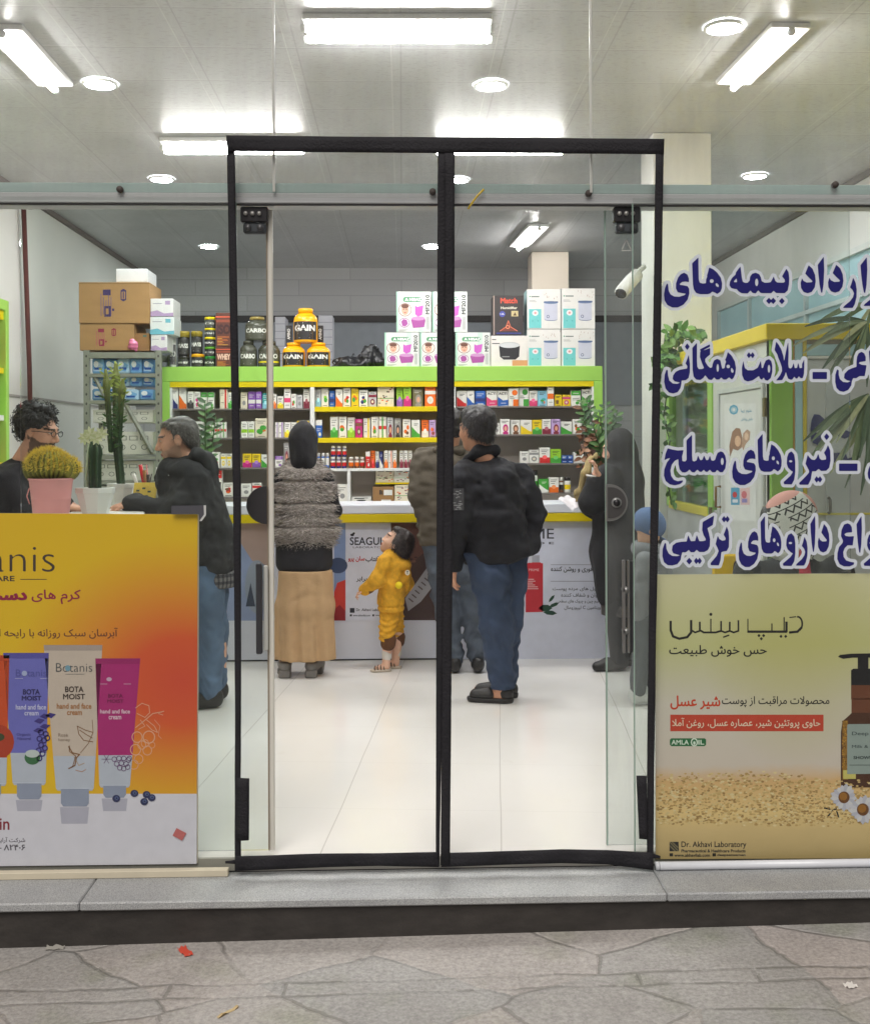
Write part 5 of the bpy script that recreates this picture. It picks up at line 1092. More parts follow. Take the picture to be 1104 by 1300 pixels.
a = P(150, 646, 1.9); MB().box(a.x - .05, a.x + .13, 1.82, 2.0, DZ + .0005, DZ + .003, lin(236, 236, 238), rot=.2).build('paper', PRINT, None, 'white paper slip lying on the reception desk near the older hands', 'paper')

# ------------------------------------------------------------------ zamioculcas plants on the counter
def zz_plant(cx, cy, z0, sprays, label, rr, dry=0, potcol=(90, 70, 60), pr=.09):
    t = thing('zz_plant', label, 'plant', loc=(cx, cy, z0))
    MB().lathe([(pr * .75, z0 + .001), (pr, z0 + .15), (pr * .9, z0 + .15), (pr * .85, z0 + .13), (.001, z0 + .13)], cx, cy, lin(potcol), n=20, cap=False).build('pot', GLOSSP, t)
    for (tx, tz, ty) in sprays:
        a = Vector((cx + rr.uniform(-.03, .03), cy, z0 + .12)); b = Vector((tx, cy + ty, tz)); m = a.lerp(b, .5) + Vector((0, 0, .05))
        path = [a.lerp(m, i / 4).lerp(m.lerp(b, i / 4), i / 4) for i in range(5)]; mb = MB(); mb.tube(path, [.008, .007, .006, .005, .003], lin(58, 84, 44), n=6)
        L = (b - a).length; n = max(5, int(L / .032))
        for k in range(n):
            tt = .22 + .78 * k / n; p = path[min(3, int(tt * 4))].lerp(path[min(4, int(tt * 4) + 1)], tt * 4 - int(tt * 4)); d = (b - a).normalized(); sd = Vector((d.z, .35 * (1 if k % 2 else -1), -d.x)) * (1 if k % 2 else -1)
            red = rr.random() < dry; g_ = lin(112, 70, 46) if red else [lin(40, 74, 34), lin(58, 98, 44), lin(84, 122, 62)][rr.randrange(3)]
            mb.leaf(p, sd + d * .7 + Vector((0, rr.uniform(-.5, .3), 0)), (0, -1, .5), rr.uniform(.055, .085), rr.uniform(.024, .034), g_, .15, 4)
        mb.build('leaf_spray', LEAFM, t)
    return t
c = P(265, 637, 3.95); rr = random.Random(21)
zz_plant(c.x, 3.95, ctop + .001, [(P(262, 508, 3.95).x, P(262, 508, 3.95).z, -.05), (P(274, 528, 3.95).x, P(274, 528, 3.95).z, 0), (P(252, 545, 3.95).x, P(252, 545, 3.95).z, .05)], 'slender dark green plant on the counter behind the grey-haired man', rr)
c = P(772, 637, 4.0); rr = random.Random(5); q = lambda x, y: (P(x, y, 3.95).x, P(x, y, 3.95).z)
zz_plant(c.x, 3.95, ctop + .001, [(*q(733, 512), -.1), (*q(742, 505), -.05), (*q(756, 520), -.12), (*q(764, 535), -.1), (*q(746, 540), -.2), (*q(778, 528), 0), (*q(770, 510), .05), (*q(735, 530), -.15), (*q(752, 560), -.22), (*q(785, 520), .05)], 'bushy dark green plant with dry brown leaves hiding the veiled woman', rr, .16)
# dry clump of leaves low on that plant
t = thing('dried_plant', 'withered reddish brown plant just below the bushy green one on the counter', 'plant', loc=P(757, 600, 3.9)); mb = MB()
for k in range(70):
    p = P(737 + 34 * rr.random(), 546 + 46 * rr.random(), 3.84 + .1 * rr.random()); d = Vector((rr.uniform(-1, 1), rr.uniform(-1, .2), rr.uniform(-1, .6))); mb.leaf(p, d, (0, -1, .4), rr.uniform(.04, .08), rr.uniform(.02, .04), [lin(136, 88, 62), lin(96, 62, 46), lin(60, 70, 42), lin(170, 124, 92)][rr.randrange(4)], rr.uniform(-.2, .5), 4)
mb.build('leaf', LEAFM, t); mb = MB()
for k in range(5): mb.tube([P(760, 630, 3.95), P(750 + 6 * k, 600, 3.92), P(740 + 8 * k, 560 + 5 * (k % 2), 3.88)], .004, lin(86, 66, 44), n=5)
mb.build('stem', LEAFM, t)

# ------------------------------------------------------------------ treatment booth
BX = 1.90; BY0 = P(982, 500, 1.64).y; BY1 = 3.86; BZ = P(982, 411, 1.64).z; bzl = P(982, 431, 1.64).z; BXR = 3.70
bt = thing('treatment_booth', 'white treatment booth framed in lime green with a yellow fascia, behind the lettered window', 'booth', loc=(BX, 2.7, 0))
BW_ = lin(206, 206, 200); GRN = lin(156, 200, 96)
MB().box(BX - .03, BXR, BY0 - .03, BY1, bzl, BZ, lin(232, 204, 22), .004).build('fascia', SHM, bt)
def Yx(px, X=BX):            # depth of a photo column on the booth's side face
    lo, hi = 0.5, 8.0
    for _ in range(40):
        m = (lo + hi) / 2
        if P(px, 560, m).x < X: lo = m
        else: hi = m
    return lo
def side(y0, y1, z0, z1, c, name, par=bt, pro=.0, th=.05, mat=SHM): return MB().box(BX - pro, BX - pro + th, min(y0, y1), max(y0, y1), z0, z1, c, .003).build(name, mat, par)
ya, yb2, yc, yd, ye = Yx(1004), Yx(977), Yx(905), Yx(896), Yx(850)
zl = lambda px, py: P(px, py, Yx(px)).z
side(BY0, yb2, 0, bzl - .001, GRN, 'corner_post', pro=.004)
yw = Yx(968)
side(yb2 + .001, BY1, 0, zl(870, 640), lin(190, 192, 192), 'lower_panel')
wn_z0 = zl(880, 645); wn_z1 = zl(880, 470)
# window in the side face
fr = side(yc + .001, yc + .10, wn_z0 - .02, bzl - .001, GRN, 'window_frame', pro=.008)
MB().box(BX - .008, BX + .045, ye - .0, BY1 - .001, wn_z0 - .02, bzl - .001, GRN, .003).build('stile', SHM, fr)
MB().box(BX - .010, BX + .045, yc + .101, ye - .001, wn_z0 - .035, wn_z0 + .02, lin(214, 200, 60), .003).build('rail', SHM, fr)
MB().box(BX - .008, BX + .045, yc + .101, ye - .001, wn_z1, bzl - .001, BW_, .003).build('rail', SHM, fr)
BGL = glass_mat('booth_glass', (.90, .96, .92), refl=.10)
MB().box(BX + .018, BX + .024, yc + .101, ye - .001, wn_z0 + .021, wn_z1 - .001).build('pane', BGL, fr)
MB().box(BX + .04, BX + .06, ye - .28, ye - .2, wn_z0, wn_z1, lin(150, 170, 176)).build('mullion', SHM, fr)
# door with a poster
dr = side(yb2 + .001, yc - .001, zl(930, 640) + .001, bzl - .001, BW_, 'door_surround')
dy0, dy1 = Yx(969), Yx(915); dz1 = zl(940, 497)
door = MB().box(BX - .006, BX + .03, dy0, dy1, .02, dz1, lin(214, 214, 210), .004).build('door', SHM, bt)
for a, b, c_, d_ in ((dy0 - .03, dy0 - .001, .02, dz1 + .03), (dy1 + .001, dy1 + .035, .02, dz1 + .03), (dy0, dy1, dz1 + .001, dz1 + .03)):
    MB().box(BX - .016, BX - .001, a, b, c_, d_, lin(196, 198, 196), .003).build('door_frame', SHM, bt)
hz = zl(977, 640); MB().tube([(BX - .02, dy1 - .06, hz + .06), (BX - .05, dy1 - .06, hz + .06), (BX - .05, dy1 - .06, hz - .06), (BX - .02, dy1 - .06, hz - .06)], .008, lin(120, 90, 50)).build('handle', GLOSSP, door)
for px, py in ((906, 650), (976, 650), (976, 512)): yy = Yx(px); z = zl(px, py); MB().box(BX - .03, BX - .017, yy - .02, yy + .02, z - .07, z + .03, lin(96, 84, 50), .002).build('hinge', SHM, bt)
# booth poster on the door
sp = lambda u, v, q=0: (BX - .0075 - q * .0005, Yx(u), P(u, v, Yx(u)).z)
mb = MB()
def sq(x0, y0, x1, y1, c, q=0, sl=-.10):     # slanted rectangle following the face's perspective in the photo
    mb.add([sp(x0, y0 + 0, q), sp(x1, y0 - sl * 0, q), sp(x1, y1, q), sp(x0, y1, q)], [(0, 1, 2, 3)], c)
sq(921, 512, 961, 662, lin(226, 226, 224))
mb.disc(933, 520, 6, 6.5, sp, lin(90, 160, 190), 1, 8, .4); mb.disc(933, 520, 3, 3.5, sp, lin(120, 176, 200), 1, 8, .3)
mb.text('علوم زیبا', 942, 956, 525, 519, sp, lin(70, 140, 170), .02, 1); mb.text('دانش پزشکی', 942, 957, 535, 530, sp, lin(70, 140, 170), .02, 1)
mb.poly([(931, 548), (936, 543), (941, 544), (944, 556), (943, 568), (938, 572), (932, 570), (928, 580), (927, 566)], sp, lin(150, 112, 90), 1); mb.poly([(945, 550), (950, 545), (954, 548), (953, 558), (948, 564), (945, 572), (943, 566)], sp, lin(176, 140, 118), 1.2); mb.disc(938, 560, 4, 7, sp, lin(222, 180, 150), 1.6, 12); mb.disc(949, 554, 2.6, 5, sp, lin(226, 190, 164), 1.8, 10)
mb.rect(929, 940, 619, 641, sp, lin(80, 160, 196), 1); mb.rect(941, 953, 619, 641, sp, lin(226, 190, 190), 1); mb.disc(934, 628, 3, 4, sp, lin(210, 60, 60), 2, 8); mb.disc(946, 628, 3.5, 5, sp, lin(206, 110, 120), 2, 8); mb.rect(931, 938, 634, 638, sp, lin(230, 230, 236), 2); mb.rect(943, 950, 633, 638, sp, lin(150, 140, 200), 2)
mb.build('door_poster', PRINT, None, 'tall white poster with two faces hung on the booth door', 'poster')
# front face of the booth
def frt(x0, x1, z0, z1, c, name, par=bt, pro=0, mat=SHM): a, b = P(x0, 560, BY0).x, P(x1, 560, BY0).x; return MB().box(a, b, BY0 - pro, BY0 + .05, z0, z1, c, .003).build(name, mat, par)
zf = lambda py: P(1030, py, BY0).z
MB().box(BX + .0, P(1006, 560, BY0).x, BY0 - .006, BY0 + .06, 0, bzl - .001, tuple(q * .9 for q in GRN), .003).build('corner_post', SHM, bt)
frt(1006.3, 1009, 0, bzl - .001, lin(190, 150, 70), 'trim')
frt(1009.3, 1019, 0, bzl - .001, lin(150, 180, 196), 'side_light', mat=BLUE_GL)
frt(1019.3, 1024, 0, bzl - .001, lin(206, 186, 60), 'trim', pro=.004)
frt(1024.3, 1300, 0, zf(456), lin(196, 198, 194), 'front_panel')
frt(1024.3, 1300, zf(455.5), zf(452), lin(226, 226, 220), 'ledge', pro=.02)
frt(1024.3, 1300, zf(451.5), zf(437), lin(150, 196, 210), 'fanlight', mat=BLUE_GL)
frt(1024.3, 1300, zf(436.5), bzl - .001, lin(140, 132, 110), 'head')
fd = frt(1047, 1180, .1, zf(487), lin(186, 190, 188), 'cupboard_door', pro=.012)
frt(1026, 1300, zf(654), zf(651), lin(206, 196, 90), 'trim', pro=.016)
x_ = P(1049.5, 560, BY0).x; MB().tube([(x_, BY0 - .02, zf(632)), (x_, BY0 - .04, zf(634)), (x_, BY0 - .04, zf(649)), (x_, BY0 - .02, zf(651))], .008, lin(96, 92, 84)).build('handle', GLOSSP, fd)
MB().box(BX + .06, BXR - .01, BY0 + .06, BY1 - .01, 0, .05, lin(170, 170, 166)).build('booth_floor', SHM, bt)
MB().box(BXR - .05, BXR, BY0 + .06, BY1, 0, bzl - .001, BW_).build('rear_panel', SHM, bt)
MB().box(BX + .3, BXR - .06, BY1 - .05, BY1, 0, bzl - .001, lin(190, 220, 180)).build('end_panel', SHM, bt)
# plants inside the booth seen through its window
t = thing('booth_plant', 'tall leafy plant standing inside the booth behind its side window', 'plant', loc=(BX + .35, 3.1, .05)); mb = MB(); rr = random.Random(31)
MB().lathe([(.1, .051), (.14, .3), (.12, .3), (.1, .28), (.001, .28)], BX + .35, 3.1, lin(120, 80, 60), n=18, cap=False).build('pot', GLOSSP, t)
for k in range(150):
    p = Vector((BX + .2 + .35 * rr.random(), 2.6 + 1.0 * rr.random(), .5 + 1.5 * rr.random())); mb.leaf(p, (rr.uniform(-1, 1), rr.uniform(-1, 1), rr.uniform(-1, .6)), (0, -1, .4), rr.uniform(.1, .22), rr.uniform(.03, .06), [lin(80, 150, 76), lin(110, 180, 96), lin(60, 116, 62)][rr.randrange(3)], .4, 4)
for k in range(6): mb.tube([(BX + .35, 3.1, .28), (BX + .25 + .04 * k, 2.9 + .1 * k, 1.2), (BX + .2 + .06 * k, 2.7 + .15 * k, 1.95)], .008, lin(70, 90, 50), n=5)
mb.build('foliage', LEAFM, t)
# letter on the booth, half hidden by the palm
NAVY_S = M('navy_vinyl', lin(38, 42, 96), rough=.4)
YB_ = BY0 - .018; mb = MB(); fB = pl(YB_, .0006); o_ = (964, 515); K_ = 1104 / 140.
tr_ = lambda pts: [(o_[0] + x / K_, o_[1] + y / K_) for x, y in pts]
mb.poly(tr_([(545, 85), (520, 140), (508, 230), (512, 330), (535, 375), (580, 392), (640, 375), (660, 300), (662, 200), (645, 130), (600, 90)]), fB, (.1, .1, .3), 0, [tr_([(552, 215), (552, 268), (625, 275), (622, 225)])])
mb.poly(tr_([(805, 185), (770, 250), (790, 310), (850, 330), (930, 300), (900, 260), (850, 240)]), fB, (.1, .1, .3)); mb.poly(tr_([(740, 470), (742, 570), (830, 540), (900, 560), (985, 545), (975, 500), (880, 530), (860, 470)]), fB, (.1, .1, .3))
mb.build('wall_lettering', NAVY_S, None, 'dark navy Persian letters stuck on the booth front behind the palm leaves', 'lettering')
# ivy on the corner of the booth
t = thing('ivy', 'leafy ivy trailing over the end of the yellow fascia beside the cream pillar', 'plant', loc=P(855, 430, 3.6)); mb = MB(); rr = random.Random(9)
def vine(pts, n, Y, sz=.07):
    w = [P(x, y, Y + .05 * math.sin(i * 2.1)) for i, (x, y) in enumerate(pts)]; mb.tube(w, .005, lin(60, 74, 40), n=5)
    for k in range(n):
        tt = rr.random() * (len(w) - 1); i = min(int(tt), len(w) - 2); p = w[i].lerp(w[i + 1], tt - i) + Vector((rr.uniform(-.03, .03), rr.uniform(-.1, .05), rr.uniform(-.03, .03))); mb.leaf(p, (rr.uniform(-1, 1), rr.uniform(-.8, .2), rr.uniform(-.8, .8)), (0, -1, .5), rr.uniform(.6, 1.3) * sz, .6 * sz, [lin(54, 92, 44), lin(84, 128, 60), lin(120, 156, 84)][rr.randrange(3)], .2, 4)
vine([(838, 480), (842, 450), (846, 436), (858, 428), (872, 424), (890, 426)], 60, 3.55); vine([(836, 462), (840, 440), (852, 424), (866, 422), (884, 434)], 50, 3.45); vine([(840, 455), (848, 470), (856, 452), (868, 440)], 34, 3.5); vine([(842, 470), (846, 500), (842, 530), (850, 560), (845, 600), (852, 640)], 34, 3.6, .06); vine([(836, 480), (838, 520), (846, 540)], 16, 3.6, .06)
mb.build('foliage', LEAFM, t)
# bamboo palm at the right edge
t = thing('potted_palm', 'tall bamboo palm with long drooping leaves in front of the booth', 'plant', loc=(2.36, .95, 0)); rr = random.Random(17)
px_, py_ = 2.34, .95
MB().lathe([(.15, .001), (.2, .34), (.185, .34), (.17, .3), (.001, .3)], px_, py_, lin(96, 66, 52), n=22, cap=False).build('pot', GLOSSP, t)
mb = MB()
for k in range(5): mb.tube([(px_ - .06 + .03 * k, py_, .3), (px_ - .1 + .06 * k, py_ + .03 * k, 1.2), (px_ - .1 + .05 * k, py_, 1.95)], [.014, .012, .008], lin(84, 92, 52), n=7)
mb.build('stem', LEAFM, t)
def fan(ox, oy, tips, Y, w=.027):
    mb = MB(); o = P(ox, oy, Y)
    for tx, ty in tips:
        e = P(tx + rr.uniform(-4, 4), ty + rr.uniform(-4, 4), Y - .12 - .1 * rr.random()); d = e - o; L = d.length; mid = o.lerp(e, .5) + Vector((0, -.03, .10 * L)); ww = w * rr.uniform(.7, 1.2); n = 8; V = []; F = []
        for i in range(n + 1):
            q = i / n; p = o.lerp(mid, q).lerp(mid.lerp(e, q), q); tg = (mid - o).lerp(e - mid, q).normalized(); sd = tg.cross(Vector((.15, -1, .25))).normalized(); h = ww * .5 * math.sin(math.pi * min(1, .04 + .93 * q)) ** .7; V += [p - sd * h + Vector((0, -.004, 0)), p, p + sd * h + Vector((0, -.004, 0))]
        for i in range(n): b = 3 * i; F += [(b, b + 1, b + 4, b + 3), (b + 1, b + 2, b + 5, b + 4)]
        mb.add(V, F, [lin(92, 110, 82), lin(118, 134, 100), lin(160, 166, 128), lin(74, 92, 70)][rr.randrange(4)], True)
    return mb.build('frond', LEAFM, t)
fan(1100, 408, [(1005, 437), (1022, 452), (1040, 466), (1052, 480), (1060, 455), (1072, 490), (1084, 478), (1098, 492), (1022, 418), (1045, 425), (1066, 432)], .85)
fan(1108, 385, [(1040, 408), (1056, 420), (1072, 440), (1088, 462), (1106, 470)], 1.0)
fan(1102, 500, [(1018, 560), (1032, 556), (1044, 575), (1058, 566), (1062, 590), (1078, 598), (1088, 585), (1100, 600), (1070, 548), (1050, 545), (1024, 584)], .8)
fan(1112, 520, [(1052, 602), (1072, 620), (1094, 628), (1108, 640)], .9); fan(1140, 440, [(1108, 560), (1090, 540), (1160, 520), (1200, 470)], 1.05)
# yellow chair behind the poster
c = P(932, 715, 1.1); t = thing('yellow_chair', 'yellow plastic chair back showing just above the olive poster', 'chair', loc=(c.x, 1.1, 0)); YC_ = M('yellow_plastic', lin(236, 190, 8), rough=.35)
x0, x1, z0, z1 = ext(903, 962, 703, 800, 1.1)
mb = MB(); mb.box(x0, x1, 1.08, 1.10, .62, z1, ch=.02); mb.build('backrest', YC_, t); MB().box(x0, x1, 1.10, 1.5, .42, .45, ch=.01).build('seat', YC_, t)
MB().disc((x0 + x1) / 2, z1 - .07, .015, .04, xz(1.079), lin(70, 50, 40)).build('grip_hole', MATTE, t)
for a in (x0 + .03, x1 - .03):
    for b in (1.12, 1.46): MB().tube([(a, b, .001), (a, b, .42)], .014, lin(160, 160, 160)).build('leg', MATTE, t)
# green shelf on the left wall
t = thing('wall_shelf', 'lime green shelf of medicine packs standing against the cream side wall', 'shelf', loc=(-3.1, 3.6, 0))
gx = -3.02; gy1 = Yx(-300, -9) if False else 4.55; gz1 = 2.62
MB().box(XL + .002, gx, gy1 - .03, gy1 + .03, 0, gz1, GREEN, .004).build('end_panel', SHM, t); MB().box(XL + .002, gx, 2.2, gy1 - .031, gz1 - .08, gz1, GREEN, .004).build('top_panel', SHM, t)
MB().box(XL + .04, gx - .02, 2.2, gy1 - .031, gz1 - .15, gz1 - .081, YEL).build('top_strip', SHM, t)
for i in range(6): MB().box(XL + .04, gx - .02, 2.2, gy1 - .031, .3 + .36 * i - .04, .3 + .36 * i, YEL if i % 2 else WHT).build('shelf_board', SHM, t)
MB().box(XL + .002, XL + .02, 2.2, gy1 - .031, 0, gz1 - .081, lin(190, 188, 182)).build('back_panel', SHM, t)
for i in range(6):
    for k in range(5):
        y1 = gy1 - .06 - .11 * k; cl = rr.choice(['w', 'lblue', 'red', 'lime', 'cream', 'blue', 'pink']); h = rr.uniform(.14, .27); mb = MB().box(gx - .13, gx - .05, y1 - .09, y1, .3 + .36 * i + .001, .3 + .36 * i + h, CN[cl], .002)
        mb.rect(gx - .125, gx - .055, .3 + .36 * i + .02, .3 + .36 * i + .4 * h, lambda u, v, q=0: (u, y1 - .0905, v), CN[rr.choice(['red', 'green', 'blue', 'orange'])], 0)
        mb.build('medicine_carton', PRINT, None, f'{cl.replace("w", "white").replace("lblue", "pale blue") if cl in ("w", "lblue") else cl} carton, {ORD[k]} from the far end, {["lowest", "second", "third", "fourth", "fifth", "topmost"][i]} board of the side wall shelf', 'carton', 'packs on the side wall shelf')
# ------------------------------------------------------------------ people
SKIN = M('skin', attr=True, rough=.5, var=.07, vscale=40)
HAIR = M('hair', attr=True, rough=.5, var=.25, vscale=60)
def cloth(name, col, rough=.85, bump=.35, bscale=160, var=.1, vscale=14, sheen=.0, wr=.55): return M(name, lin(col), rough=rough, bump=bump, bscale=bscale, var=var, vscale=vscale, sheen=sheen, wr=wr)
DENIM = cloth('denim', (78, 98, 124), bscale=220, var=.34, vscale=6); DENIM_D = cloth('dark_denim', (48, 62, 86), bscale=220, var=.34, vscale=6); DENIM_G = cloth('grey_denim', (78, 86, 98), bscale=220, var=.2, vscale=9)
BLACKC = cloth('black_cloth', (34, 33, 37), var=.25, vscale=10); NAVYC = cloth('navy_black_cloth', (20, 20, 27), var=.2, vscale=8); CHARC = cloth('charcoal_cloth', (22, 22, 25), var=.25, vscale=24)
OLIVEC = cloth('olive_brown_cloth', (86, 78, 66), var=.15); MUST = cloth('mustard_fleece', (222, 164, 40), bump=.5, bscale=110, var=.22, vscale=34, wr=.5); TAN = cloth('tan_wool', (190, 156, 116), bscale=140, var=.08)
SHOE = M('dark_shoe', lin(34, 32, 32), rough=.5, bump=.2, bscale=60)
def J(Y): return lambda px, py, dy=0.0: P(px, py, Y + dy)
def head(c, f, s=1.0, nose=1.0, up=(0, 0, 1), ears=True):
    c = Vector(c); B = frame(f, up); r, fw, u = (Vector(B[i]) for i in range(3)); at = lambda x, y, z: c + (r * x + fw * y + u * z) * s
    k = .018 * s
    p = [ell(at(0, -.012, .03), (.074 * s, .096 * s, .088 * s), k, B), ell(at(0, .03, -.035), (.060 * s, .064 * s, .078 * s), .03 * s, B), ell(at(0, .062, -.092), (.030 * s, .030 * s, .026 * s), .025 * s, B),
         cone(at(0, .090, .018), at(0, .108 * (.6 + .4 * nose), -.026), .009 * s, .0135 * s, .012 * s), ell(at(.016, .098, -.034), (.01 * s, .013 * s, .009 * s), .008 * s, B), ell(at(-.016, .098, -.034), (.01 * s, .013 * s, .009 * s), .008 * s, B),
         ell(at(0, .082, .030), (.052 * s, .016 * s, .012 * s), .014 * s, B), ell(at(0, .093, -.060), (.024 * s, .012 * s, .006 * s), .006 * s, B), ell(at(0, .090, -.072), (.021 * s, .012 * s, .007 * s), .006 * s, B),
         ell(at(.045, .055, -.025), (.022 * s, .026 * s, .026 * s), .02 * s, B), ell(at(-.045, .055, -.025), (.022 * s, .026 * s, .026 * s), .02 * s, B),
         ('x', tuple(at(.032, .098, .010)), (.016 * s, .012 * s, .009 * s), .006, B), ('x', tuple(at(-.032, .098, .010)), (.016 * s, .012 * s, .009 * s), .006, B)]
    p += [ell(at(.032, .080, .010), (.016 * s, .013 * s, .012 * s), .003, B), ell(at(-.032, .080, .010), (.016 * s, .013 * s, .012 * s), .003, B)]
    if ears:
        for q in (1, -1): p += [ell(at(q * .078, -.012, -.004), (.010 * s, .022 * s, .032 * s), .006 * s, B), ell(at(q * .080, -.010, -.026), (.009 * s, .012 * s, .012 * s), .008 * s, B)]
    return p, B
def head_col(c, B, s, skin, brow=(40, 30, 26), beard=None, lip=(150, 84, 76)):
    sk, br, lp = (np.array(lin(q)) for q in (skin, brow, lip)); bd = None if beard is None else np.array(lin(beard)); cc = np.array(c)
    def f(V):
        q = (V - cc) @ B.T / s; x, y, z = np.abs(q[:, 0]), q[:, 1], q[:, 2]; C = np.repeat(sk[None], len(V), 0)
        e = ((x - .032) / .015) ** 2 + ((z - .010) / .0065) ** 2; m = (e < 1) & (y > .06); C[m] = lin(214, 204, 196)
        e = ((x - .032) / .0065) ** 2 + ((z - .010) / .0065) ** 2; m = (e < 1) & (y > .06); C[m] = lin(30, 20, 16)
        m = (np.abs(z - .030 + .12 * (x - .032) ** 2) < .0055) & (x > .012) & (x < .054) & (y > .05); C[m] = br
        m = (np.abs(z + .066) < .008) & (x < .022) & (y > .078); C[m] = lp
        if bd is not None:
            m = (y > -.012) & (z < -.046 + .5 * np.clip(.05 - y, 0, .06)) & (z > -.15) & ~((np.abs(z + .066) < .010) & (x < .024)) & (y + .6 * x > .015) & ((x > .026) | (z < -.05)) & (y < .125) & (np.linalg.norm(q, axis=1) < .17); C[m] = bd * .8 + sk * .2
            m = (np.abs(z + .050) < .006) & (x < .03) & (y > .08); C[m] = bd
        return C
    return f
def hand(w, d, n, t, s=1.0, curl=.5):
    """w wrist, d along the fingers, n out of the palm, t towards the thumb"""
    w, d, n, t = Vector(w), Vector(d).normalized(), Vector(n).normalized(), Vector(t).normalized(); p = []
    p += [cone(w, w + d * .03 * s, .024 * s, .026 * s, .01)]
    for q in (-.026, -.009, .009, .026): p.append(cone(w + d * .02 * s + t * q * .7 * s, w + d * .088 * s + t * q * s, .014 * s, .0115 * s, .012))
    for q, L in ((.027, .068), (.009, .078), (-.009, .073), (-.027, .056)):
        a = w + d * .09 * s + t * q * s; c1 = curl * (.8 + .3 * random.Random(int(q * 1e4)).random()); b = a + (d * math.cos(c1 * .6) + n * math.sin(c1 * .6)).normalized() * L * .5 * s; e = b + (d * math.cos(c1 * 1.6) + n * math.sin(c1 * 1.6)).normalized() * L * .5 * s
        p += [cone(a, b, .0095 * s, .0085 * s, .004), cone(b, e, .0085 * s, .0068 * s, .004)]
    a = w + d * .03 * s + t * .024 * s; b = a + (t * .75 + d * .6 + n * .25).normalized() * .036 * s; e = b + (d * .9 + t * .25 + n * .35).normalized() * .03 * s
    return p + [cone(a, b, .0135 * s, .011 * s, .008), cone(b, e, .0105 * s, .008 * s, .004)]
def inner(torso, limbs):   # the body that fills the clothes, a little slimmer than they are
    return [cone(a, b, ra, rb, .03, sx, sy) for a, b, ra, rb, sx, sy in torso] + [q for pts, rads in limbs for q in chain(pts, rads, .02)]
def person(prims, colf, label, h=.0065, group=None):
    V, Q = sdf_mesh(prims, h); return np_obj('person', V, Q, SKIN, None, colf, label=label, cat='person', group=group)
def shoe(par, heel, toe, w, col_mat, hgt=.055, name='shoe', sole=(24, 22, 22)):
    heel, toe = Vector(heel), Vector(toe); d = (toe - heel).normalized(); z0 = .002
    soft(name, [cone((heel.x, heel.y, z0 + .045), (heel.x + d.x * .1, heel.y + d.y * .1, z0 + .045), w * .9, w), cone((heel.x + d.x * .1, heel.y + d.y * .1, z0 + .042), (toe.x, toe.y, z0 + .03), w, w * .78), ell((heel.x, heel.y, z0 + .07), (w * .9, w * .9, .04))], .006, col_mat, par, clip=(z0, z0 + .045 + hgt))
def tufts(V, n, L, w, cols, rr, down=.4, side=1.0, out=.35, cen=None):
    """short hair strands rooted on a surface"""
    mb = MB(); m = len(V)
    for k in range(n):
        i = rr.randrange(m); p = Vector(V[i]); o = (p - Vector((cen[0], cen[1], p.z))).normalized() if len(cen) == 2 else (p - Vector(cen)).normalized()
        d = (o * out + Vector((rr.uniform(-1, 1) * side, rr.uniform(-.4, .4) * side, -down + rr.uniform(-.3, .3)))).normalized() * L * rr.uniform(.5, 1.2)
        s_ = d.cross(o); s_ = s_.normalized() * w if s_.length > 1e-6 else Vector((w, 0, 0)); q = p - o * .004; e = q + d * .55 + o * .006; mb.add([q - s_, q + s_, e + s_ * .7, e - s_ * .7, p + d - o * .002], [(0, 1, 2, 3), (3, 2, 4)], cols[rr.randrange(len(cols))])
    return mb
def zat(py, Y): return P(600, py, Y).z

# --- woman in the fur vest ------------------------------------------------------
Yw = 3.22; j = J(Yw); hc = j(385, 563); fwd = (.05, 1, -.05)
hp_, B = head(hc, fwd, .98)
arms = [([j(359, 606), j(346, 645, .04), j(356, 652, .30)], [.05, .043, .034]), ([j(412, 606), j(424, 648, .04), j(417, 653, .32)], [.05, .043, .034])]
legs = [([j(372, 715), j(368, 780), j(364, 838)], [.08, .055, .036]), ([j(402, 715), j(398, 780), j(395, 836)], [.08, .055, .036])]
body = hp_ + [cone(hc + Vector((0, -.01, -.07)), j(386, 600), .052, .06)] + inner([(j(386, 616), j(387, 700), .06, .085, 1.4, .9)], arms + legs) + hand(j(356, 652, .30), (.3, 1, -.1), (0, 0, -1), (1, 0, 0), .9) + hand(j(417, 653, .32), (-.3, 1, -.1), (0, 0, -1), (-1, 0, 0), .9)
wm = person(body, head_col(hc, B, .98, (206, 156, 130)), 'woman seen from behind in a grey fur vest, black hood and long tan skirt')
soft('hood', [ell(hc + Vector((0, -.01, .028)), (.092, .108, .103), .02), ell(hc + Vector((0, -.02, .09)), (.05, .06, .05), .05), cone(hc + Vector((0, -.02, -.03)), hc + Vector((0, -.015, -.105)), .088, .082, .02, 1.0, 1.0)], .008, BLACKC, wm, noise=(((14, 14, 9), .009), ((30, 30, 22), .004)))
grooves = [zat(y, Yw) for y in (608, 636, 665)]; cx = j(387, 640).x
def vd(p):
    d = np.zeros(len(p), np.float32)
    for g_ in grooves: d += .018 * np.exp(-((p[:, 2] - g_) / .013) ** 2)
    return d.astype(np.float32)
vp = chain([j(385, 606), j(386, 640), j(387, 668), j(388, 683)], [.082, .098, .108, .10], .04, 1.92, 1.2) + [cone(j(364, 604), j(356, 622), .05, .05, .05), cone(j(408, 604), j(415, 622), .05, .05, .05), cone(j(372, 588, .02), j(400, 588, .02), .035, .035, .05)]
V, Q = sdf_mesh(vp, .009, vd, None, (((20, 20, 40), .006),))
FUR = M('grey_fur', attr=True, rough=.9, var=.2, vscale=50)
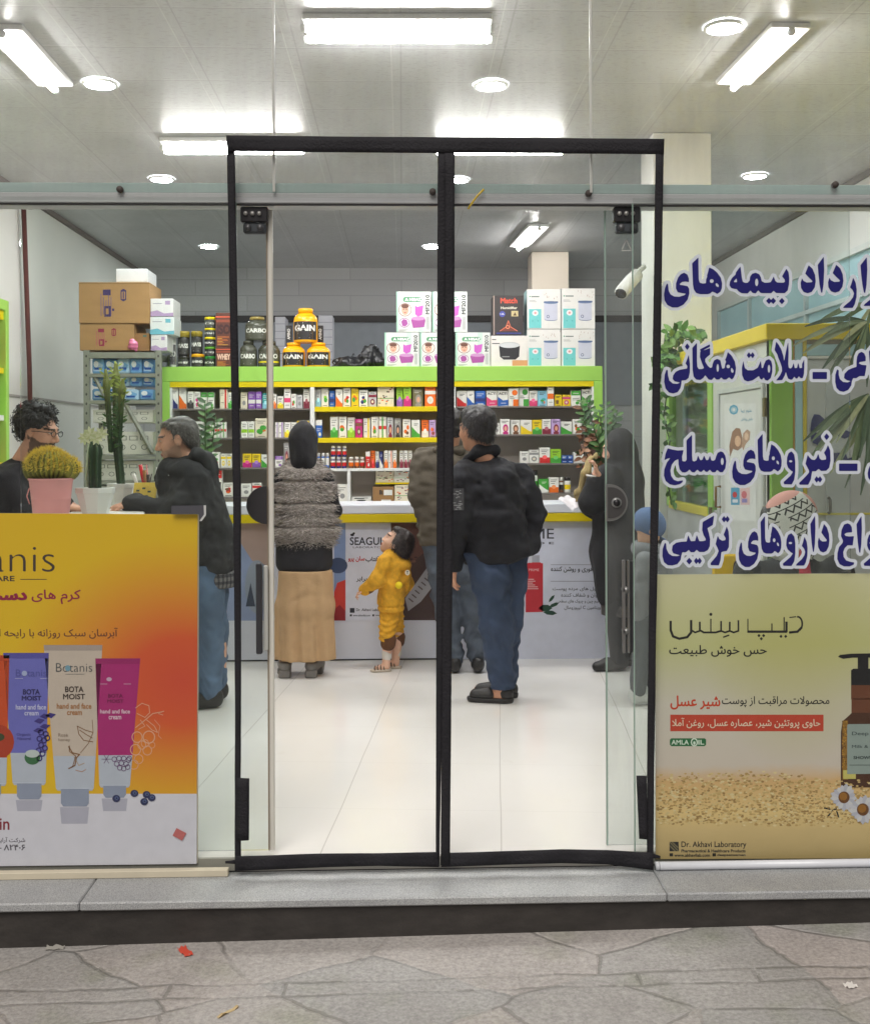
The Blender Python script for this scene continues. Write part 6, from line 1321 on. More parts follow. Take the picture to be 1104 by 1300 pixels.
def furcol(V): return np.array(lin(160, 151, 144))[None] * (1.0 - .45 * sum(np.exp(-((V[:, 2:3] - g_) / .012) ** 2) for g_ in grooves) * 0 + .25 * noise3(V * np.array((9, 9, 60), np.float32), 1.0)[:, None])
vest = np_obj('fur_vest', V, Q, FUR, wm, furcol)
tufts(V[np.min([np.abs(V[:, 2] - g_) for g_ in grooves], 0) > .008], 13000, .040, .0019, [lin(c) for c in ((184, 175, 168), (156, 147, 140), (208, 199, 192), (118, 110, 104), (170, 162, 156))], random.Random(1), .3, 1.1, .5, (cx, Yw)).build('fur', FUR, vest, kind='stuff')
soft('sleeve', chain([j(413, 606), j(424, 648, .04), j(418, 654, .28)], [.052, .05, .042]), .008, BLACKC, wm, noise=(((18, 18, 24), .006),))
soft('sleeve', chain([j(358, 606), j(345, 646, .04), j(355, 653, .26)], [.052, .05, .042]), .008, BLACKC, wm, noise=(((18, 18, 24), .006),))
soft('tunic', chain([j(387, 670), j(387, 715)], [.10, .104], .03, 1.76, 1.2), .009, BLACKC, wm, clip=(zat(729, Yw), 9), noise=(((10, 10, 5), .008),))
def sk(p):
    a = np.arctan2(p[:, 1] - Yw, p[:, 0] - cx); k = np.clip((zat(722, Yw) - p[:, 2]) / .5, 0, 1); return (k * (.010 * np.sin(a * 7 + 1 + 2.5 * p[:, 2]) + .006 * np.sin(a * 13 + 4 * p[:, 2])) + .05 * np.clip(zat(815, Yw) - p[:, 2], 0, .2) * 0).astype(np.float32)
soft('skirt', chain([j(387, 715), j(388, 770), j(388, 840)], [.10, .105, .112], .03, 1.76, 1.3), .009, TAN, wm, sk, clip=(zat(834, Yw) - .0, zat(722, Yw)), noise=(((12, 12, 3), .005),))
CLOG = M('grey_clog', lin(120, 116, 112), rough=.6, bump=.1)
for hx, hy, dx in ((363, 846, -.02), (396, 845, .03)):
    c = j(hx, hy); c.z = 0; par = wm
    s_ = soft('clog', [cone((c.x, c.y - .06, .075), (c.x + dx, c.y + .10, .06), .042, .045), ell((c.x + dx, c.y + .12, .055), (.045, .05, .04))], .006, CLOG, wm, clip=(.035, .098))
    mb = MB(); mb.box(c.x - .038, c.x + .038, c.y - .10, c.y - .03, .001, .05, lin(96, 92, 90), .008); mb.box(c.x - .04 + dx, c.x + .04 + dx, c.y + .02, c.y + .16, .001, .045, lin(96, 92, 90), .008); mb.build('heel', CLOG, s_)

# --- child ---------------------------------------------------------------------
Yk = 3.36; j = J(Yk); hc = j(503, 689); fwd = (-.86, .12, .52); s = .84
hp_, B = head(hc, fwd, s, .8)
armL = ([j(488, 713, -.08), j(478, 737, -.10), j(463, 749, -.06)], [.036, .033, .026]); armR = ([j(508, 716, .06), j(515, 740, .08), j(509, 752, .1)], [.036, .033, .026])
legs = [([j(495, 782, -.02), j(492, 815, -.04), j(490, 842, -.04)], [.05, .036, .026]), ([j(503, 782, .05), j(504, 815, .05), j(502, 838, .06)], [.05, .036, .026])]
body = hp_ + [cone(hc + Vector((.015, 0, -.05)), j(502, 708), .038, .045)] + inner([(j(500, 715), j(498, 768), .06, .058, 1.0, 1.1)], [armL, armR] + legs) + hand(j(463, 749, -.06), (-.9, .1, -.5), (.3, -.3, -1), (0, -1, .3), .6, 1.3) + hand(j(509, 752, .1), (-.2, .1, -1), (-1, 0, 0), (-.2, -1, 0), .68)
body += [cone(Vector((j(490, 845, -.04).x, Yk - .04, .03)), Vector((j(480, 845, -.04).x, Yk - .05, .022)), .024, .02), cone(Vector((j(502, 845, .06).x, Yk + .06, .03)), Vector((j(490, 845, .06).x, Yk + .05, .022)), .024, .02)]
kid = person(body, head_col(hc, B, s, (224, 178, 152), (60, 40, 30)), 'small child in a mustard yellow hooded suit looking up at the counter', .0055)
at = lambda x, y, z: Vector(hc) + Vector(B[0]) * (x * s) + Vector(B[1]) * (y * s) + Vector(B[2]) * (z * s)
hv = [ell(at(0, -.045, .035), (.088 * s, .085 * s, .098 * s), .02, B), ell(at(0, -.075, -.02), (.075 * s, .05 * s, .08 * s), .03, B), ell(at(0, .03, .09), (.06 * s, .05 * s, .035 * s), .03, B), ell(at(.055, -.02, .01), (.034 * s, .05 * s, .06 * s), .02, B), ell(at(-.055, -.02, .015), (.034 * s, .05 * s, .055 * s), .02, B), ell(at(0, -.10, -.05), (.05 * s, .03 * s, .06 * s), .03, B)]
V, Q = sdf_mesh(hv, .006, None, None, (((30, 30, 14), .004), ((70, 70, 40), .003))); hr = np_obj('hair', V, Q, HAIR, kid, lambda V: np.array(lin(44, 34, 32))[None] * np.ones((len(V), 1)))
tufts(V, 3500, .035, .0009, [lin(40, 30, 28), lin(66, 50, 44), lin(28, 22, 22)], random.Random(2), .8, .5, .4, tuple(hc)).build('hair_strand', HAIR, hr, kind='stuff')
hj = chain([j(500, 714), j(497, 742), j(496, 768)], [.078, .086, .092], .03, 1.0, 1.1) + chain(armL[0], [.05, .048, .038], .03) + chain(armR[0], [.05, .048, .04], .03) + [cone(j(494, 705, -.03), j(511, 711, .03), .04, .045, .03), ell(j(511, 717, .0), (.062, .092, .045), .012), ell(j(516, 730, .0), (.036, .06, .062), .012), ell(j(518, 743, .0), (.018, .035, .035), .01)]
jk = soft('hooded_jacket', hj, .007, MUST, kid, lambda p: (.010 * np.exp(-((p[:, 2] - zat(768, Yk)) / .008) ** 2) * ((np.abs(p[:, 0] - j(497, 768).x) < .13))).astype(np.float32), noise=(((16, 16, 20), .006), ((34, 34, 40), .003)), clip=(zat(775, Yk), 9))
c = j(506, 743, -.125); MB().ball(c, .024, lin(246, 216, 30), 10, 7).build('pompom', MATTE, jk)
c = j(517, 727, -.085); mb = MB(); mb.disc(c.x, c.z, .016, .018, xz(c.y), lin(236, 226, 206), 0, 14); mb.text('T', c.x - .007, c.x + .007, c.z - .009, c.z + .009, xz(c.y - .001), lin(40, 34, 30), .06, 1); mb.build('badge', MATTE, jk)
soft('cuff', [cone(j(468, 745.5, -.07), j(463, 749, -.06), .043, .038)], .006, cloth('brown_rib', (96, 60, 34), bump=.5), jk)
soft('shorts', chain([j(496, 768), j(491, 806, -.05)], [.072, .054], .02) + chain([j(499, 768, .02), j(503, 803, .06)], [.068, .052], .02), .007, MUST, kid, lambda p: (.005 * np.sin(p[:, 2] * 170 + 2 * np.sin(p[:, 0] * 45)) * (p[:, 2] < zat(782, Yk))).astype(np.float32), noise=(((14, 14, 40), .005), ((30, 30, 50), .003)), clip=(zat(812, Yk), 9))
soft('leg_cuff', [cone(j(493, 812, -.05), j(492.5, 817, -.05), .052, .05), cone(j(505, 809, .06), j(504.5, 814, .06), .05, .048)], .006, _mc['brown_rib'], kid)
SOCK = M('white_sock', lin(214, 208, 200), rough=.8, bump=.3, bscale=200)
for (x, y, dy) in ((490, 843, -.04), (503, 838, .06)):
    c = j(x, y, dy); s_ = soft('sandal', [cone((c.x + .005, c.y, .012), (c.x - .075, c.y - .015, .012), .030, .032)], .005, M('sandal_sole', lin(190, 176, 160), rough=.6), kid, clip=(.001, .018))
    mb = MB()
    for k in range(4): q = Vector((c.x - .012 - .02 * k, c.y - .004 * k, .012)); mb.tube([q + Vector((0, -.03, 0)), q + Vector((-.004, -.02, .03 - .004 * k)), q + Vector((0, .0, .04 - .005 * k)), q + Vector((0, .028, 0))], .005, lin(110, 90, 76), n=6)
    mb.build('strap', M('strap', attr=True, rough=.6), s_); soft('ankle_wrap', [cone(c + Vector((.004, 0, .045)), c + Vector((.004, 0, .08)), .031, .032)], .005, SOCK, kid)

# --- man in the black jacket ------------------------------------------------------
Ym = 2.42; j = J(Ym); hc = j(604, 545); fwd = (-.62, .78, -.06); s = 1.04
hp_, B = head(hc, fwd, s)
aL = ([j(588, 606, -.10), j(581, 660, -.12), j(576, 716, -.08)], [.05, .043, .032]); aR = ([j(662, 606, .10), j(677, 654, .08), j(652, 676, .05)], [.05, .043, .034])
legs = [([j(613, 715, -.04), j(626, 790, -.03), j(633, 872, -.02)], [.085, .06, .04]), ([j(645, 712, .06), j(644, 790, .07), j(640, 865, .10)], [.085, .06, .04])]
body = hp_ + [cone(hc + Vector((.02, -.02, -.07)), j(614, 585), .06, .065)] + inner([(j(622, 612), j(628, 688), .10, .10, 1.2, .95)], [aL, aR] + legs) + hand(j(576, 716, -.08), (-.1, .1, -1), (1, .3, 0), (-.4, .9, 0), 1.0, .6) + hand(j(652, 676, .05), (-1, .1, -.25), (0, 0, -1), (0, 1, 0), .9, .9)
body += [cone((j(640, 880).x, Ym - .02, .045), (j(604, 880).x, Ym + .02, .035), .036, .03), cone((j(645, 872).x, Ym + .11, .045), (j(610, 872).x, Ym + .16, .035), .036, .03)]
mm = person(body, head_col(hc, B, s, (194, 142, 114)), 'dark haired man from behind in a puffy black jacket, blue jeans and sandals')
at = lambda x, y, z, c=None: Vector(hc) + Vector(B[0]) * (x * s) + Vector(B[1]) * (y * s) + Vector(B[2]) * (z * s)
hv = [ell(at(0, -.030, .052), (.086 * s, .100 * s, .086 * s), .02, B), ell(at(0, -.072, -.01), (.070 * s, .045 * s, .075 * s), .03, B), ell(at(.066, -.035, .012), (.022 * s, .045 * s, .05 * s), .02, B), ell(at(-.066, -.035, .016), (.022 * s, .04 * s, .05 * s), .02, B), ell(at(0, .03, .09), (.06 * s, .05 * s, .045 * s), .03, B)]
V, Q = sdf_mesh(hv, .006, None, None, (((34, 34, 34), .004), ((80, 80, 80), .003))); hr = np_obj('hair', V, Q, HAIR, mm, lambda V: np.array(lin(33, 30, 32))[None] * np.ones((len(V), 1)))
tufts(V, 5000, .032, .0009, [lin(30, 27, 30), lin(56, 52, 54), lin(22, 20, 24), lin(44, 40, 42)], random.Random(4), .8, .5, .2, tuple(hc)).build('hair_strand', HAIR, hr, kind='stuff')
jp = chain([j(620, 612), j(626, 655), j(629, 700)], [.135, .145, .148], .05, 1.36, 1.1) + chain(aL[0], [.072, .068, .052], .04) + chain([j(662, 606, .10), j(677, 656, .08), j(672, 697, .04)], [.078, .074, .064], .04) + [cone(j(592, 598, -.06), j(656, 600, .08), .055, .055, .05)]
def slant(p): zc = zat(716, Ym) + (p[:, 0] - j(600, 716).x) * .16; return np.where(p[:, 0] > j(592, 716).x, np.maximum(0, (zc - p[:, 2])) * 1.5, np.maximum(0, zat(722, Ym) - p[:, 2]) * 1.5).astype(np.float32)
jk = soft('jacket', jp, .009, NAVYC, mm, slant, noise=(((7, 7, 9), .018), ((16, 16, 22), .011), ((34, 34, 40), .004)))
soft('collar', [cone(j(590, 588, .02), j(606, 572, -.07), .03, .03, .02), cone(j(606, 572, -.07), j(628, 572, -.02), .03, .03, .02), cone(j(628, 572, -.02), j(622, 580, .08), .03, .03, .02)], .008, NAVYC, jk, noise=(((20, 20, 20), .006),))
c = j(581, 634, -.195); mb = MB(); f = lambda u, v, q=0: Vector((c.x + u, c.y - .0 - q * .0004 + .10 * abs(u), c.z + v)); mb.rect(-.034, .034, -.062, .062, f, lin(70, 70, 74))
rr = random.Random(6)
for i in range(22): u, v = rr.uniform(-.03, .02), rr.uniform(-.058, .05); mb.rect(u, u + rr.uniform(.006, .02), v, v + .005, f, lin(150, 150, 152), 1 + .05 * i)
mb.build('sleeve_patch', MATTE, jk)
def jeans(par, pts, rads, mat, Y, clipz=None): return soft('jeans', [q for p_, r_ in zip(pts, rads) for q in chain(p_, r_, .03)], .008, mat, par, lambda p: (.004 * np.sin(p[:, 2] * 95 + 9 * np.sin(p[:, 0] * 22)) * np.exp(-np.clip(p[:, 2] - .1, 0, 2) * 3.2) + .003 * np.sin(p[:, 2] * 60 + p[:, 0] * 40)).astype(np.float32), clip=clipz, noise=(((12, 12, 8), .016), ((26, 26, 18), .009)))
jeans(mm, [[j(614, 705, -.04), j(622, 735, -.04), j(630, 792, -.04), j(636, 868, -.02)], [j(646, 703, .06), j(645, 735, .07), j(642, 792, .08), j(640, 862, .10)]], [[.11, .112, .092, .068], [.105, .105, .09, .068]], DENIM_D, Ym, (zat(874, Ym), zat(700, Ym)))
for (hx, tx, hy, dy, dz) in ((642, 602, 889, -.02, .04), (648, 608, 880, .11, .05)):
    a, b = j(hx, hy, dy), j(tx, hy, dy + dz); a.z = b.z = .02
    s_ = soft('sandal', [cone(a, b, .046, .044)], .006, SHOE, mm, clip=(.001, .03)); d = (b - a)
    soft('sandal_strap', [cone(a + d * .55 + Vector((0, 0, .02)), a + d * .92 + Vector((0, 0, .012)), .05, .045), cone(a + Vector((0, 0, .03)), a + d * .1 + Vector((0, 0, .05)), .045, .04)], .006, SHOE, s_, clip=(.031, .088))

# --- man in the brown jacket, mostly behind the centre strip ------------------------
Yb = 3.28; j = J(Yb); hc = j(573, 543); fwd = (-.1, 1, -.08); s = 1.0
hp_, B = head(hc, fwd, s)
aL = ([j(535, 582), j(530, 628, -.03), j(545, 640, .24)], [.05, .043, .034]); aR = ([j(596, 582), j(606, 630), j(590, 640, .26)], [.05, .043, .034])
legs = [([j(556, 690), j(566, 765), j(576, 838)], [.08, .06, .042]), ([j(585, 690), j(598, 765), j(605, 836)], [.08, .06, .042])]
body = hp_ + [cone(hc + Vector((0, -.02, -.07)), j(568, 574), .056, .06)] + inner([(j(564, 590), j(566, 690), .10, .10, 1.35, .95)], [aL, aR] + legs) + hand(j(545, 640, .24), (.3, 1, 0), (0, 0, -1), (1, 0, 0), .95) + hand(j(590, 640, .26), (-.3, 1, 0), (0, 0, -1), (-1, 0, 0), .95)
mb_ = person(body, head_col(hc, B, s, (202, 152, 124)), 'man in an olive brown jacket half hidden by the black centre strip at the counter')
at = lambda x, y, z: Vector(hc) + Vector(B[0]) * (x * s) + Vector(B[1]) * (y * s) + Vector(B[2]) * (z * s)
soft('hair', [ell(at(0, -.026, .045), (.083, .098, .085), .02, B), ell(at(0, -.07, -.015), (.066, .04, .06), .03, B)], .007, HAIR, mb_, noise=(((40, 40, 40), .007),), colf=lambda V: np.array(lin(36, 32, 32))[None] * np.ones((len(V), 1)))
jk = soft('jacket', chain([j(561, 592), j(562, 640), j(564, 682)], [.11, .118, .115], .05, 1.5, 1.1) + chain(aL[0], [.066, .062, .048], .04) + chain(aR[0], [.066, .062, .048], .04) + [cone(j(542, 580), j(590, 580), .05, .05, .05)], .009, OLIVEC, mb_, noise=(((8, 8, 12), .016), ((20, 20, 30), .010)), clip=(zat(692, Yb), 9))
soft('collar', [cone(j(554, 572, -.05), j(584, 572, -.05), .03, .03), cone(j(584, 572, -.05), j(578, 575, .06), .028, .028)], .008, OLIVEC, jk)
jeans(mb_, [[j(556, 685), j(560, 725), j(568, 775), j(576, 836)], [j(584, 685), j(590, 725), j(599, 775), j(605, 832)]], [[.1, .098, .078, .062], [.1, .098, .078, .062]], DENIM_G, Yb, (.06, zat(680, Yb)))
for x, y in ((577, 845), (606, 842)): a = j(x, y); shoe(mb_, (a.x, a.y - .05, 0), (a.x + .01, a.y + .17, 0), .042, SHOE)

# --- grey haired man at the desk ---------------------------------------------------
Yo = 2.42; j = J(Yo); hc = j(225, 558); fwd = (-.97, -.10, -.20); s = 1.06
hp_, B = head(hc, fwd, s, 1.15)
aL = ([j(244, 604, -.16), j(225, 650, -.20), j(166, 640, -.12)], [.052, .045, .034]); aR = ([j(238, 604, .18), j(222, 648, .22), j(166, 642, .12)], [.05, .043, .034])
legs = [([j(263, 720, -.09), j(266, 795, -.09), j(268, 868, -.08)], [.085, .06, .042]), ([j(268, 720, .09), j(275, 795, .1), j(278, 865, .12)], [.085, .06, .042])]
hl = Vector((aL[0][2].x, aL[0][2].y, DZ + .035)); hr_ = Vector((aR[0][2].x, aR[0][2].y, DZ + .03)); aL[0][2] = hl; aR[0][2] = hr_
body = hp_ + [cone(hc + Vector((.02, .0, -.06)), j(243, 592), .06, .07)] + inner([(j(246, 612), j(264, 712), .11, .115, 1.05, 1.2)], [aL, aR] + legs) + hand(hl, (-1, .25, -.25), (0, .1, -1), (0, -1, .1), 1.0, .7) + hand(hr_, (-1, -.2, -.2), (0, 0, -1), (0, -1, 0), 1.0, .6)
om = person(body, head_col(hc, B, s, (212, 160, 134), (90, 82, 78), (176, 140, 120)), 'grey haired man in profile in a black hooded jacket leaning on the reception desk')
at = lambda x, y, z: Vector(hc) + Vector(B[0]) * (x * s) + Vector(B[1]) * (y * s) + Vector(B[2]) * (z * s)
hv = [ell(at(0, -.042, .038), (.081 * s, .082 * s, .082 * s), .015, B), ell(at(0, -.080, -.02), (.064 * s, .035 * s, .065 * s), .03, B), ell(at(.068, -.030, .030), (.014 * s, .045 * s, .045 * s), .015, B), ell(at(-.068, -.030, .030), (.014 * s, .045 * s, .045 * s), .015, B), ell(at(0, .012, .088), (.062 * s, .06 * s, .030 * s), .03, B)]
GH = [lin(112, 106, 102), lin(78, 74, 72), lin(150, 144, 140), lin(58, 54, 54)]
V, Q = sdf_mesh(hv, .006, None, None, (((50, 50, 50), .005),)); hr = np_obj('hair', V, Q, HAIR, om, lambda V: np.array(lin(86, 82, 80))[None] * (1 + .5 * noise3(V * 60, 1.0))[:, None])
tufts(V, 4500, .026, .0008, GH, random.Random(8), .7, .6, .35, tuple(hc)).build('hair_strand', HAIR, hr, kind='stuff')
jk = soft('jacket', chain([j(238, 610), j(246, 655), j(261, 712)], [.155, .17, .16], .05, 1.16, 1.28) + chain(aL[0], [.078, .075, .052], .04) + chain(aR[0], [.075, .07, .05], .04) + [cone(j(238, 598, -.12), j(236, 598, .14), .07, .07, .05)], .009, CHARC, om, noise=(((8, 8, 10), .018), ((20, 20, 22), .010), ((40, 40, 40), .004)), clip=(zat(728, Yo), 9))
soft('hood', [ell(j(258, 584), (.065, .13, .06), .03), ell(j(266, 596), (.05, .11, .06), .03), cone(j(230, 596, -.09), j(250, 578, -.10), .032, .045, .03), cone(j(230, 596, .09), j(250, 578, .10), .032, .045, .03)], .008, CHARC, jk, noise=(((16, 16, 16), .010),))
c = j(213, 600, -.1); MB().tube([j(218, 588, -.13), j(222, 596, -.14), j(214, 604, -.16)], .006, lin(180, 178, 172), n=6).build('shirt_collar', MATTE, jk)
PL = NT('plaid'); x_, y_, z_ = PL.xyz(); pa = PL.math('GREATER_THAN', PL.math('FRACT', PL.math('MULTIPLY', PL.math('ADD', x_, y_), 26)), .55); pb = PL.math('GREATER_THAN', PL.math('FRACT', PL.math('MULTIPLY', z_, 26)), .55)
plm = PL.done(PL.ramp(PL.math('MULTIPLY', PL.math('ADD', pa, pb), .5), [(0, lin(104, 100, 100)), (.5, lin(62, 60, 66)), (1, lin(30, 30, 36))]), .85)
soft('shirt_hem', [cone(j(266, 720), j(269, 735), .14, .142, .02, 1.08, 1.25)], .009, plm, om, clip=(zat(742, Yo), zat(722, Yo)), noise=(((14, 14, 6), .012),))
jeans(om, [[j(260, 715, -.09), j(261, 745, -.09), j(264, 800, -.09), j(266, 872, -.08)], [j(264, 715, .09), j(266, 745, .09), j(271, 800, .10), j(275, 868, .12)]], [[.1, .098, .084, .068], [.096, .094, .078, .064]], DENIM, Yo, (zat(880, Yo), zat(712, Yo)))
for x, y, dy in ((274, 892, -.08), (281, 884, .12)): a = j(x, y, dy); shoe(om, (a.x, a.y, 0), (a.x - .17, a.y - .02, 0), .046, SHOE)

# --- curly haired man with glasses ----------------------------------------------------
Yc_ = 2.25; j = J(Yc_); hc = j(50, 549); fwd = (.94, -.24, -.16); s = 1.03
hp_, B = head(hc, fwd, s, 1.1)
aL = ([j(8, 612, .18), j(35, 655, .2), j(84, 640, .08)], [.05, .043, .034]); aR = ([j(10, 612, -.16), j(34, 655, -.14), j(82, 642, -.06)], [.05, .043, .034])
for q in (aL, aR): q[0][2] = Vector((q[0][2].x, q[0][2].y, DZ + .032))
legs = [([j(2, 720, -.09), j(0, 795, -.09), j(-2, 880, -.08)], [.085, .06, .042]), ([j(-4, 720, .09), j(-6, 795, .1), j(-8, 880, .12)], [.085, .06, .042])]
body = hp_ + [cone(hc + Vector((-.03, 0, -.06)), j(26, 592), .056, .062)] + inner([(j(12, 615), j(0, 712), .10, .11, 1.0, 1.2)], [aL, aR] + legs) + hand(aL[0][2], (1, -.1, -.2), (0, 0, -1), (0, -1, 0), 1.0, .5) + hand(aR[0][2], (1, .1, -.15), (0, 0, -1), (0, 1, 0), 1.0, .45)
cm = person(body, head_col(hc, B, s, (204, 152, 126), (26, 22, 22), (32, 26, 26)), 'curly black haired man with glasses and beard standing behind the golden cactus')
at = lambda x, y, z: Vector(hc) + Vector(B[0]) * (x * s) + Vector(B[1]) * (y * s) + Vector(B[2]) * (z * s)
hv = [ell(at(0, -.030, .055), (.09 * s, .102 * s, .09 * s), .015, B), ell(at(0, -.08, .0), (.075 * s, .045 * s, .06 * s), .02, B)]; rr = random.Random(15)
for k in range(150):
    u, v = rr.random() * 6.283, math.acos(rr.uniform(-.35, 1)); d = Vector((math.sin(v) * math.cos(u), math.sin(v) * math.sin(u), math.cos(v)))
    if d.y > .35 and d.z < .55: continue
    p = at(d.x * .09, -.025 + d.y * .105, .055 + d.z * .092)
    if (d.y > 0.0 and d.z < .1): continue
    hv.append(ell(p, (rr.uniform(.013, .022),) * 3, .006))
V, Q = sdf_mesh(hv, .006, None, None, (((60, 60, 60), .006),)); hr = np_obj('hair', V, Q, HAIR, cm, lambda V: np.array(lin(26, 24, 26))[None] * np.ones((len(V), 1)))
mb = MB()
for k in range(420):
    i = rr.randrange(len(V)); p = Vector(V[i]); o = (p - Vector(hc)).normalized(); a = o.orthogonal().normalized(); b = o.cross(a); r0 = rr.uniform(.006, .012); w0 = rr.random() * 6.28
    mb.tube([p + o * (.003 + .004 * t_i) + (a * math.cos(w0 + t_i * 1.5) + b * math.sin(w0 + t_i * 1.5)) * r0 for t_i in range(5)], .0018, [lin(24, 22, 24), lin(44, 40, 42)][k % 2], n=4)
mb.build('curl', HAIR, hr, kind='stuff')
gm = M('spectacle_frame', lin(30, 30, 34), rough=.3); mb = MB()
for q in (1, -1):
    mb.tube([at(q * .034 + .021 * math.cos(i * .785), .108, .008 + .016 * math.sin(i * .785)) for i in range(9)], .0022, n=5, cap=False); mb.tube([at(q * .056, .104, .014), at(q * .080, .05, .012), at(q * .083, -.01, .006)], .0022, n=5)
mb.tube([at(.014, .110, .010), at(-.014, .110, .010)], .0022, n=5); mb.build('glasses', gm, cm)
soft('shirt', chain([j(14, 618), j(6, 660), j(0, 705)], [.135, .142, .14], .05, 1.0, 1.3) + chain(aL[0], [.066, .06, .046], .04) + chain(aR[0], [.068, .062, .047], .04) + [cone(j(22, 603, -.1), j(20, 603, .12), .06, .06, .05), cone(j(26, 594), j(30, 590), .068, .062, .03)], .009, NAVYC, cm, noise=(((9, 9, 12), .008),))
soft('trousers', [q for p_ in legs for q in chain(p_[0], [.11, .09, .075], .03)], .012, NAVYC, cm)
for l in legs: a = l[0][2]; shoe(cm, (a.x, a.y, 0), (a.x + .18, a.y, 0), .045, SHOE)

# --- veiled woman at the right end of the counter -------------------------------------
Yv = 3.30; j = J(Yv); hc = j(784, 570); fwd = (-.93, .25, -.22); s = .96
hp_, B = head(hc, fwd, s, .9)
aL = ([j(770, 606, -.14), j(752, 636, -.18), j(757, 604, -.22)], [.045, .04, .032]); aR = ([j(768, 608, .12), j(752, 640, .10), j(748, 637, .02)], [.045, .04, .03])
legs = [([j(782, 720, -.06), j(784, 790, -.05), j(786, 842, -.04)], [.08, .055, .04]), ([j(790, 720, .07), j(794, 790, .07), j(798, 838, .08)], [.08, .055, .04])]
body = hp_ + [cone(hc + Vector((.01, 0, -.06)), j(788, 600), .05, .055)] + inner([(j(788, 612), j(788, 710), .095, .11, 1.0, 1.2)], [aL, aR] + legs) + hand(j(757, 606, -.22), (-.1, -.1, 1), (-1, 0, 0), (0, -1, 0), .85, .9) + hand(j(750, 637, .02), (-1, -.15, .05), (0, 0, -1), (0, -1, 0), .88, .5)
vw = person(body, head_col(hc, B, s, (212, 164, 140)), 'woman in a long black veil holding white papers at the end of the counter')
VEIL = cloth('veil_cloth', (30, 30, 33), bump=.5, bscale=30, var=.2, vscale=7)
def vl(p): a = np.arctan2(p[:, 1] - Yv, p[:, 0] - j(788, 700).x); k = np.clip((1.3 - p[:, 2]) / .8, 0, 1); return (k * (.012 * np.sin(a * 6 + 4 * p[:, 2]) + .007 * np.sin(a * 11 - 6 * p[:, 2]))).astype(np.float32)
soft('veil', [ell(at_ := hc + Vector((.016, .0, .02)), (.10, .11, .125), .03), cone(hc + Vector((.03, 0, -.05)), j(790, 612), .10, .13, .05), *chain([j(789, 612), j(784, 660), j(783, 700), j(784, 752)], [.13, .15, .165, .14], .05, 1.05, 1.15), *chain(aL[0][:2] + [j(755, 612, -.21)], [.085, .085, .06], .05), *chain(aR[0][:2] + [j(758, 637, .05)], [.085, .085, .055], .05), cone(j(793, 640, .02), j(793, 750, .02), .11, .11, .06)], .009, VEIL, vw, vl, noise=(((8, 8, 5), .012),), clip=(zat(768, Yv), 9))
soft('dress', chain([j(787, 745), j(788, 785)], [.13, .13], .03, 1.0, 1.1), .01, cloth('patterned_cloth', (74, 70, 70), var=.5, vscale=40), vw, clip=(zat(782, Yv), 9), noise=(((14, 14, 6), .008),))
soft('trousers', [q for p_ in legs for q in chain(p_[0], [.10, .075, .058], .03)], .01, VEIL, vw, clip=(.05, 9))
for x, y, dy in ((784, 848, -.04), (798, 844, .08)): a = j(x, y, dy); shoe(vw, (a.x + .03, a.y, 0), (a.x - .14, a.y - .01, 0), .042, SHOE, .06)
soft('scarf', chain([j(754, 578, -.10), j(742, 600, -.14), j(735, 625, -.10), j(730, 642, .0)], [.02, .026, .026, .02], .02, 1.0, .6), .007, cloth('beige_scarf', (176, 156, 110), var=.15, vscale=20), vw, noise=(((40, 14, 8), .010),))
# paper in her hand and a white pen
a, b, c, d = P(708, 634, Yv + .0), P(727, 647, Yv - .08), P(739, 640, Yv - .06), P(722, 628, Yv + .05); mb = MB(); n = 8; V = []; F = []
for i in range(n + 1):
    for k in range(n + 1): u, v = i / n, k / n; p = a.lerp(b, u).lerp(d.lerp(c, u), v); V.append(p + Vector((0, 0, .008 * math.sin(5 * u + 4 * v) + .006 * math.sin(9 * v))))
F = [(i * (n + 1) + k, i * (n + 1) + k + 1, (i + 1) * (n + 1) + k + 1, (i + 1) * (n + 1) + k) for i in range(n) for k in range(n)]
mb.add(V, F, lin(232, 228, 232), True); mb.add([v - Vector((0, 0, .003)) for v in V], F, lin(226, 222, 226), True); mb.build('paper', PRINT, None, 'crumpled white papers held over the counter by the veiled woman', 'paper')
MB().tube([P(744, 603.5, Yv - .26), P(756, 605, Yv - .25)], .006, lin(236, 234, 232), n=8).build('pen', PRINT, None, 'short white pen in the raised hand of the veiled woman', 'pen')

# --- child in a blue cap at the glass --------------------------------------------------
Yg = 2.35; j = J(Yg); hc = j(822, 672); fwd = (.70, .25, -.55); s = .88
hp_, B = head(hc, fwd, s, .8)
aL = ([j(818, 712, -.10), j(812, 752, -.12), j(815, 786, -.06)], [.038, .034, .028]); aR = ([j(838, 712, .1), j(846, 748, .1), j(850, 780, .06)], [.038, .034, .028])
legs = [([j(820, 790, -.06), j(814, 835, -.06), j(809, 876, -.06)], [.06, .045, .034]), ([j(832, 790, .06), j(832, 835, .07), j(828, 872, .08)], [.06, .045, .034])]
body = hp_ + [cone(hc + Vector((-.01, 0, -.05)), j(824, 700), .042, .05)] + inner([(j(827, 715), j(826, 790), .08, .085, 1.0, 1.1)], [aL, aR] + legs) + hand(j(815, 786, -.06), (-.1, 0, -1), (1, 0, 0), (0, -1, 0), .75) + hand(j(850, 780, .06), (.1, 0, -1), (-1, 0, 0), (0, -1, 0), .75)
bo = person(body, head_col(hc, B, s, (212, 166, 138)), 'child in blue cap and grey jacket behind the door glass beside the black curtain')
CAPM = cloth('blue_cap_cloth', (92, 116, 158), bump=.3)
at = lambda x, y, z: Vector(hc) + Vector(B[0]) * (x * s) + Vector(B[1]) * (y * s) + Vector(B[2]) * (z * s)
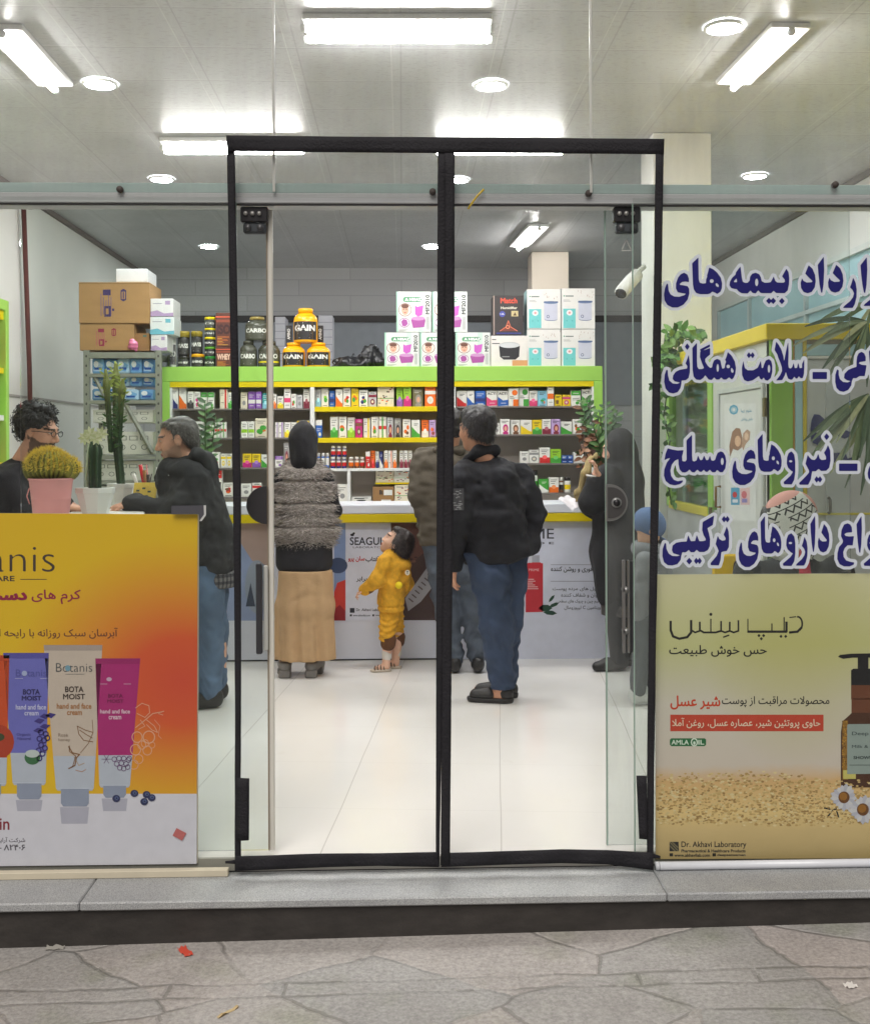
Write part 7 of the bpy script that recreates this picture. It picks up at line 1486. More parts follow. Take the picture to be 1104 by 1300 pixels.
cp = soft('cap', [ell(at(0, -.012, .04), (.098 * s, .118 * s, .102 * s), .02, B)], .006, CAPM, bo, disp=lambda p: np.maximum(0, -.04 - ((p - np.array(hc)) @ B.T)[:, 2]).astype(np.float32) * 1.2)
soft('coat_collar', [cone(j(811, 698, -.05), j(838, 700, -.04), .045, .045), cone(j(811, 696, .05), j(838, 698, .05), .05, .05)], .008, M('grey_jacket_cloth', lin(128, 130, 134), rough=.85, bump=.35, bscale=160, var=.15, vscale=14), bo)
soft('cap_brim', [ell(at(0, .14, .0), (.078 * s, .085 * s, .012), .01, B)], .006, CAPM, cp)
JG = cloth('grey_jacket_cloth', (128, 130, 134), var=.15)
soft('jacket', chain([j(827, 712), j(827, 750), j(826, 785)], [.09, .098, .096], .04, 1.0, 1.1) + chain(aL[0], [.055, .052, .044], .03) + chain(aR[0], [.055, .052, .044], .03), .009, JG, bo, noise=(((12, 12, 14), .010),), clip=(zat(795, Yg), 9))
soft('trousers', [q for p_ in legs for q in chain(p_[0], [.07, .056, .046], .012)], .009, cloth('grey_green_cloth', (84, 88, 92)), bo, noise=(((14, 14, 12), .006),), clip=(.04, 9))
WSH = M('pale_shoe', lin(190, 192, 190), rough=.5)
for x, y, dy in ((810, 888, -.06), (828, 884, .08)): a = j(x, y, dy); shoe(bo, (a.x - .02, a.y, 0), (a.x + .13, a.y + .03, 0), .038, WSH)

# --- seated person in a patterned headscarf ---------------------------------------------
Yp = .95; j = J(Yp); hc = j(1003, 662); fwd = (.35, .93, -.1); s = 1.0
hp_, B = head(hc, fwd, s)
aL = ([j(950, 728, .02), j(935, 790, .1), j(960, 800, .35)], [.05, .045, .034]); aR = ([j(1062, 724, .0), j(1082, 790, .1), j(1050, 800, .35)], [.05, .045, .034])
legs = [([Vector((hc.x - .1, Yp + .05, .50)), Vector((hc.x - .14, Yp + .48, .48)), Vector((hc.x - .14, Yp + .48, .08))], [.08, .06, .042]), ([Vector((hc.x + .1, Yp + .05, .50)), Vector((hc.x + .14, Yp + .48, .48)), Vector((hc.x + .14, Yp + .48, .08))], [.08, .06, .042])]
body = hp_ + [cone(hc + Vector((0, -.01, -.07)), j(1006, 712), .055, .06)] + inner([(j(1006, 735), Vector((hc.x, Yp + .02, .52)), .10, .11, 1.35, 1.0)], [aL, aR] + legs) + hand(j(960, 800, .35), (.3, 1, 0), (0, 0, -1), (1, 0, 0), .9) + hand(j(1050, 800, .35), (-.3, 1, 0), (0, 0, -1), (-1, 0, 0), .9)
sp_ = person(body, head_col(hc, B, s, (170, 124, 100)), 'seated person in black wearing a pink edged headscarf printed with black patterns')
hs = NT('scarf_print'); v = hs.map((1, 1, 1)); x_, y_, z_ = hs.xyz()
sx_ = hs.math('ADD', x_, hs.math('MULTIPLY', z_, .45)); tri = hs.math('ABSOLUTE', hs.math('SUBTRACT', hs.math('FRACT', hs.math('DIVIDE', sx_, .042)), .5)); sz_ = hs.math('SUBTRACT', z_, hs.math('MULTIPLY', x_, .55))
zg = hs.math('FRACT', hs.math('DIVIDE', hs.math('ADD', sz_, hs.math('MULTIPLY', tri, .05)), .046)); pat = hs.math('MAXIMUM', hs.math('GREATER_THAN', zg, .74), hs.line(sz_, .046, .005))
pat = hs.math('MULTIPLY', pat, hs.math('GREATER_THAN', hs.noise(9, det=1), .40))
pk = hs.math('GREATER_THAN', hs.math('ADD', z_, hs.math('MULTIPLY', hs.math('SUBTRACT', x_, hc.x), -.55)), hc.z + .122)
pkx = hs.math('GREATER_THAN', hs.math('ADD', hs.math('SUBTRACT', x_, hc.x), hs.math('MULTIPLY', hs.math('SUBTRACT', z_, hc.z), .75)), .135)
colr = hs.mix(pat, lin(206, 204, 196), lin(34, 34, 36)); colr = hs.mix(hs.math('MAXIMUM', pk, pkx), colr, lin(206, 150, 140))
SCM = hs.done(colr, .85, hs.noise(140), .004, .4)
soft('headscarf', [ell(hc + Vector((0, -.005, .035)), (.112, .118, .105), .03), cone(hc + Vector((0, -.015, -.04)), hc + Vector((.005, -.01, -.12)), .105, .10, .04)], .007, SCM, sp_, noise=(((10, 10, 10), .008),))
soft('hair', [ell(hc + Vector((-.108, .02, .0)), (.022, .05, .07), .02)], .007, HAIR, sp_, colf=lambda V: np.array(lin(28, 26, 28))[None] * np.ones((len(V), 1)))
cf = soft('coat', chain([j(1006, 738), Vector((hc.x, Yp, .75)), Vector((hc.x, Yp + .02, .50))], [.125, .13, .14], .05, 1.45, 1.05) + chain(aL[0], [.07, .062, .05], .04) + chain(aR[0], [.07, .062, .05], .04), .01, BLACKC, sp_, noise=(((9, 9, 12), .008),))
soft('trousers', [q for p_ in legs for q in chain(p_[0], [.10, .085, .06], .03)], .012, BLACKC, sp_, clip=(.05, 9))
for l in legs: a = l[0][2]; shoe(sp_, (a.x, a.y - .03, 0), (a.x, a.y + .16, 0), .042, SHOE)
soft('red_lanyard', chain([j(1020, 700, -.13), j(1022, 735, -.17), j(1024, 790, -.16)], [.022, .028, .028], .01, 1.0, .5), .007, cloth('red_cloth', (170, 40, 60)), sp_)
t = thing('visitor_chair', 'dark chair under the seated person with the patterned headscarf', 'chair', loc=(hc.x, Yp, 0))
MB().box(hc.x - .23, hc.x + .23, Yp - .14, Yp + .30, .36, .40, lin(50, 50, 54), .01).build('seat', MATTE, t)
for a in (-.2, .2):
    for b in (-.1, .26): MB().tube([(hc.x + a, Yp + b, .001), (hc.x + a, Yp + b, .36)], .014, lin(90, 90, 92)).build('leg', MATTE, t)
# ------------------------------------------------------------------ shopfront glass, rail and doors
GLA = glass_mat('shop_glass', (.965, .975, .965), .012, .003, 2.2)
GLT = glass_mat('dusty_transom_glass', (.95, .955, .95), .03, .09, 1.6)
GLR = glass_mat('hazed_door_glass', (.93, .955, .945), .02, .045, 3.4)  # heavier pale dust layer paints the hazy veil into this leaf's colour
GLD = glass_mat('door_glass', (.93, .955, .945), .014, .004, 3.0)
EDGE = M('glass_edge', lin(150, 172, 160), rough=.2); SIL = M('clear_seal', lin(196, 196, 190), rough=.35)
ALU = M('aluminium', lin(196, 198, 200), rough=.4, metal=.15, var=.08, vscale=20, stretch=(.3, 1, 8))
BLK = M('black_mesh_tape', lin(24, 22, 28), rough=.8, bump=.5, bscale=120, var=.2, vscale=30)
zr0, zr1, zr2 = P(552, 261, .05).z, P(552, 248, .05).z, P(552, 235.5, .05).z
xa, xb = P(347.5, 150, 0).x, P(749.5, 150, 0).x; TOPZ = 3.45
def pane(name, x0, x1, y0, z0, z1, mat, label, cat='glass', th=.01, edge=None):
    t = thing(name, label, cat, loc=((x0 + x1) / 2, y0, z0)); MB().box(x0, x1, y0, y0 + th, z0, z1).build('pane', mat, t)
    return t
pane('transom_glass', -2.9, xa - .002, 0, zr0 + .02, TOPZ, GLT, 'dusty upper glass pane above the orange poster side of the shopfront')
pane('transom_glass', xa + .002, xb - .002, 0, zr0 + .02, TOPZ, GLT, 'dusty upper glass pane above the doorway, between two vertical seams')
pane('transom_glass', xb + .002, 3.1, 0, zr0 + .02, TOPZ, GLT, 'dusty upper glass pane above the blue lettering side of the shopfront')
for px, x, l in ((347, xa, 'pale vertical seam in the upper glass above the metal door edge'), (750, xb, 'pale vertical seam in the upper glass above the round door lock with a keyhole')):
    MB().box(x - .0045, x + .0045, -.006, -.0005, zr1, TOPZ, ch=.001).build('glass_seam', SIL, None, l, 'seam')
fl, fr_ = P(300, 700, 0).x, P(826, 700, 0).x
t = pane('fixed_window', -2.9, fl, 0, -.044, zr0 + .018, GLA, 'tall fixed shop window pane carrying the orange hand cream poster', 'window')
MB().box(fl + .0005, fl + .004, -.001, .011, 0, zr0).build('edge', EDGE, t)
t = pane('fixed_window', fr_ - .06, 3.1, 0, -.044, zr0 + .018, GLA, 'tall fixed shop window pane carrying the blue Persian lettering', 'window')
MB().box(fr_ - .064, fr_ - .0605, -.001, .011, 0, zr0).build('edge', EDGE, t)
# sliding door leaves
def leaf(x0, x1, sgn, label, parts):
    t = thing('sliding_door', label, 'door', loc=((x0 + x1) / 2, .075, .01)); MB().box(x0, x1, .07, .08, .012, zr0 - .012).build('pane', GLD if sgn < 0 else GLR, t); parts(t); return t
ex = P(347.5, 700, .07).x
def lp(t):
    MB().box(ex - .018, ex, .066, .084, .012, zr0 - .012, ch=.003).build('edge_profile', M('seal_profile', lin(226, 222, 212), rough=.3, spec=.7), t)
    MB().box(ex - .024, ex - .0185, .068, .082, .012, zr0 - .012).build('edge_seal', M('brown_seal', lin(150, 138, 120), rough=.4), t)
    # half round lock plate
    c = P(347, 641, .06); r = 24 / 345; n = 24; f = xz(.058, .001); pts = [(c.x - .024, c.z + r)] + [(c.x - .024 - r * math.sin(a) * 1.06, c.z + r * math.cos(a)) for a in [math.pi * i / n for i in range(n + 1)]]
    mb = MB(); lo = [Vector((x, .066, z)) for x, z in pts]; hi_ = [Vector((x, .052, z)) for x, z in pts]; m = len(pts); mb.add(lo + hi_, [tuple(range(m, 2 * m))] + [(i, (i + 1) % m, m + (i + 1) % m, m + i) for i in range(m)], lin(62, 60, 62));
    mb.build('lock_plate', M('dark_lock', attr=True, rough=.35, metal=.4), t)
    hm = M('handle_metal', lin(70, 70, 74), rough=.35, metal=.5)
    a, b = P(329, 715, .04), P(329, 830, .04); h = MB().box(a.x - .011, a.x + .011, .025, .05, b.z, a.z, ch=.004).build('handle', hm, t)
    MB().box(a.x + .014, a.x + .03, .045, .06, b.z + .01, a.z - .01, ch=.003).build('handle_bar', SIL, h)
    for z in (a.z - .06, b.z + .06): MB().tube([(a.x, .05, z), (a.x, .07, z)], .009).build('handle_fixing', hm, h)
    roller(t, 323, 279)
DKM = M('roller_steel', attr=True, rough=.4, metal=.5, var=.3, vscale=30)
def roller(t, px, py):
    c = P(px, py, .045); w = 17 / 345; mb = MB(); mb.box(c.x - w, c.x + w, .03, .066, c.z - .01, c.z + .046, lin(52, 50, 52), .004); mb.box(c.x - w * .82, c.x + w * .86, .034, .066, c.z - .05, c.z - .012, lin(74, 78, 82), .006)
    o = mb.build('roller_clamp', DKM, t)
    for s in (-.45, .45): MB().tube([(c.x + s * w, .036, c.z - .03), (c.x + s * w, .026, c.z - .03)], .012, lin(96, 96, 98), n=12).build('bolt', DKM, o)
    for s in (-.6, -.1, .4): MB().tube([(c.x + s * w, .03, c.z + .02), (c.x + s * w, .022, c.z + .02)], .008, lin(170, 168, 164), n=8).build('bolt', DKM, o)
rx_ = P(768.5, 700, .07).x
def rp(t):
    MB().box(rx_, rx_ + .005, .068, .082, .012, zr0 - .012).build('edge_seal', EDGE, t)
    LKM = M('lock_metal', attr=True, rough=.3, metal=.55); c = P(769, 638, .06); r = 23.5 / 345; n = 24
    def dplate(x0, r, y0, y1, col, name, par, ring=0):
        pts = [(x0, c.z + r)] + [(x0 + .012 + r * math.sin(math.pi * i / n) * .98, c.z + r * math.cos(math.pi * i / n)) for i in range(n + 1)] + [(x0, c.z - r)]; m = len(pts); mb = MB()
        mb.add([Vector((x, y1, z)) for x, z in pts] + [Vector((x, y0, z)) for x, z in pts], [tuple(range(m, 2 * m))] + [(i, (i + 1) % m, m + (i + 1) % m, m + i) for i in range(m)], col); return mb.build(name, LKM, par)
    o = dplate(c.x, r, .050, .066, lin(140, 140, 138), 'lock_plate', t); dplate(c.x + .004, r * .84, .0465, .0498, lin(92, 90, 90), 'lock_face', o)
    k = (c.x + .036, c.z + .0); MB().lathe([(.001, 0), (.017, 0), (.019, .004), (.019, .012)], 0, 0, lin(160, 160, 158), n=20).build('tmp', LKM) if False else None
    for rr_, y0, cl, nm in ((.019, .040, lin(170, 170, 168), 'lock_cylinder'), (.013, .037, lin(50, 48, 50), 'keyhole')): MB().tube([(k[0], .0464, k[1]), (k[0], y0, k[1])], rr_, cl, n=20).build(nm, LKM, o)
    a, b = P(795, 711, .04), P(795, 829, .04); h = MB().box(a.x - .016, a.x - .006, .03, .05, b.z, a.z, ch=.002).box(a.x + .004, a.x + .010, .03, .05, b.z, a.z, ch=.002).build('handle', M('handle_steel', lin(140, 138, 136), rough=.3, metal=.6), t)
    MB().box(a.x + .012, a.x + .034, .06, .068, b.z, a.z - .006).build('handle_plate', _mc['handle_metal'], h)
    for z in (a.z - .11, b.z + .08): MB().tube([(a.x - .003, .03, z), (a.x - .003, .07, z)], .011, lin(150, 150, 148), n=12).build('handle_fixing', LKM, h)
    roller(t, 795, 279)
    c2 = P(795, 311, .066); mb = MB(); mb.line([(c2.x - .016, c2.z - .014), (c2.x, c2.z + .02), (c2.x + .016, c2.z - .014)], .005, xz(.0688), lin(200, 200, 196), 1); mb.line([(c2.x - .018, c2.z - .02), (c2.x + .018, c2.z - .02)], .004, xz(.0688), lin(200, 200, 196), 1); mb.build('etched_mark', MATTE, t)
leaf(ex - .92, ex, -1, 'sliding glass door leaf slid open towards the orange poster', lp)
leaf(rx_, rx_ + .92, 1, 'sliding glass door leaf slid open towards the blue lettering', rp)
# header rail
t = thing('door_rail', 'long grey aluminium sliding rail crossing the whole shopfront above the doors', 'rail', loc=(0, .05, zr0))
MB().box(-2.9, 3.1, .012, .13, zr0, zr1, ch=.003).build('rail_profile', ALU, t)
MB().box(-2.9, 3.1, .018, .12, zr1 + .0005, zr2, ch=.002).build('rail_cover', M('pale_green_profile', lin(168, 192, 188), rough=.25, var=.08, vscale=10, stretch=(.3, 1, 6)), t)
MB().box(-2.9, 3.1, .016, .03, zr0 - .006, zr0 - .0005).build('rail_groove', M('dark_groove', lin(44, 42, 44), rough=.7), t)
for px, py in ((152, 240), (549, 243), (747, 245), (836, 242), (1060, 234)): c = P(px, py, .0); MB().tube([(c.x, .011, c.z), (c.x, -.004, c.z)], .012, lin(70, 62, 58), n=14).build('cap_bolt', MATTE, t)
# sill under the windows
t = thing('window_sill', 'cream stone strip under the window with the orange poster', 'sill', loc=(-2, 0, 0)); MB().box(-2.9, fl - .03, -.03, .0, -.0445, -.020, lin(200, 190, 168), .002).build('sill_strip', GRAN if False else MATTE, t)

# ------------------------------------------------------------------ magnetic insect curtain in the doorway
YM = -.035
mc = thing('insect_curtain', 'black framed magnetic insect curtain hung over the open doorway', 'curtain', loc=(P(564, 600, YM).x, YM, 0))
def band(name, A, Bp, n=24, amp=.003, Y=YM, par=mc):
    """cloth strip between two traced edges"""
    def along(L, t):
        t *= len(L) - 1; i = min(int(t), len(L) - 2); return (L[i][0] + (L[i + 1][0] - L[i][0]) * (t - i), L[i][1] + (L[i + 1][1] - L[i][1]) * (t - i))
    V = []; m = 3; sd = sum(ord(c) for c in name) + len(A) * 7 + int(A[0][0])
    for i in range(n + 1):
        a, b = along(A, i / n), along(Bp, i / n)
        for k in range(m + 1):
            u = k / m; V.append(P(a[0] + (b[0] - a[0]) * u, a[1] + (b[1] - a[1]) * u, Y + amp * math.sin(i * .9 + sd + 2 * u) + amp * .6 * math.sin(i * 2.3 + sd)))
    F = [(i * (m + 1) + k, (i + 1) * (m + 1) + k, (i + 1) * (m + 1) + k + 1, i * (m + 1) + k + 1) for i in range(n) for k in range(m)]
    mb = MB(); mb.add(V, F, (.02, .02, .025), True); o = mb.build(name, BLK, par); s = o.modifiers.new('thickness', 'SOLIDIFY'); s.thickness = .003; s.offset = 0; return o
band('top_band', [(287, 171.5), (420, 173), (560, 174), (700, 175), (843, 176)], [(288, 192), (420, 193), (560, 194), (700, 194.5), (842.5, 195.5)])
band('side_band', [(288, 192), (290, 300), (296, 640), (298.5, 900), (298, 990), (298, 1104)], [(298, 192), (300, 300), (306, 640), (306, 900), (305.5, 990), (306, 1104)], 40, .003, YM + .004)
band('side_band', [(832, 195), (829, 400), (825.5, 640), (823, 800), (821, 985), (821, 1102)], [(842, 195), (839, 400), (836, 640), (832.5, 800), (830, 985), (829, 1102)], 40, .003, YM + .004)
band('magnet_band', [(555.5, 194), (554.5, 500), (553.5, 800), (553, 1100)], [(566, 194), (566, 500), (563, 800), (557.6, 1100)], 40, .002, YM + .003)
band('magnet_band', [(564.5, 194), (564.5, 500), (561.5, 800), (559, 1099)], [(577, 194), (576.5, 500), (573.5, 800), (571, 1099)], 40, .002, YM - .003)
band('bottom_band', [(298, 1087.5), (350, 1086), (402, 1084), (480, 1083.5), (555, 1082)], [(298, 1106), (350, 1104), (417, 1101), (480, 1099.5), (557, 1101)], 24, .005, YM - .006)
band('bottom_band', [(570, 1083), (640, 1081), (712, 1078.5), (770, 1079.5), (829, 1083)], [(559.5, 1101), (640, 1098), (712, 1096), (770, 1097.5), (829, 1105)], 24, .005, YM - .006)
band('velcro_pad', [(299.5, 987.5), (299.5, 1068)], [(316.5, 988.5), (316, 1067)], 6, .002, YM - .010); band('velcro_pad', [(807.5, 985), (809.5, 1030), (811, 1065)], [(820.5, 985), (821, 1030), (821, 1066)], 6, .002, YM - .010)
band('tape_tab', [(286, 1093.5), (298, 1092)], [(286, 1096.5), (298, 1097)], 3, .001, YM - .002); band('tape_tab', [(829, 1084), (838, 1087)], [(829, 1090), (838, 1090.5)], 3, .001, YM - .002)
mm_ = bpy.data.materials.new('net'); mm_.use_nodes = True; q = mm_.node_tree; df = q.nodes.new('ShaderNodeBsdfDiffuse'); df.inputs[0].default_value = (.06, .06, .065, 1); tr = q.nodes.new('ShaderNodeBsdfTransparent'); mx = q.nodes.new('ShaderNodeMixShader'); mx.inputs[0].default_value = .075; q.links.new(tr.outputs[0], mx.inputs[1]); q.links.new(df.outputs[0], mx.inputs[2]); q.links.new(mx.outputs[0], q.nodes['Material Output'].inputs[0])
for x0, x1 in ((302, 558), (572, 829)):
    V = [P(x0 + (x1 - x0) * i / 16, 190 + 900 * k / 16, YM + .012 + .006 * math.sin(i * .8 + k * .5)) for k in range(17) for i in range(17)]
    MB().add(V, [(k * 17 + i, k * 17 + i + 1, (k + 1) * 17 + i + 1, (k + 1) * 17 + i) for k in range(16) for i in range(16)], (.1, .1, .1), True).build('net_panel', mm_, mc)

# ------------------------------------------------------------------ blue lettering on the window
K = 1104 / 140.
OA, OB, OC, OD, OE, OF, OG, OH = (834, 310), (964, 310), (834, 420), (964, 420), (834, 535), (964, 515), (834, 640), (964, 640)
def T(o, s, dx=0): v = [float(q) for q in s.replace(',', ' ').split()]; return [(o[0] + (v[i] + dx) / K, o[1] + v[i + 1] / K) for i in range(0, len(v), 2)]
def L_(o, x, y, rx, ry, n=16): return [(o[0] + (x + rx * math.cos(6.2832 * i / n)) / K, o[1] + (y + ry * math.sin(6.2832 * i / n)) / K) for i in range(n)]
def Dm(o, x, y, rx=28, ry=31): return [(o[0] + (x + a * rx) / K, o[1] + (y + b * ry) / K) for a, b in ((-1, 0), (0, -1), (1, 0), (0, 1))]
def fitb(pg, x0, x1, y0, y1, ref=None):
    a = [p for q in (ref or pg) for p in q]; u0, u1 = min(p[0] for p in a), max(p[0] for p in a); v0, v1 = min(p[1] for p in a), max(p[1] for p in a)
    return [[(x0 + (x - u0) / (u1 - u0) * (x1 - x0), y0 + (y - v0) / (v1 - v0) * (y1 - y0)) for x, y in q] for q in pg]
def bbx(o, a, b, c, d): return (o[0] + a / K, o[0] + b / K, o[1] + c / K, o[1] + d / K)
YEH = T(OA, '95 395 78 440 68 500 74 560 102 605 150 630 205 630 262 602 303 552 320 490 318 445 303 420 262 411 226 407 224 394 250 374 285 370 316 376 315 340 300 302 268 285 235 300 208 335 189 390 188 440 205 477 250 487 291 492 272 510 220 526 170 523 133 503 113 465 109 420 106 396')
HA = T(OA, '350 190 411 132 411 190 414 350 425 385 455 393 488 390 490 350 502 322 498 315 510 275 520 232 560 250 600 285 635 335 648 390 645 440 630 475 600 495 575 480 550 470 530 490 505 497 430 497 390 485 367 450 358 400')
HAh = [L_(OA, 545, 367, 21, 21), T(OA, '585 385 605 392 618 412 612 432 590 420 582 405')]
BIM = T(OA, '832 222 785 285 788 300 750 335 728 375 724 410 740 435 775 445 795 445 815 470 845 488 905 490 932 460 955 485 985 490 1010 458 1035 485 1060 487 1140 487 1165 462 1190 485 1275 487 1305 460 1317 400 1320 340 1313 280 1292 245 1270 285 1250 320 1275 350 1280 375 1260 385 1200 383 1180 365 1165 322 1147 360 1135 380 1100 385 1075 385 1045 370 1035 330 1020 300 985 285 950 295 930 325 925 365 905 385 880 387 855 375 845 330 838 270')
BIMh = [T(OA, '795 335 800 380 770 380 763 372'), L_(OA, 995, 380, 17, 40)]
DAL = T(OB, '490 210 528 245 553 305 560 370 550 430 520 475 480 488 440 475 415 435 411 385 424 340 436 365 470 383 522 380 530 367 490 328 457 292')
ALEF = T(OB, '582 205 640 125 645 250 638 400 625 485 615 480 600 400 588 290')
REH = T(OB, '935 335 960 385 970 450 968 530 950 600 930 635 835 635 850 615 905 570 935 530 945 490 930 455 905 430 920 390')
VAV = T(OF, '318 458 290 475 275 520 272 580 285 620 315 650 335 660 310 700 240 765 245 785 320 787 345 740 355 660 355 560 345 490'); VAVh = [L_(OF, 310, 556, 18, 13)]
def f1(p, o, *b): return fitb([p], *bbx(o, *b))[0]
lines = []
lines.append(('first line of blue Persian lettering with white edges, level with the cream pillar', [YEH, HA, BIM, Dm(OB, 93, 566), Dm(OB, 135, 566), Dm(OB, 222, 568), DAL, ALEF, f1(DAL, OB, 685, 837, 205, 482), REH, f1(ALEF, OB, 1010, 1076, 130, 486), f1(REH, OB, 1040, 1176, 320, 615)], HAh + BIMh))
lines.append(('second line of blue Persian lettering with a dash, crossing the yellow booth fascia', [
    T(OC, '92 390 75 440 70 510 84 575 118 615 160 625 203 612 230 573 240 530 242 495 285 492 312 470 325 415 326 330 315 240 300 285 284 325 302 350 300 377 225 390 185 410 160 445 155 480 175 503 236 516 200 531 155 527 120 497 106 440 103 393'), Dm(OC, 300, 157, 23, 33),
    T(OC, '352 170 396 120 396 300 400 360 415 383 448 382 470 372 448 320 428 260 430 210 528 172 528 235 495 262 478 280 480 310 505 350 530 372 550 365 555 330 570 295 600 280 630 295 640 340 650 380 675 372 680 335 690 305 680 290 695 255 706 212 745 250 775 305 787 370 780 430 762 470 745 485 720 462 690 485 662 485 640 462 620 485 590 485 570 462 545 490 515 485 480 440 460 470 430 490 390 485 365 455 355 390'), T(OC, '428 185 525 135 527 156 436 204'),
    T(OC, '862 300 848 370 850 440 870 490 905 505 955 493 1000 462 1018 448 1030 478 1048 487 1065 462 1080 490 1105 497 1135 470 1150 410 1150 345 1140 302 1117 283 1087 297 1070 335 1060 370 1045 375 1036 300 1022 335 1005 370 960 395 905 395 876 372 866 330'), Dm(OC, 917, 243, 20, 30), Dm(OC, 954, 243, 20, 30),
    T(OD, '165 108 150 190 178 235 185 262 205 310 222 360 225 400 205 445 165 495 225 490 250 445 262 400 272 440 285 475 310 487 325 485 347 455 362 475 375 475 392 450 410 472 430 470 442 430 445 370 445 285 435 310 425 330 425 370 400 375 385 320 375 370 350 375 340 322 325 365 310 378 290 370 285 330 288 220 285 108 262 215 243 320 237 255 215 185 190 140'),
    T(OD, '530 412 672 412 672 480 530 480'),
    T(OD, '775 385 758 440 757 510 770 570 800 600 840 608 885 590 915 545 922 500 935 470 965 472 1000 450 1050 450 1060 400 1068 345 1020 340 990 325 1000 310 1060 300 1060 260 1045 225 1020 210 990 225 975 260 970 310 970 360 930 372 885 392 850 430 845 470 870 490 917 502 880 517 835 512 803 485 790 440 790 395'), f1(ALEF, OD, 1094, 1160, 130, 470)],
    [L_(OC, 605, 370, 13, 42), L_(OC, 710, 355, 19, 20), T(OC, '738 368 752 372 766 398 762 418 745 420 735 400'), L_(OC, 1118, 378, 14, 42)]))
ya_ = (834 + 750 / K, 834 + 985 / K, 535 + 283 / K, 535 + 635 / K); ha3 = (961.4, 991.8, 550.9, 598.7)
lines.append(('third line of blue Persian lettering, level with the dark navy letter on the booth', [
    T(OE, '105 270 85 320 72 387 98 372 135 362 98 410 72 478 67 540 85 595 125 628 175 638 225 627 252 608 255 590 205 600 165 585 138 545 130 490 145 430 175 392 212 374 214 430 225 480 250 508 280 510 305 498 322 478 345 505 370 510 402 480 425 503 445 503 465 480 485 503 505 503 525 480 550 507 580 507 600 482 625 507 655 507 680 470 690 400 680 345 660 310 635 300 605 315 590 350 580 385 560 395 540 390 527 342 512 385 490 390 468 342 452 385 430 390 407 342 395 390 370 402 352 395 347 340 347 135 293 190 295 385 280 402 250 398 247 350 262 288 205 292 150 282'),
    fitb([YEH], *ya_)[0], fitb([HA], *ha3)[0], VAV, T(OF, '480 495 460 580 495 650 495 670 460 710 395 775 400 790 485 790 510 740 520 680 525 655 560 655 590 630 615 652 665 650 695 620 708 550 705 450 683 395 665 440 645 470 665 510 665 540 620 545 600 530 585 482 570 525 550 545 520 540 495 515'), Dm(OF, 670, 310, 25, 33), Dm(OF, 570, 738, 22, 32), Dm(OF, 603, 738, 22, 32), T(OF, '795 580 978 580 978 652 795 652'), fitb([YEH], *bbx(OF, 1082, 1300, 520, 770))[0]],
    [L_(OE, 650, 400, 16, 38)] + fitb(HAh, *ha3, ref=[HA]) + VAVh))
ha4 = (965.2, 991.4, 655.2, 702.6); v4 = bbx(OH, 232, 356, 292, 618); v5 = bbx(OH, 1042, 1165, 292, 618)
lines.append(('lowest line of blue Persian lettering, directly above the olive poster', [
    T(OG, '75 390 55 450 52 520 68 580 105 610 150 613 200 600 232 560 240 515 250 480 280 482 295 475 315 455 335 480 370 480 395 455 420 478 470 478 505 460 525 420 528 350 515 290 500 240 555 208 568 115 455 180 450 260 465 310 485 345 485 365 455 372 420 372 395 310 380 370 335 372 310 312 295 375 240 378 190 388 155 415 147 460 160 490 200 503 238 512 200 522 150 520 115 497 92 450 87 395'), Dm(OG, 320, 571, 29, 33), Dm(OG, 390, 569, 22, 32), Dm(OG, 423, 569, 22, 32),
    T(OG, '605 318 585 400 605 440 615 470 595 520 535 590 535 610 615 612 632 560 640 480 665 472 695 468 715 430 718 340 712 270 695 225 680 270 665 305 685 340 682 362 650 368 620 350'), Dm(OG, 668, 151, 22, 32), Dm(OG, 702, 151, 22, 32),
    f1(YEH, OG, 815, 1013, 272, 628), fitb([HA], *ha4)[0], fitb([VAV], *v4)[0], f1(REH, OH, 362, 478, 328, 614), f1(ALEF, OH, 508, 557, 118, 480), f1(DAL, OH, 583, 697, 200, 483),
    T(OH, '880 193 845 205 820 260 815 320 835 365 830 390 795 430 780 490 778 550 800 600 845 622 900 622 940 605 945 585 910 580 865 565 840 530 835 480 850 440 880 410 930 412 942 322 895 325 860 320 845 300 870 285 925 280 920 230 905 205'), f1(ALEF, OH, 970, 1022, 120, 487), fitb([VAV], *v5)[0]],
    fitb(HAh, *ha4, ref=[HA]) + fitb(VAVh, *v4, ref=[VAV]) + fitb(VAVh, *v5, ref=[VAV])))
VW = M('white_vinyl', lin(206, 212, 222), rough=.35); VB = M('blue_vinyl', lin(30, 28, 104), rough=.35)
for lab, polys, holes in lines:
    ys = [p[1] for q in polys for p in q]; xs = [p[0] for q in polys for p in q]; y0, x0 = min(ys) - 7, min(xs) - 7; st_ = .5; nx, ny = int((max(xs) + 7 - x0) / st_), int((max(ys) + 7 - y0) / st_)
    d = blur(poly_field(polys, holes, x0, y0, nx, ny, st_))
    c = P((x0 + max(xs)) / 2, (y0 + max(ys)) / 2, -.002); t = thing('window_lettering', lab, 'lettering', 'blue lettering on the shop window', c)
    mb = MB(); march(mb, d, 4.1, x0, y0, st_, lambda u, v: P(u, v, -.0010), (.7, .7, .7)); mb.build('white_border', VW, t)
    mb = MB(); march(mb, d, .15, x0, y0, st_, lambda u, v: P(u, v, -.0018), (.1, .1, .3)); mb.build('blue_letters', VB, t)

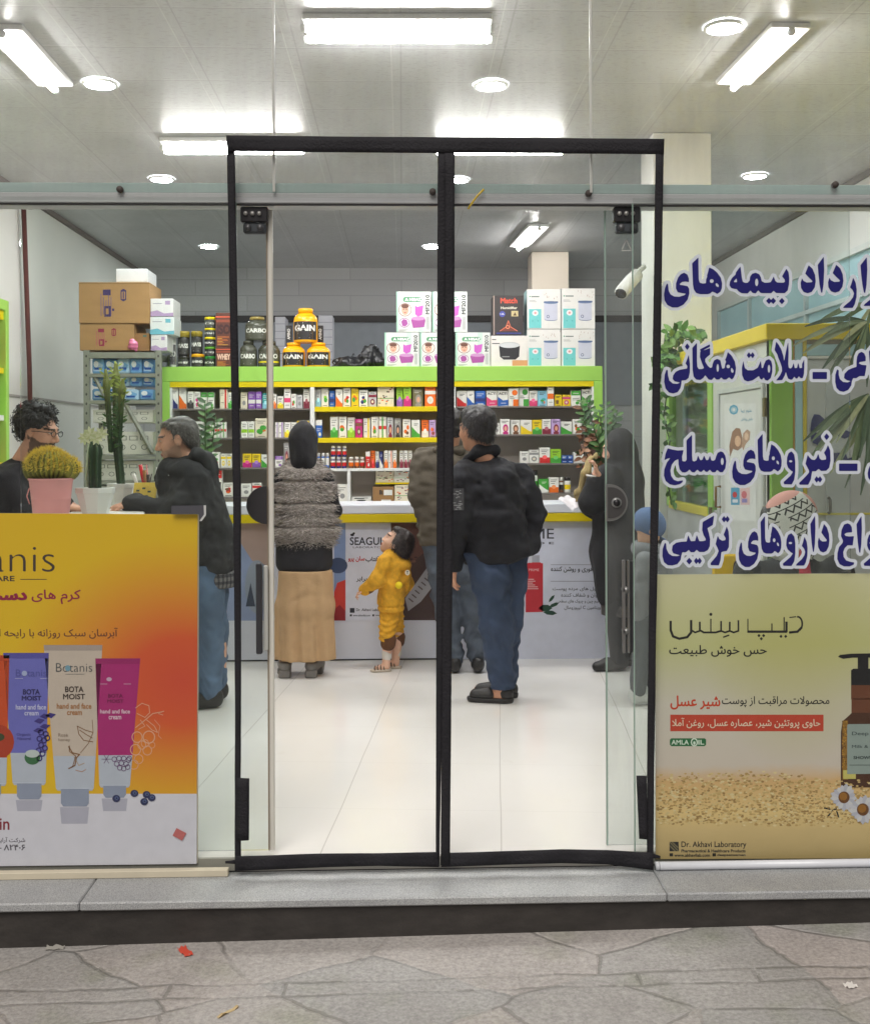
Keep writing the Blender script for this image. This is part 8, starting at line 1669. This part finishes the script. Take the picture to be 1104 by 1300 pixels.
# ------------------------------------------------------------------ orange hand cream poster
YPO = .016
def grad_left():
    t = NT('orange_print'); c = P(232, 865, YPO) - Vector(po.location); x, y, z = t.xyz()
    dx = t.math('DIVIDE', t.math('SUBTRACT', x, c.x), .62); dz = t.math('DIVIDE', t.math('SUBTRACT', z, c.z), .52)
    r = t.math('SQRT', t.math('ADD', t.math('MULTIPLY', dx, dx), t.math('MULTIPLY', dz, dz)))
    col = t.ramp(r, [(.0, lin(*ORL[0])), (.30, lin(*ORL[1])), (.62, lin(*ORL[2])), (1.0, lin(*ORL[3]))])
    return t.done(col, .42, t.noise(6, det=3), .004, .08)
ORL = [(216, 80, 54), (222, 92, 50), (228, 148, 46), (234, 190, 32)]
po = thing('window_poster', 'large orange and yellow hand cream poster standing inside the shop window', 'poster', loc=P(100, 880, YPO))
pxl = -2.35; PR = PRINT
tl, tr2, br, bl = P(-260, 650, YPO), P(251, 653, YPO), P(249.5, 1097, YPO), P(-260, 1103, YPO)
ml, mr = P(-260, 1008, YPO), P(249.8, 1008, YPO)
MB().quad(tl, tr2, mr, ml).build('orange_sheet', grad_left(), po)
MB().quad(ml, mr, br, bl, lin(222, 219, 232)).build('white_sheet', PR, po)
bk = Vector((0, .006, 0)); mb = MB(); mb.quad(tl + bk, bl + bk, br + bk, tr2 + bk, lin(215, 212, 205)); mb.quad(tr2 + bk * .3 + Vector((.001, 0, 0)), br + bk * .3 + Vector((.001, 0, 0)), br + bk + Vector((.004, 0, 0)), tr2 + bk + Vector((.004, 0, 0)), lin(226, 214, 196)); mb.build('backing_board', PR, po)
mb = MB(); f = pl(YPO, .0004); DKB = lin(70, 56, 52)
def tube(x0, x1, yt, yb, xb0, xb1, ybb, body, lower, crimp, cap, ysplit):
    mb.poly([(x0, yt), (x1, yt), (xb1, yb), (xb1 - 2, yb + 3), (xb0 + 2, yb + 3), (xb0, yb)], f, body, 1)
    k = (ysplit - yt) / (yb - yt); a, b = x0 + (xb0 - x0) * k, x1 + (xb1 - x1) * k
    mb.poly([(a, ysplit), (b, ysplit), (xb1, yb), (xb1 - 2, yb + 3), (xb0 + 2, yb + 3), (xb0, yb)], f, lower, 1.5)
    mb.poly([(x0, yt), (x1, yt), (x1 - .5, yt + 7), (x0 + .7, yt + 7)], f, crimp, 2)
    w = (xb1 - xb0) * .13; mb.poly([(xb0 + w, yb + 1), (xb1 - w, yb + 1), (xb1 - w, ybb - 4), (xb1 - w - 3, ybb), (xb0 + w + 3, ybb), (xb0 + w, ybb - 4)], f, cap, 2.5); mb.line([(xb0 + 1, yb), (xb1 - 1, yb)], 1.2, f, tuple(min(1, q * 1.15) for q in lower), 3)
LOW = lin(190, 196, 212); CAPC = lin(150, 158, 182)
tube(-52, 12, 832, 995, -44, 8, 1012, lin(206, 78, 34), LOW, lin(190, 70, 34), CAPC, 962); mb.disc(-2, 942, 20, 22, f, lin(178, 60, 32), 1.3); mb.disc(-6, 936, 12, 6, f, lin(60, 70, 40), 1.4)
tube(4, 62, 829, 994, 16, 58, 1015, lin(112, 112, 196), LOW, lin(88, 84, 168), CAPC, 956)
tube(121, 178, 836, 997, 126, 165, 1013, lin(176, 40, 118), LOW, lin(160, 34, 106), CAPC, 959)
tube(55.5, 130, 819, 1001, 71, 119, 1024, lin(206, 190, 178), LOW, lin(176, 160, 154), CAPC, 960)
mb.text('Botanis', 71, 117, 853, 842, f, lin(88, 92, 96), -.014, 4); mb.disc(86, 848.5, 3.6, 4, f, lin(120, 160, 180), 4.5, 10); mb.line([(83, 856), (107, 856)], .5, f, lin(120, 120, 120), 4)
mb.text('BOTA', 82.5, 106, 879, 871.5, f, DKB, .02, 4); mb.text('MOIST', 80, 108, 888, 881, f, DKB, .02, 4); mb.text('hand and face', 72, 116, 900, 893, f, lin(176, 122, 78), .02, 4); mb.text('cream', 85, 104, 908, 903, f, lin(176, 122, 78), .02, 4)
NV = lin(44, 38, 96)
mb.text('Botanis', 20, 59, 859, 850, f, lin(90, 92, 170), .0, 4); mb.disc(31, 855, 3.5, 3.5, f, lin(170, 180, 220), 4.3, 10); mb.line([(19, 861.5), (29, 861.5)], .6, f, lin(190, 190, 230), 4); mb.line([(51, 861.5), (60, 861.5)], .6, f, lin(190, 190, 230), 4)
mb.text('BOTA', 29, 50.5, 882, 875, f, NV, .03, 4); mb.text('MOIST', 27.5, 52.5, 889.5, 883.5, f, NV, .03, 4); mb.text('hand and face', 20, 58.5, 901, 894.5, f, lin(206, 206, 240), .02, 4); mb.text('cream', 31, 49, 908.5, 904, f, lin(206, 206, 240), .02, 4)
mb.text('Organic', 21, 39, 935, 931, f, lin(80, 74, 150), .01, 4); mb.text('Natural', 22, 39, 939.5, 936, f, lin(80, 74, 150), .01, 4)
for x, y in ((43, 916), (50, 910), (57, 909), (42, 928), (50, 923)): mb.poly([(x, y), (x + 6, y - 4), (x + 14, y - 2), (x + 8, y + 3)], f, lin(64, 52, 130), 4)
for x, y in ((52, 930), (58, 932), (50, 938), (56, 940), (60, 937), (52, 946), (57, 950), (49, 953), (54, 957), (50, 963)): mb.disc(x, y, 3.8, 4, f, lin(58, 46, 120), 4, 12, .4)
mb.disc(41, 962, 10, 9, f, lin(58, 110, 72), 4); mb.disc(41, 957, 9, 5, f, lin(196, 206, 206), 4.5)
mb.text('Rose', 74, 86, 935.5, 931, f, lin(150, 130, 116), .0, 4); mb.text('honey', 74, 89, 942, 937.5, f, lin(150, 130, 116), .0, 4)
BRN = lin(140, 100, 66); ln_ = lambda p, w=.9, c=BRN: mb.line(p, w, f, c, 4)
ln_([(98, 922), (108, 927), (118, 930)]); ln_([(98, 922), (100, 932), (106, 940), (118, 942)]); ln_([(101, 927), (110, 933), (117, 937)]); ln_([(117, 914), (118, 930), (112, 944), (102, 956)], .6); ln_([(87, 948), (92, 956), (101, 958), (97, 962), (95, 972), (87, 976)], 1.4); ln_([(88, 947), (88, 954), (96, 960), (92, 974)], 1.0); ln_([(94, 961), (100, 972), (107, 969)], .8, lin(190, 160, 130)); ln_([(96, 978), (104, 980), (109, 977)], .8, lin(190, 140, 110))
MG_ = lin(128, 26, 84)
mb.disc(138.5, 862.5, 3.5, 2.6, f, lin(210, 170, 200), 4, 12); ln_([(127, 868.5), (136, 868.5)], .7, lin(220, 170, 200)); ln_([(157, 868.5), (166, 868.5)], .7, lin(220, 170, 200)); mb.text('BOTA', 137, 156, 886, 881, f, MG_, .03, 4); mb.text('MOIST', 136, 157, 892.5, 888, f, MG_, .03, 4); mb.text('hand and face', 127, 165, 906, 900.5, f, lin(236, 200, 220), .02, 4); mb.text('cream', 138, 154, 913.5, 909, f, lin(236, 200, 220), .02, 4)
for x, y in ((145, 964), (151, 963), (157, 963), (163, 965), (148, 970), (154, 969), (160, 970), (164, 963), (152, 975), (157, 976), (162, 974)): mb.disc(x, y, 3.4, 3.4, f, lin(110, 70, 120), 4, 12, .25)
for a in range(6): ln_([(135, 964), (135 + 6 * math.cos(a * 1.05), 964 + 6 * math.sin(a * 1.05))], .6, lin(110, 70, 120))
OW = lin(232, 176, 146)
for x, y, r in ((174, 936, 7), (189, 936, 8), (180, 946, 5.5), (172, 952, 7), (187, 953, 6), (176, 964, 6), (170, 971, 6), (184, 944, 5), (193, 946, 4)): mb.disc(x, y, r, r * 1.05, f, OW, 1 + .05 * r, 18, .16)
ln_([(172, 924), (182, 916), (194, 906), (205, 904), (208, 903)], 1.1, OW); ln_([(172, 899), (180, 893), (189, 896), (190, 905), (184, 911), (174, 906)], .9, OW); ln_([(186, 914), (196, 922), (200, 930), (193, 927), (186, 920)], .9, OW); ln_([(201, 906), (207, 908)], .8, OW); ln_([(178, 914), (184, 922), (176, 926)], .8, OW); ln_([(196, 914), (203, 922), (201, 934), (205, 938)], .6, OW)
for x, y in ((147.5, 1014), (170.5, 1007.5), (186, 1009), (192.5, 1013), (183, 1018)): mb.disc(x, y, 5, 4.6, f, lin(44, 50, 92), 4.6 + y * .001, 14); mb.disc(x + .6, y - .6, 2.6, 2.2, f, lin(90, 104, 150), 5.7 + y * .001, 10); mb.disc(x + .6, y - .4, 1.3, 1.1, f, lin(34, 38, 70), 6.8 + y * .001, 8)
for x0, x1, y0, y1 in ((20, 54, 1016, 1030), (76, 113, 1025, 1046), (129, 162, 1014, 1030)): mb.poly([(x0, y0), (x1, y0), (x1 - 2, y1), (x0 + 2, y1)], f, lin(184, 182, 200), .6)
mb.text('Botanis', -98, 69.5, 726, 692, f, DKB, -.018, 1); mb.text('SKIN CARE', -48, 18.5, 738, 731, f, DKB, .02, 1); mb.line([(26, 735.5), (59, 735.5)], .9, f, DKB, 1)
CRM = lin(150, 26, 70); mb.text('کرم های', 40, 102.5, 767, 748.5, f, CRM, .012, 1); mb.text('دست', -22, 34.5, 762.5, 751.5, f, CRM, .055, 1)
mb.text('آبرسان سبک روزانه با رایحه ای دل انگیز', -60, 149.5, 811, 797, f, lin(110, 62, 44), .008, 1)
ln_([(-10, 1038), (-4, 1044), (-2, 1052)], 1.3, lin(140, 40, 60)); mb.text('skin', -18, 12, 1054, 1038, f, lin(140, 40, 60), .012, 1)
mb.text('شرکت آرایشی', -12, 32, 1071, 1063, f, lin(90, 84, 96), .01, 1); mb.text('۸۲۴۰۶ – ۰۲۱', -20, 32, 1080, 1072.5, f, lin(90, 84, 96), .02, 1)
mb.build('printed_artwork', PR, po)
mb = MB(); mb.poly([(224, 1051.5), (236.5, 1058), (231, 1067.5), (219, 1061)], pl(YPO - .004), lin(200, 110, 110)); mb.build('pink_sticker', PR, None, 'small tilted pink sticker low on the white part of the orange poster', 'sticker')
mb = MB(); a = pl(-.004, .0005); mb.poly([(217.5, 642), (261, 641.5), (261, 652), (253, 661), (252, 652.5), (217.5, 653)], a, lin(78, 78, 84)); mb.poly([(258.5, 641.5), (261.5, 641.5), (261.5, 654), (256, 661.5), (253, 661.5), (259, 653)], a, lin(196, 196, 194), 1); mb.build('tape', GLOSSP, None, 'strip of grey tape holding the corner of the orange poster', 'tape')
# ------------------------------------------------------------------ olive shower cream poster
rp_ = thing('window_poster', 'olive yellow skin care poster with a pump bottle and daisies on the window', 'poster', loc=P(960, 900, YPO))
def grad_right():
    t = NT('olive_print'); x, y, z = t.xyz(); oz = rp_.location.z; z0, z1 = P(960, 1090, YPO).z - oz, P(960, 729, YPO).z - oz
    k = t.math('DIVIDE', t.math('SUBTRACT', z, z0), z1 - z0); nz = t.noise(7, t.map((1, 1, 2.2)), det=8, rough=.7); k2 = t.math('ADD', k, t.math('MULTIPLY', t.math('SUBTRACT', nz, .5), .06))
    base = t.ramp(k2, [(.0, lin(187, 163, 113)), (.10, lin(214, 187, 133)), (.16, lin(232, 202, 140)), (.27, lin(220, 180, 126)), (.33, lin(214, 202, 190)), (.55, lin(213, 206, 193)), (.75, lin(202, 202, 145)), (1, lin(220, 216, 177))])
    gx = P(1010, 820, YPO) - Vector(rp_.location); dx = t.math('DIVIDE', t.math('SUBTRACT', x, gx.x), .35); dz = t.math('DIVIDE', t.math('SUBTRACT', z, gx.z), .45); r = t.math('ADD', t.math('MULTIPLY', dx, dx), t.math('MULTIPLY', dz, dz))
    col = t.mix(t.math('MULTIPLY', t.math('MAXIMUM', t.math('SUBTRACT', 1, r), 0), .5), base, lin(192, 186, 104))
    return t.done(col, .42, t.noise(6, det=3), .004, .06)
a, b, c, d = P(832, 729.5, YPO), P(1330, 727, YPO), P(1330, 1089, YPO), P(832, 1091, YPO)
MB().quad(a, b, c, d).build('olive_sheet', grad_right(), rp_); MB().quad(a + bk, d + bk, c + bk, b + bk, lin(215, 212, 205)).build('backing_board', PR, rp_)
mb = MB(); f = pl(YPO, .0004); rr = random.Random(77)
OAT = [lin(206, 176, 118), lin(184, 150, 94), lin(218, 194, 140), lin(162, 130, 80), lin(196, 162, 102), lin(228, 208, 160)]
for k in range(2300):
    v = rr.random(); y = 984 + 62 * v ** .8 + 16 * max(0, rr.random() - .7); x = rr.uniform(834, 1160); y -= 6 * math.sin((x - 834) / 60) * (1 - v); an = rr.random() * 3.14; r0 = rr.uniform(.8, 2.2)
    mb.poly([(x + r0 * math.cos(an + i * 1.05) * 1.2, y + r0 * .7 * math.sin(an + i * 1.05)) for i in range(6)], f, OAT[rr.randrange(6)], .3 + k * .0006)
INK = lin(36, 34, 34)
st = lambda pts, w: mb.line(pts, w, f, INK, 1)
def arc(cx, cy, rx, ry, a0, a1, n=12): return [(cx + rx * math.cos(math.radians(a0 + (a1 - a0) * i / n)), cy + ry * math.sin(math.radians(a0 + (a1 - a0) * i / n))) for i in range(n + 1)]
# the large drawn brand line, stroke by stroke
st(arc(1012, 792, 6, 9, -90, 60), 2.2); st([(1017, 797), (1012, 802), (1002, 803)], 3); st([(1002, 784), (1010, 783)], 1.4)
st([(998, 790), (998, 802), (949, 802)], 3); st([(979.5, 792), (979.5, 802)], 1.6); st([(949, 786), (949, 802)], 1.4); st([(995, 784), (995, 800)], 1.6)
for x, y in ((991, 808), (997, 808), (963, 807), (969, 807), (966, 811)): mb.poly([(x - 2, y), (x, y - 2.2), (x + 2, y), (x, y + 2.2)], f, INK, 1)
st([(937, 788), (937, 801), (931, 803), (926, 801), (926, 790)], 2.2); st([(926, 801), (920, 803), (915, 801), (915, 789)], 2.2); st([(915, 801), (908, 803), (902, 803)], 2.4); st([(918, 809), (925, 806.5)], 1.8); st([(902, 803), (902, 786)], 1.6); mb.disc(902, 780, 2, 2, f, INK, 1, 10)
st([(902, 803), (893, 803), (888, 800), (888, 790)], 2.4); st([(888, 801), (882, 803), (877, 800), (877, 790)], 2.2); st([(877, 788), (877, 803), (872, 809), (862, 811), (854, 808), (851, 800), (851, 789)], 3.0)
mb.text('حس خوش طبیعت', 849, 973, 834, 819, f, INK, .012, 1)
mb.text('محصولات مراقبت از پوست', 916, 1052.5, 898, 884, f, INK, .008, 1); mb.text('شیر عسل', 850.5, 914, 901, 883, f, lin(206, 70, 40), .02, 1)
mb.rect(850.5, 1045, 907.5, 928.5, f, lin(200, 70, 48), 1); mb.text('حاوی پروتئین شیر، عصاره عسل، روغن آملا', 853, 1041, 925.5, 911.5, f, lin(236, 214, 190), .01, 2.5)
mb.poly([(850, 939), (852, 937.5), (894, 937.5), (896, 939), (896, 945.5), (894, 947.5), (852, 947.5), (850, 945.5)], f, lin(40, 110, 66), 1); mb.text('AMLA', 852, 874, 945.5, 939.5, f, lin(220, 236, 220), .02, 2.5); mb.text('IL', 886, 893.5, 945.5, 939.5, f, lin(220, 236, 220), .02, 2.5); mb.disc(881, 942.5, 4.6, 5.4, f, lin(220, 236, 220), 2.2, 14); mb.disc(881, 942.5, 3, 3.8, f, lin(40, 110, 66), 3, 12); mb.disc(881, 943.5, 1.6, 2.4, f, lin(220, 236, 220), 3.8, 8)
BOT = lin(78, 46, 30)
mb.poly([(1067, 930), (1069, 916), (1078, 908), (1082, 904), (1140, 904), (1146, 910), (1156, 918), (1158, 930), (1158, 1000), (1067, 1000)], f, BOT, 1); mb.rect(1080, 1142, 868, 888, f, lin(110, 64, 42), 1.2); mb.rect(1080.5, 1141, 887, 905, f, lin(110, 64, 42), 1.2); mb.poly([(1080, 870), (1080, 851), (1083, 849), (1140, 849), (1143, 851), (1143, 870)], f, lin(26, 24, 28), 2); mb.rect(1088.5, 1102, 830, 850, f, lin(26, 24, 28), 2); mb.poly([(1063.5, 834), (1066, 831.5), (1080, 830), (1110, 829.5), (1110, 835), (1082, 835), (1070, 836.5)], f, lin(26, 24, 28), 2.4)
mb.rect(1069, 1076, 915, 990, f, lin(150, 110, 44), 2); mb.rect(1070, 1086, 978, 989, f, lin(206, 196, 110), 2.3)
for k in range(60): mb.disc(rr.uniform(1069, 1076), rr.uniform(916, 976), .8, 1.1, f, lin(190, 140, 50) if k % 2 else lin(110, 74, 30), 2.4 + .01 * k, 6)
mb.poly([(1075, 921), (1076.5, 919.5), (1150, 919), (1150, 982), (1075, 983)], f, lin(150, 164, 160), 3); mb.text('Deep Sense', 1081, 1128, 935, 929, f, lin(70, 84, 86), .01, 4); mb.text('Milk & Honey', 1081, 1126, 951, 946, f, lin(70, 84, 86), .01, 4); mb.text('SHOWER GEL', 1083, 1124, 964, 960, f, lin(50, 62, 64), .03, 4); mb.rect(1078, 1130, 971, 972, f, lin(96, 108, 108), 4)
def daisy(x, y, r, n=17):
    for i in range(n):
        a = 6.2832 * i / n + .1; c_, s_ = math.cos(a), math.sin(a); w = r * .17; L = r * (.92 + .1 * math.sin(i * 5))
        mb.poly([(x + c_ * r * .25 - s_ * w * .5, y + s_ * r * .25 + c_ * w * .5), (x + c_ * L * .8 - s_ * w, y + s_ * L * .8 + c_ * w), (x + c_ * L, y + s_ * L), (x + c_ * L * .8 + s_ * w, y + s_ * L * .8 - c_ * w), (x + c_ * r * .25 + s_ * w * .5, y + s_ * r * .25 - c_ * w * .5)], f, [lin(206, 204, 214), lin(190, 190, 204), lin(214, 212, 216)][i % 3], 5 + .06 * i)
    mb.disc(x, y, r * .40, r * .42, f, lin(112, 72, 40), 7, 16); mb.disc(x - r * .05, y - r * .06, r * .28, r * .28, f, lin(160, 108, 44), 7.6, 12)
daisy(1071, 1012.5, 18); daisy(1095, 1028, 19); daisy(1128, 1016, 18)
for p in ([(1046, 1026), (1056, 1028), (1066, 1027)], [(1050, 1038), (1056, 1029)], [(1062, 1030), (1064, 1038)]): st(p, 2)
mb.poly([(849.5, 1069), (861, 1069), (861.5, 1081), (849.5, 1081)], f, lin(40, 38, 38), 1)
for i in range(3): mb.line([(850 + 3 * i, 1069.5), (860.5, 1080.5 - 4 * i)] if i < 2 else [(850, 1074), (857, 1081)], .9, f, lin(160, 146, 104), 2.4)
mb.text('Dr. Akhavi Laboratory', 864.5, 947, 1078, 1068.5, f, lin(40, 38, 38), .012, 1); mb.text('Pharmaceutical & Healthcare Products', 864.5, 946, 1082.5, 1078.5, f, lin(50, 48, 46), .03, 1); mb.rect(849.5, 854, 1083.5, 1087.5, f, lin(40, 38, 38), 1); mb.text('www.akhavilab.com', 855.5, 901, 1088, 1084, f, lin(50, 48, 46), .03, 1); mb.rect(904, 908.5, 1083.5, 1087.5, f, lin(40, 38, 38), 1); mb.text('deepsensemen', 910, 946, 1088, 1084, f, lin(50, 48, 46), .03, 1)
mb.build('printed_artwork', PR, rp_)
a, b = P(833, 1096.5, -.03), P(1104, 1094, -.03); b.z = -.0445 + 5.3 / 350; t = thing('white_rod', 'long white plastic rod lying along the foot of the olive poster', 'rod', loc=a); r = 5.3 / 350; a.z = -.0445 + r
b = a + (b - a) * 1.7; MB().tube([a, b], r, lin(214, 216, 222), n=14).build('rod', GLOSSP, t); MB().tube([a + Vector((-.004, 0, 0)), a + Vector((.012, 0, 0))], r * 1.06, lin(190, 192, 196), n=14).build('end_cap', GLOSSP, t)
# litter on the paving
def scrap(px, py, w, h, rot, col, label, name='paper_scrap'):
    c = G(px, py, -.186); c.z = -.186 + c.x * .0125 + .004; n = 4; V = []
    for i in range(n + 1):
        for k in range(n + 1): u, v = (i / n - .5) * w, (k / n - .5) * h; V.append((c.x + u * math.cos(rot) - v * math.sin(rot), c.y + u * math.sin(rot) + v * math.cos(rot), c.z + .005 * math.sin(3 * i + 2 * k)))
    MB().add(V, [(i * 5 + k, i * 5 + k + 1, (i + 1) * 5 + k + 1, (i + 1) * 5 + k) for i in range(4) for k in range(4)], col, True).build(name, PRINT, None, label, 'litter')
scrap(235, 1206, .030, .075, .55, lin(214, 84, 66), 'small red paper scrap on the paving by the dark riser'); scrap(1079, 1260, .035, .03, .3, lin(226, 220, 214), 'tiny white crumb of paper on the open paving'); scrap(289, 1284, .008, .08, -.7, lin(186, 160, 110), 'thin straw coloured stick on the paving', 'stick'); scrap(70, 1199, .06, .03, .1, lin(170, 166, 158), 'pale flat scrap against the dark riser')
c = P(596, 262, -.006); MB().tube([P(594, 265, -.006), P(600, 256, -.007), P(606, 248, -.006), P(614, 240, -.007)], .004, lin(206, 176, 60), n=6).build('tape_shred', GLOSSP, None, 'thin yellow shred of tape stuck to the glass under the rail', 'tape')
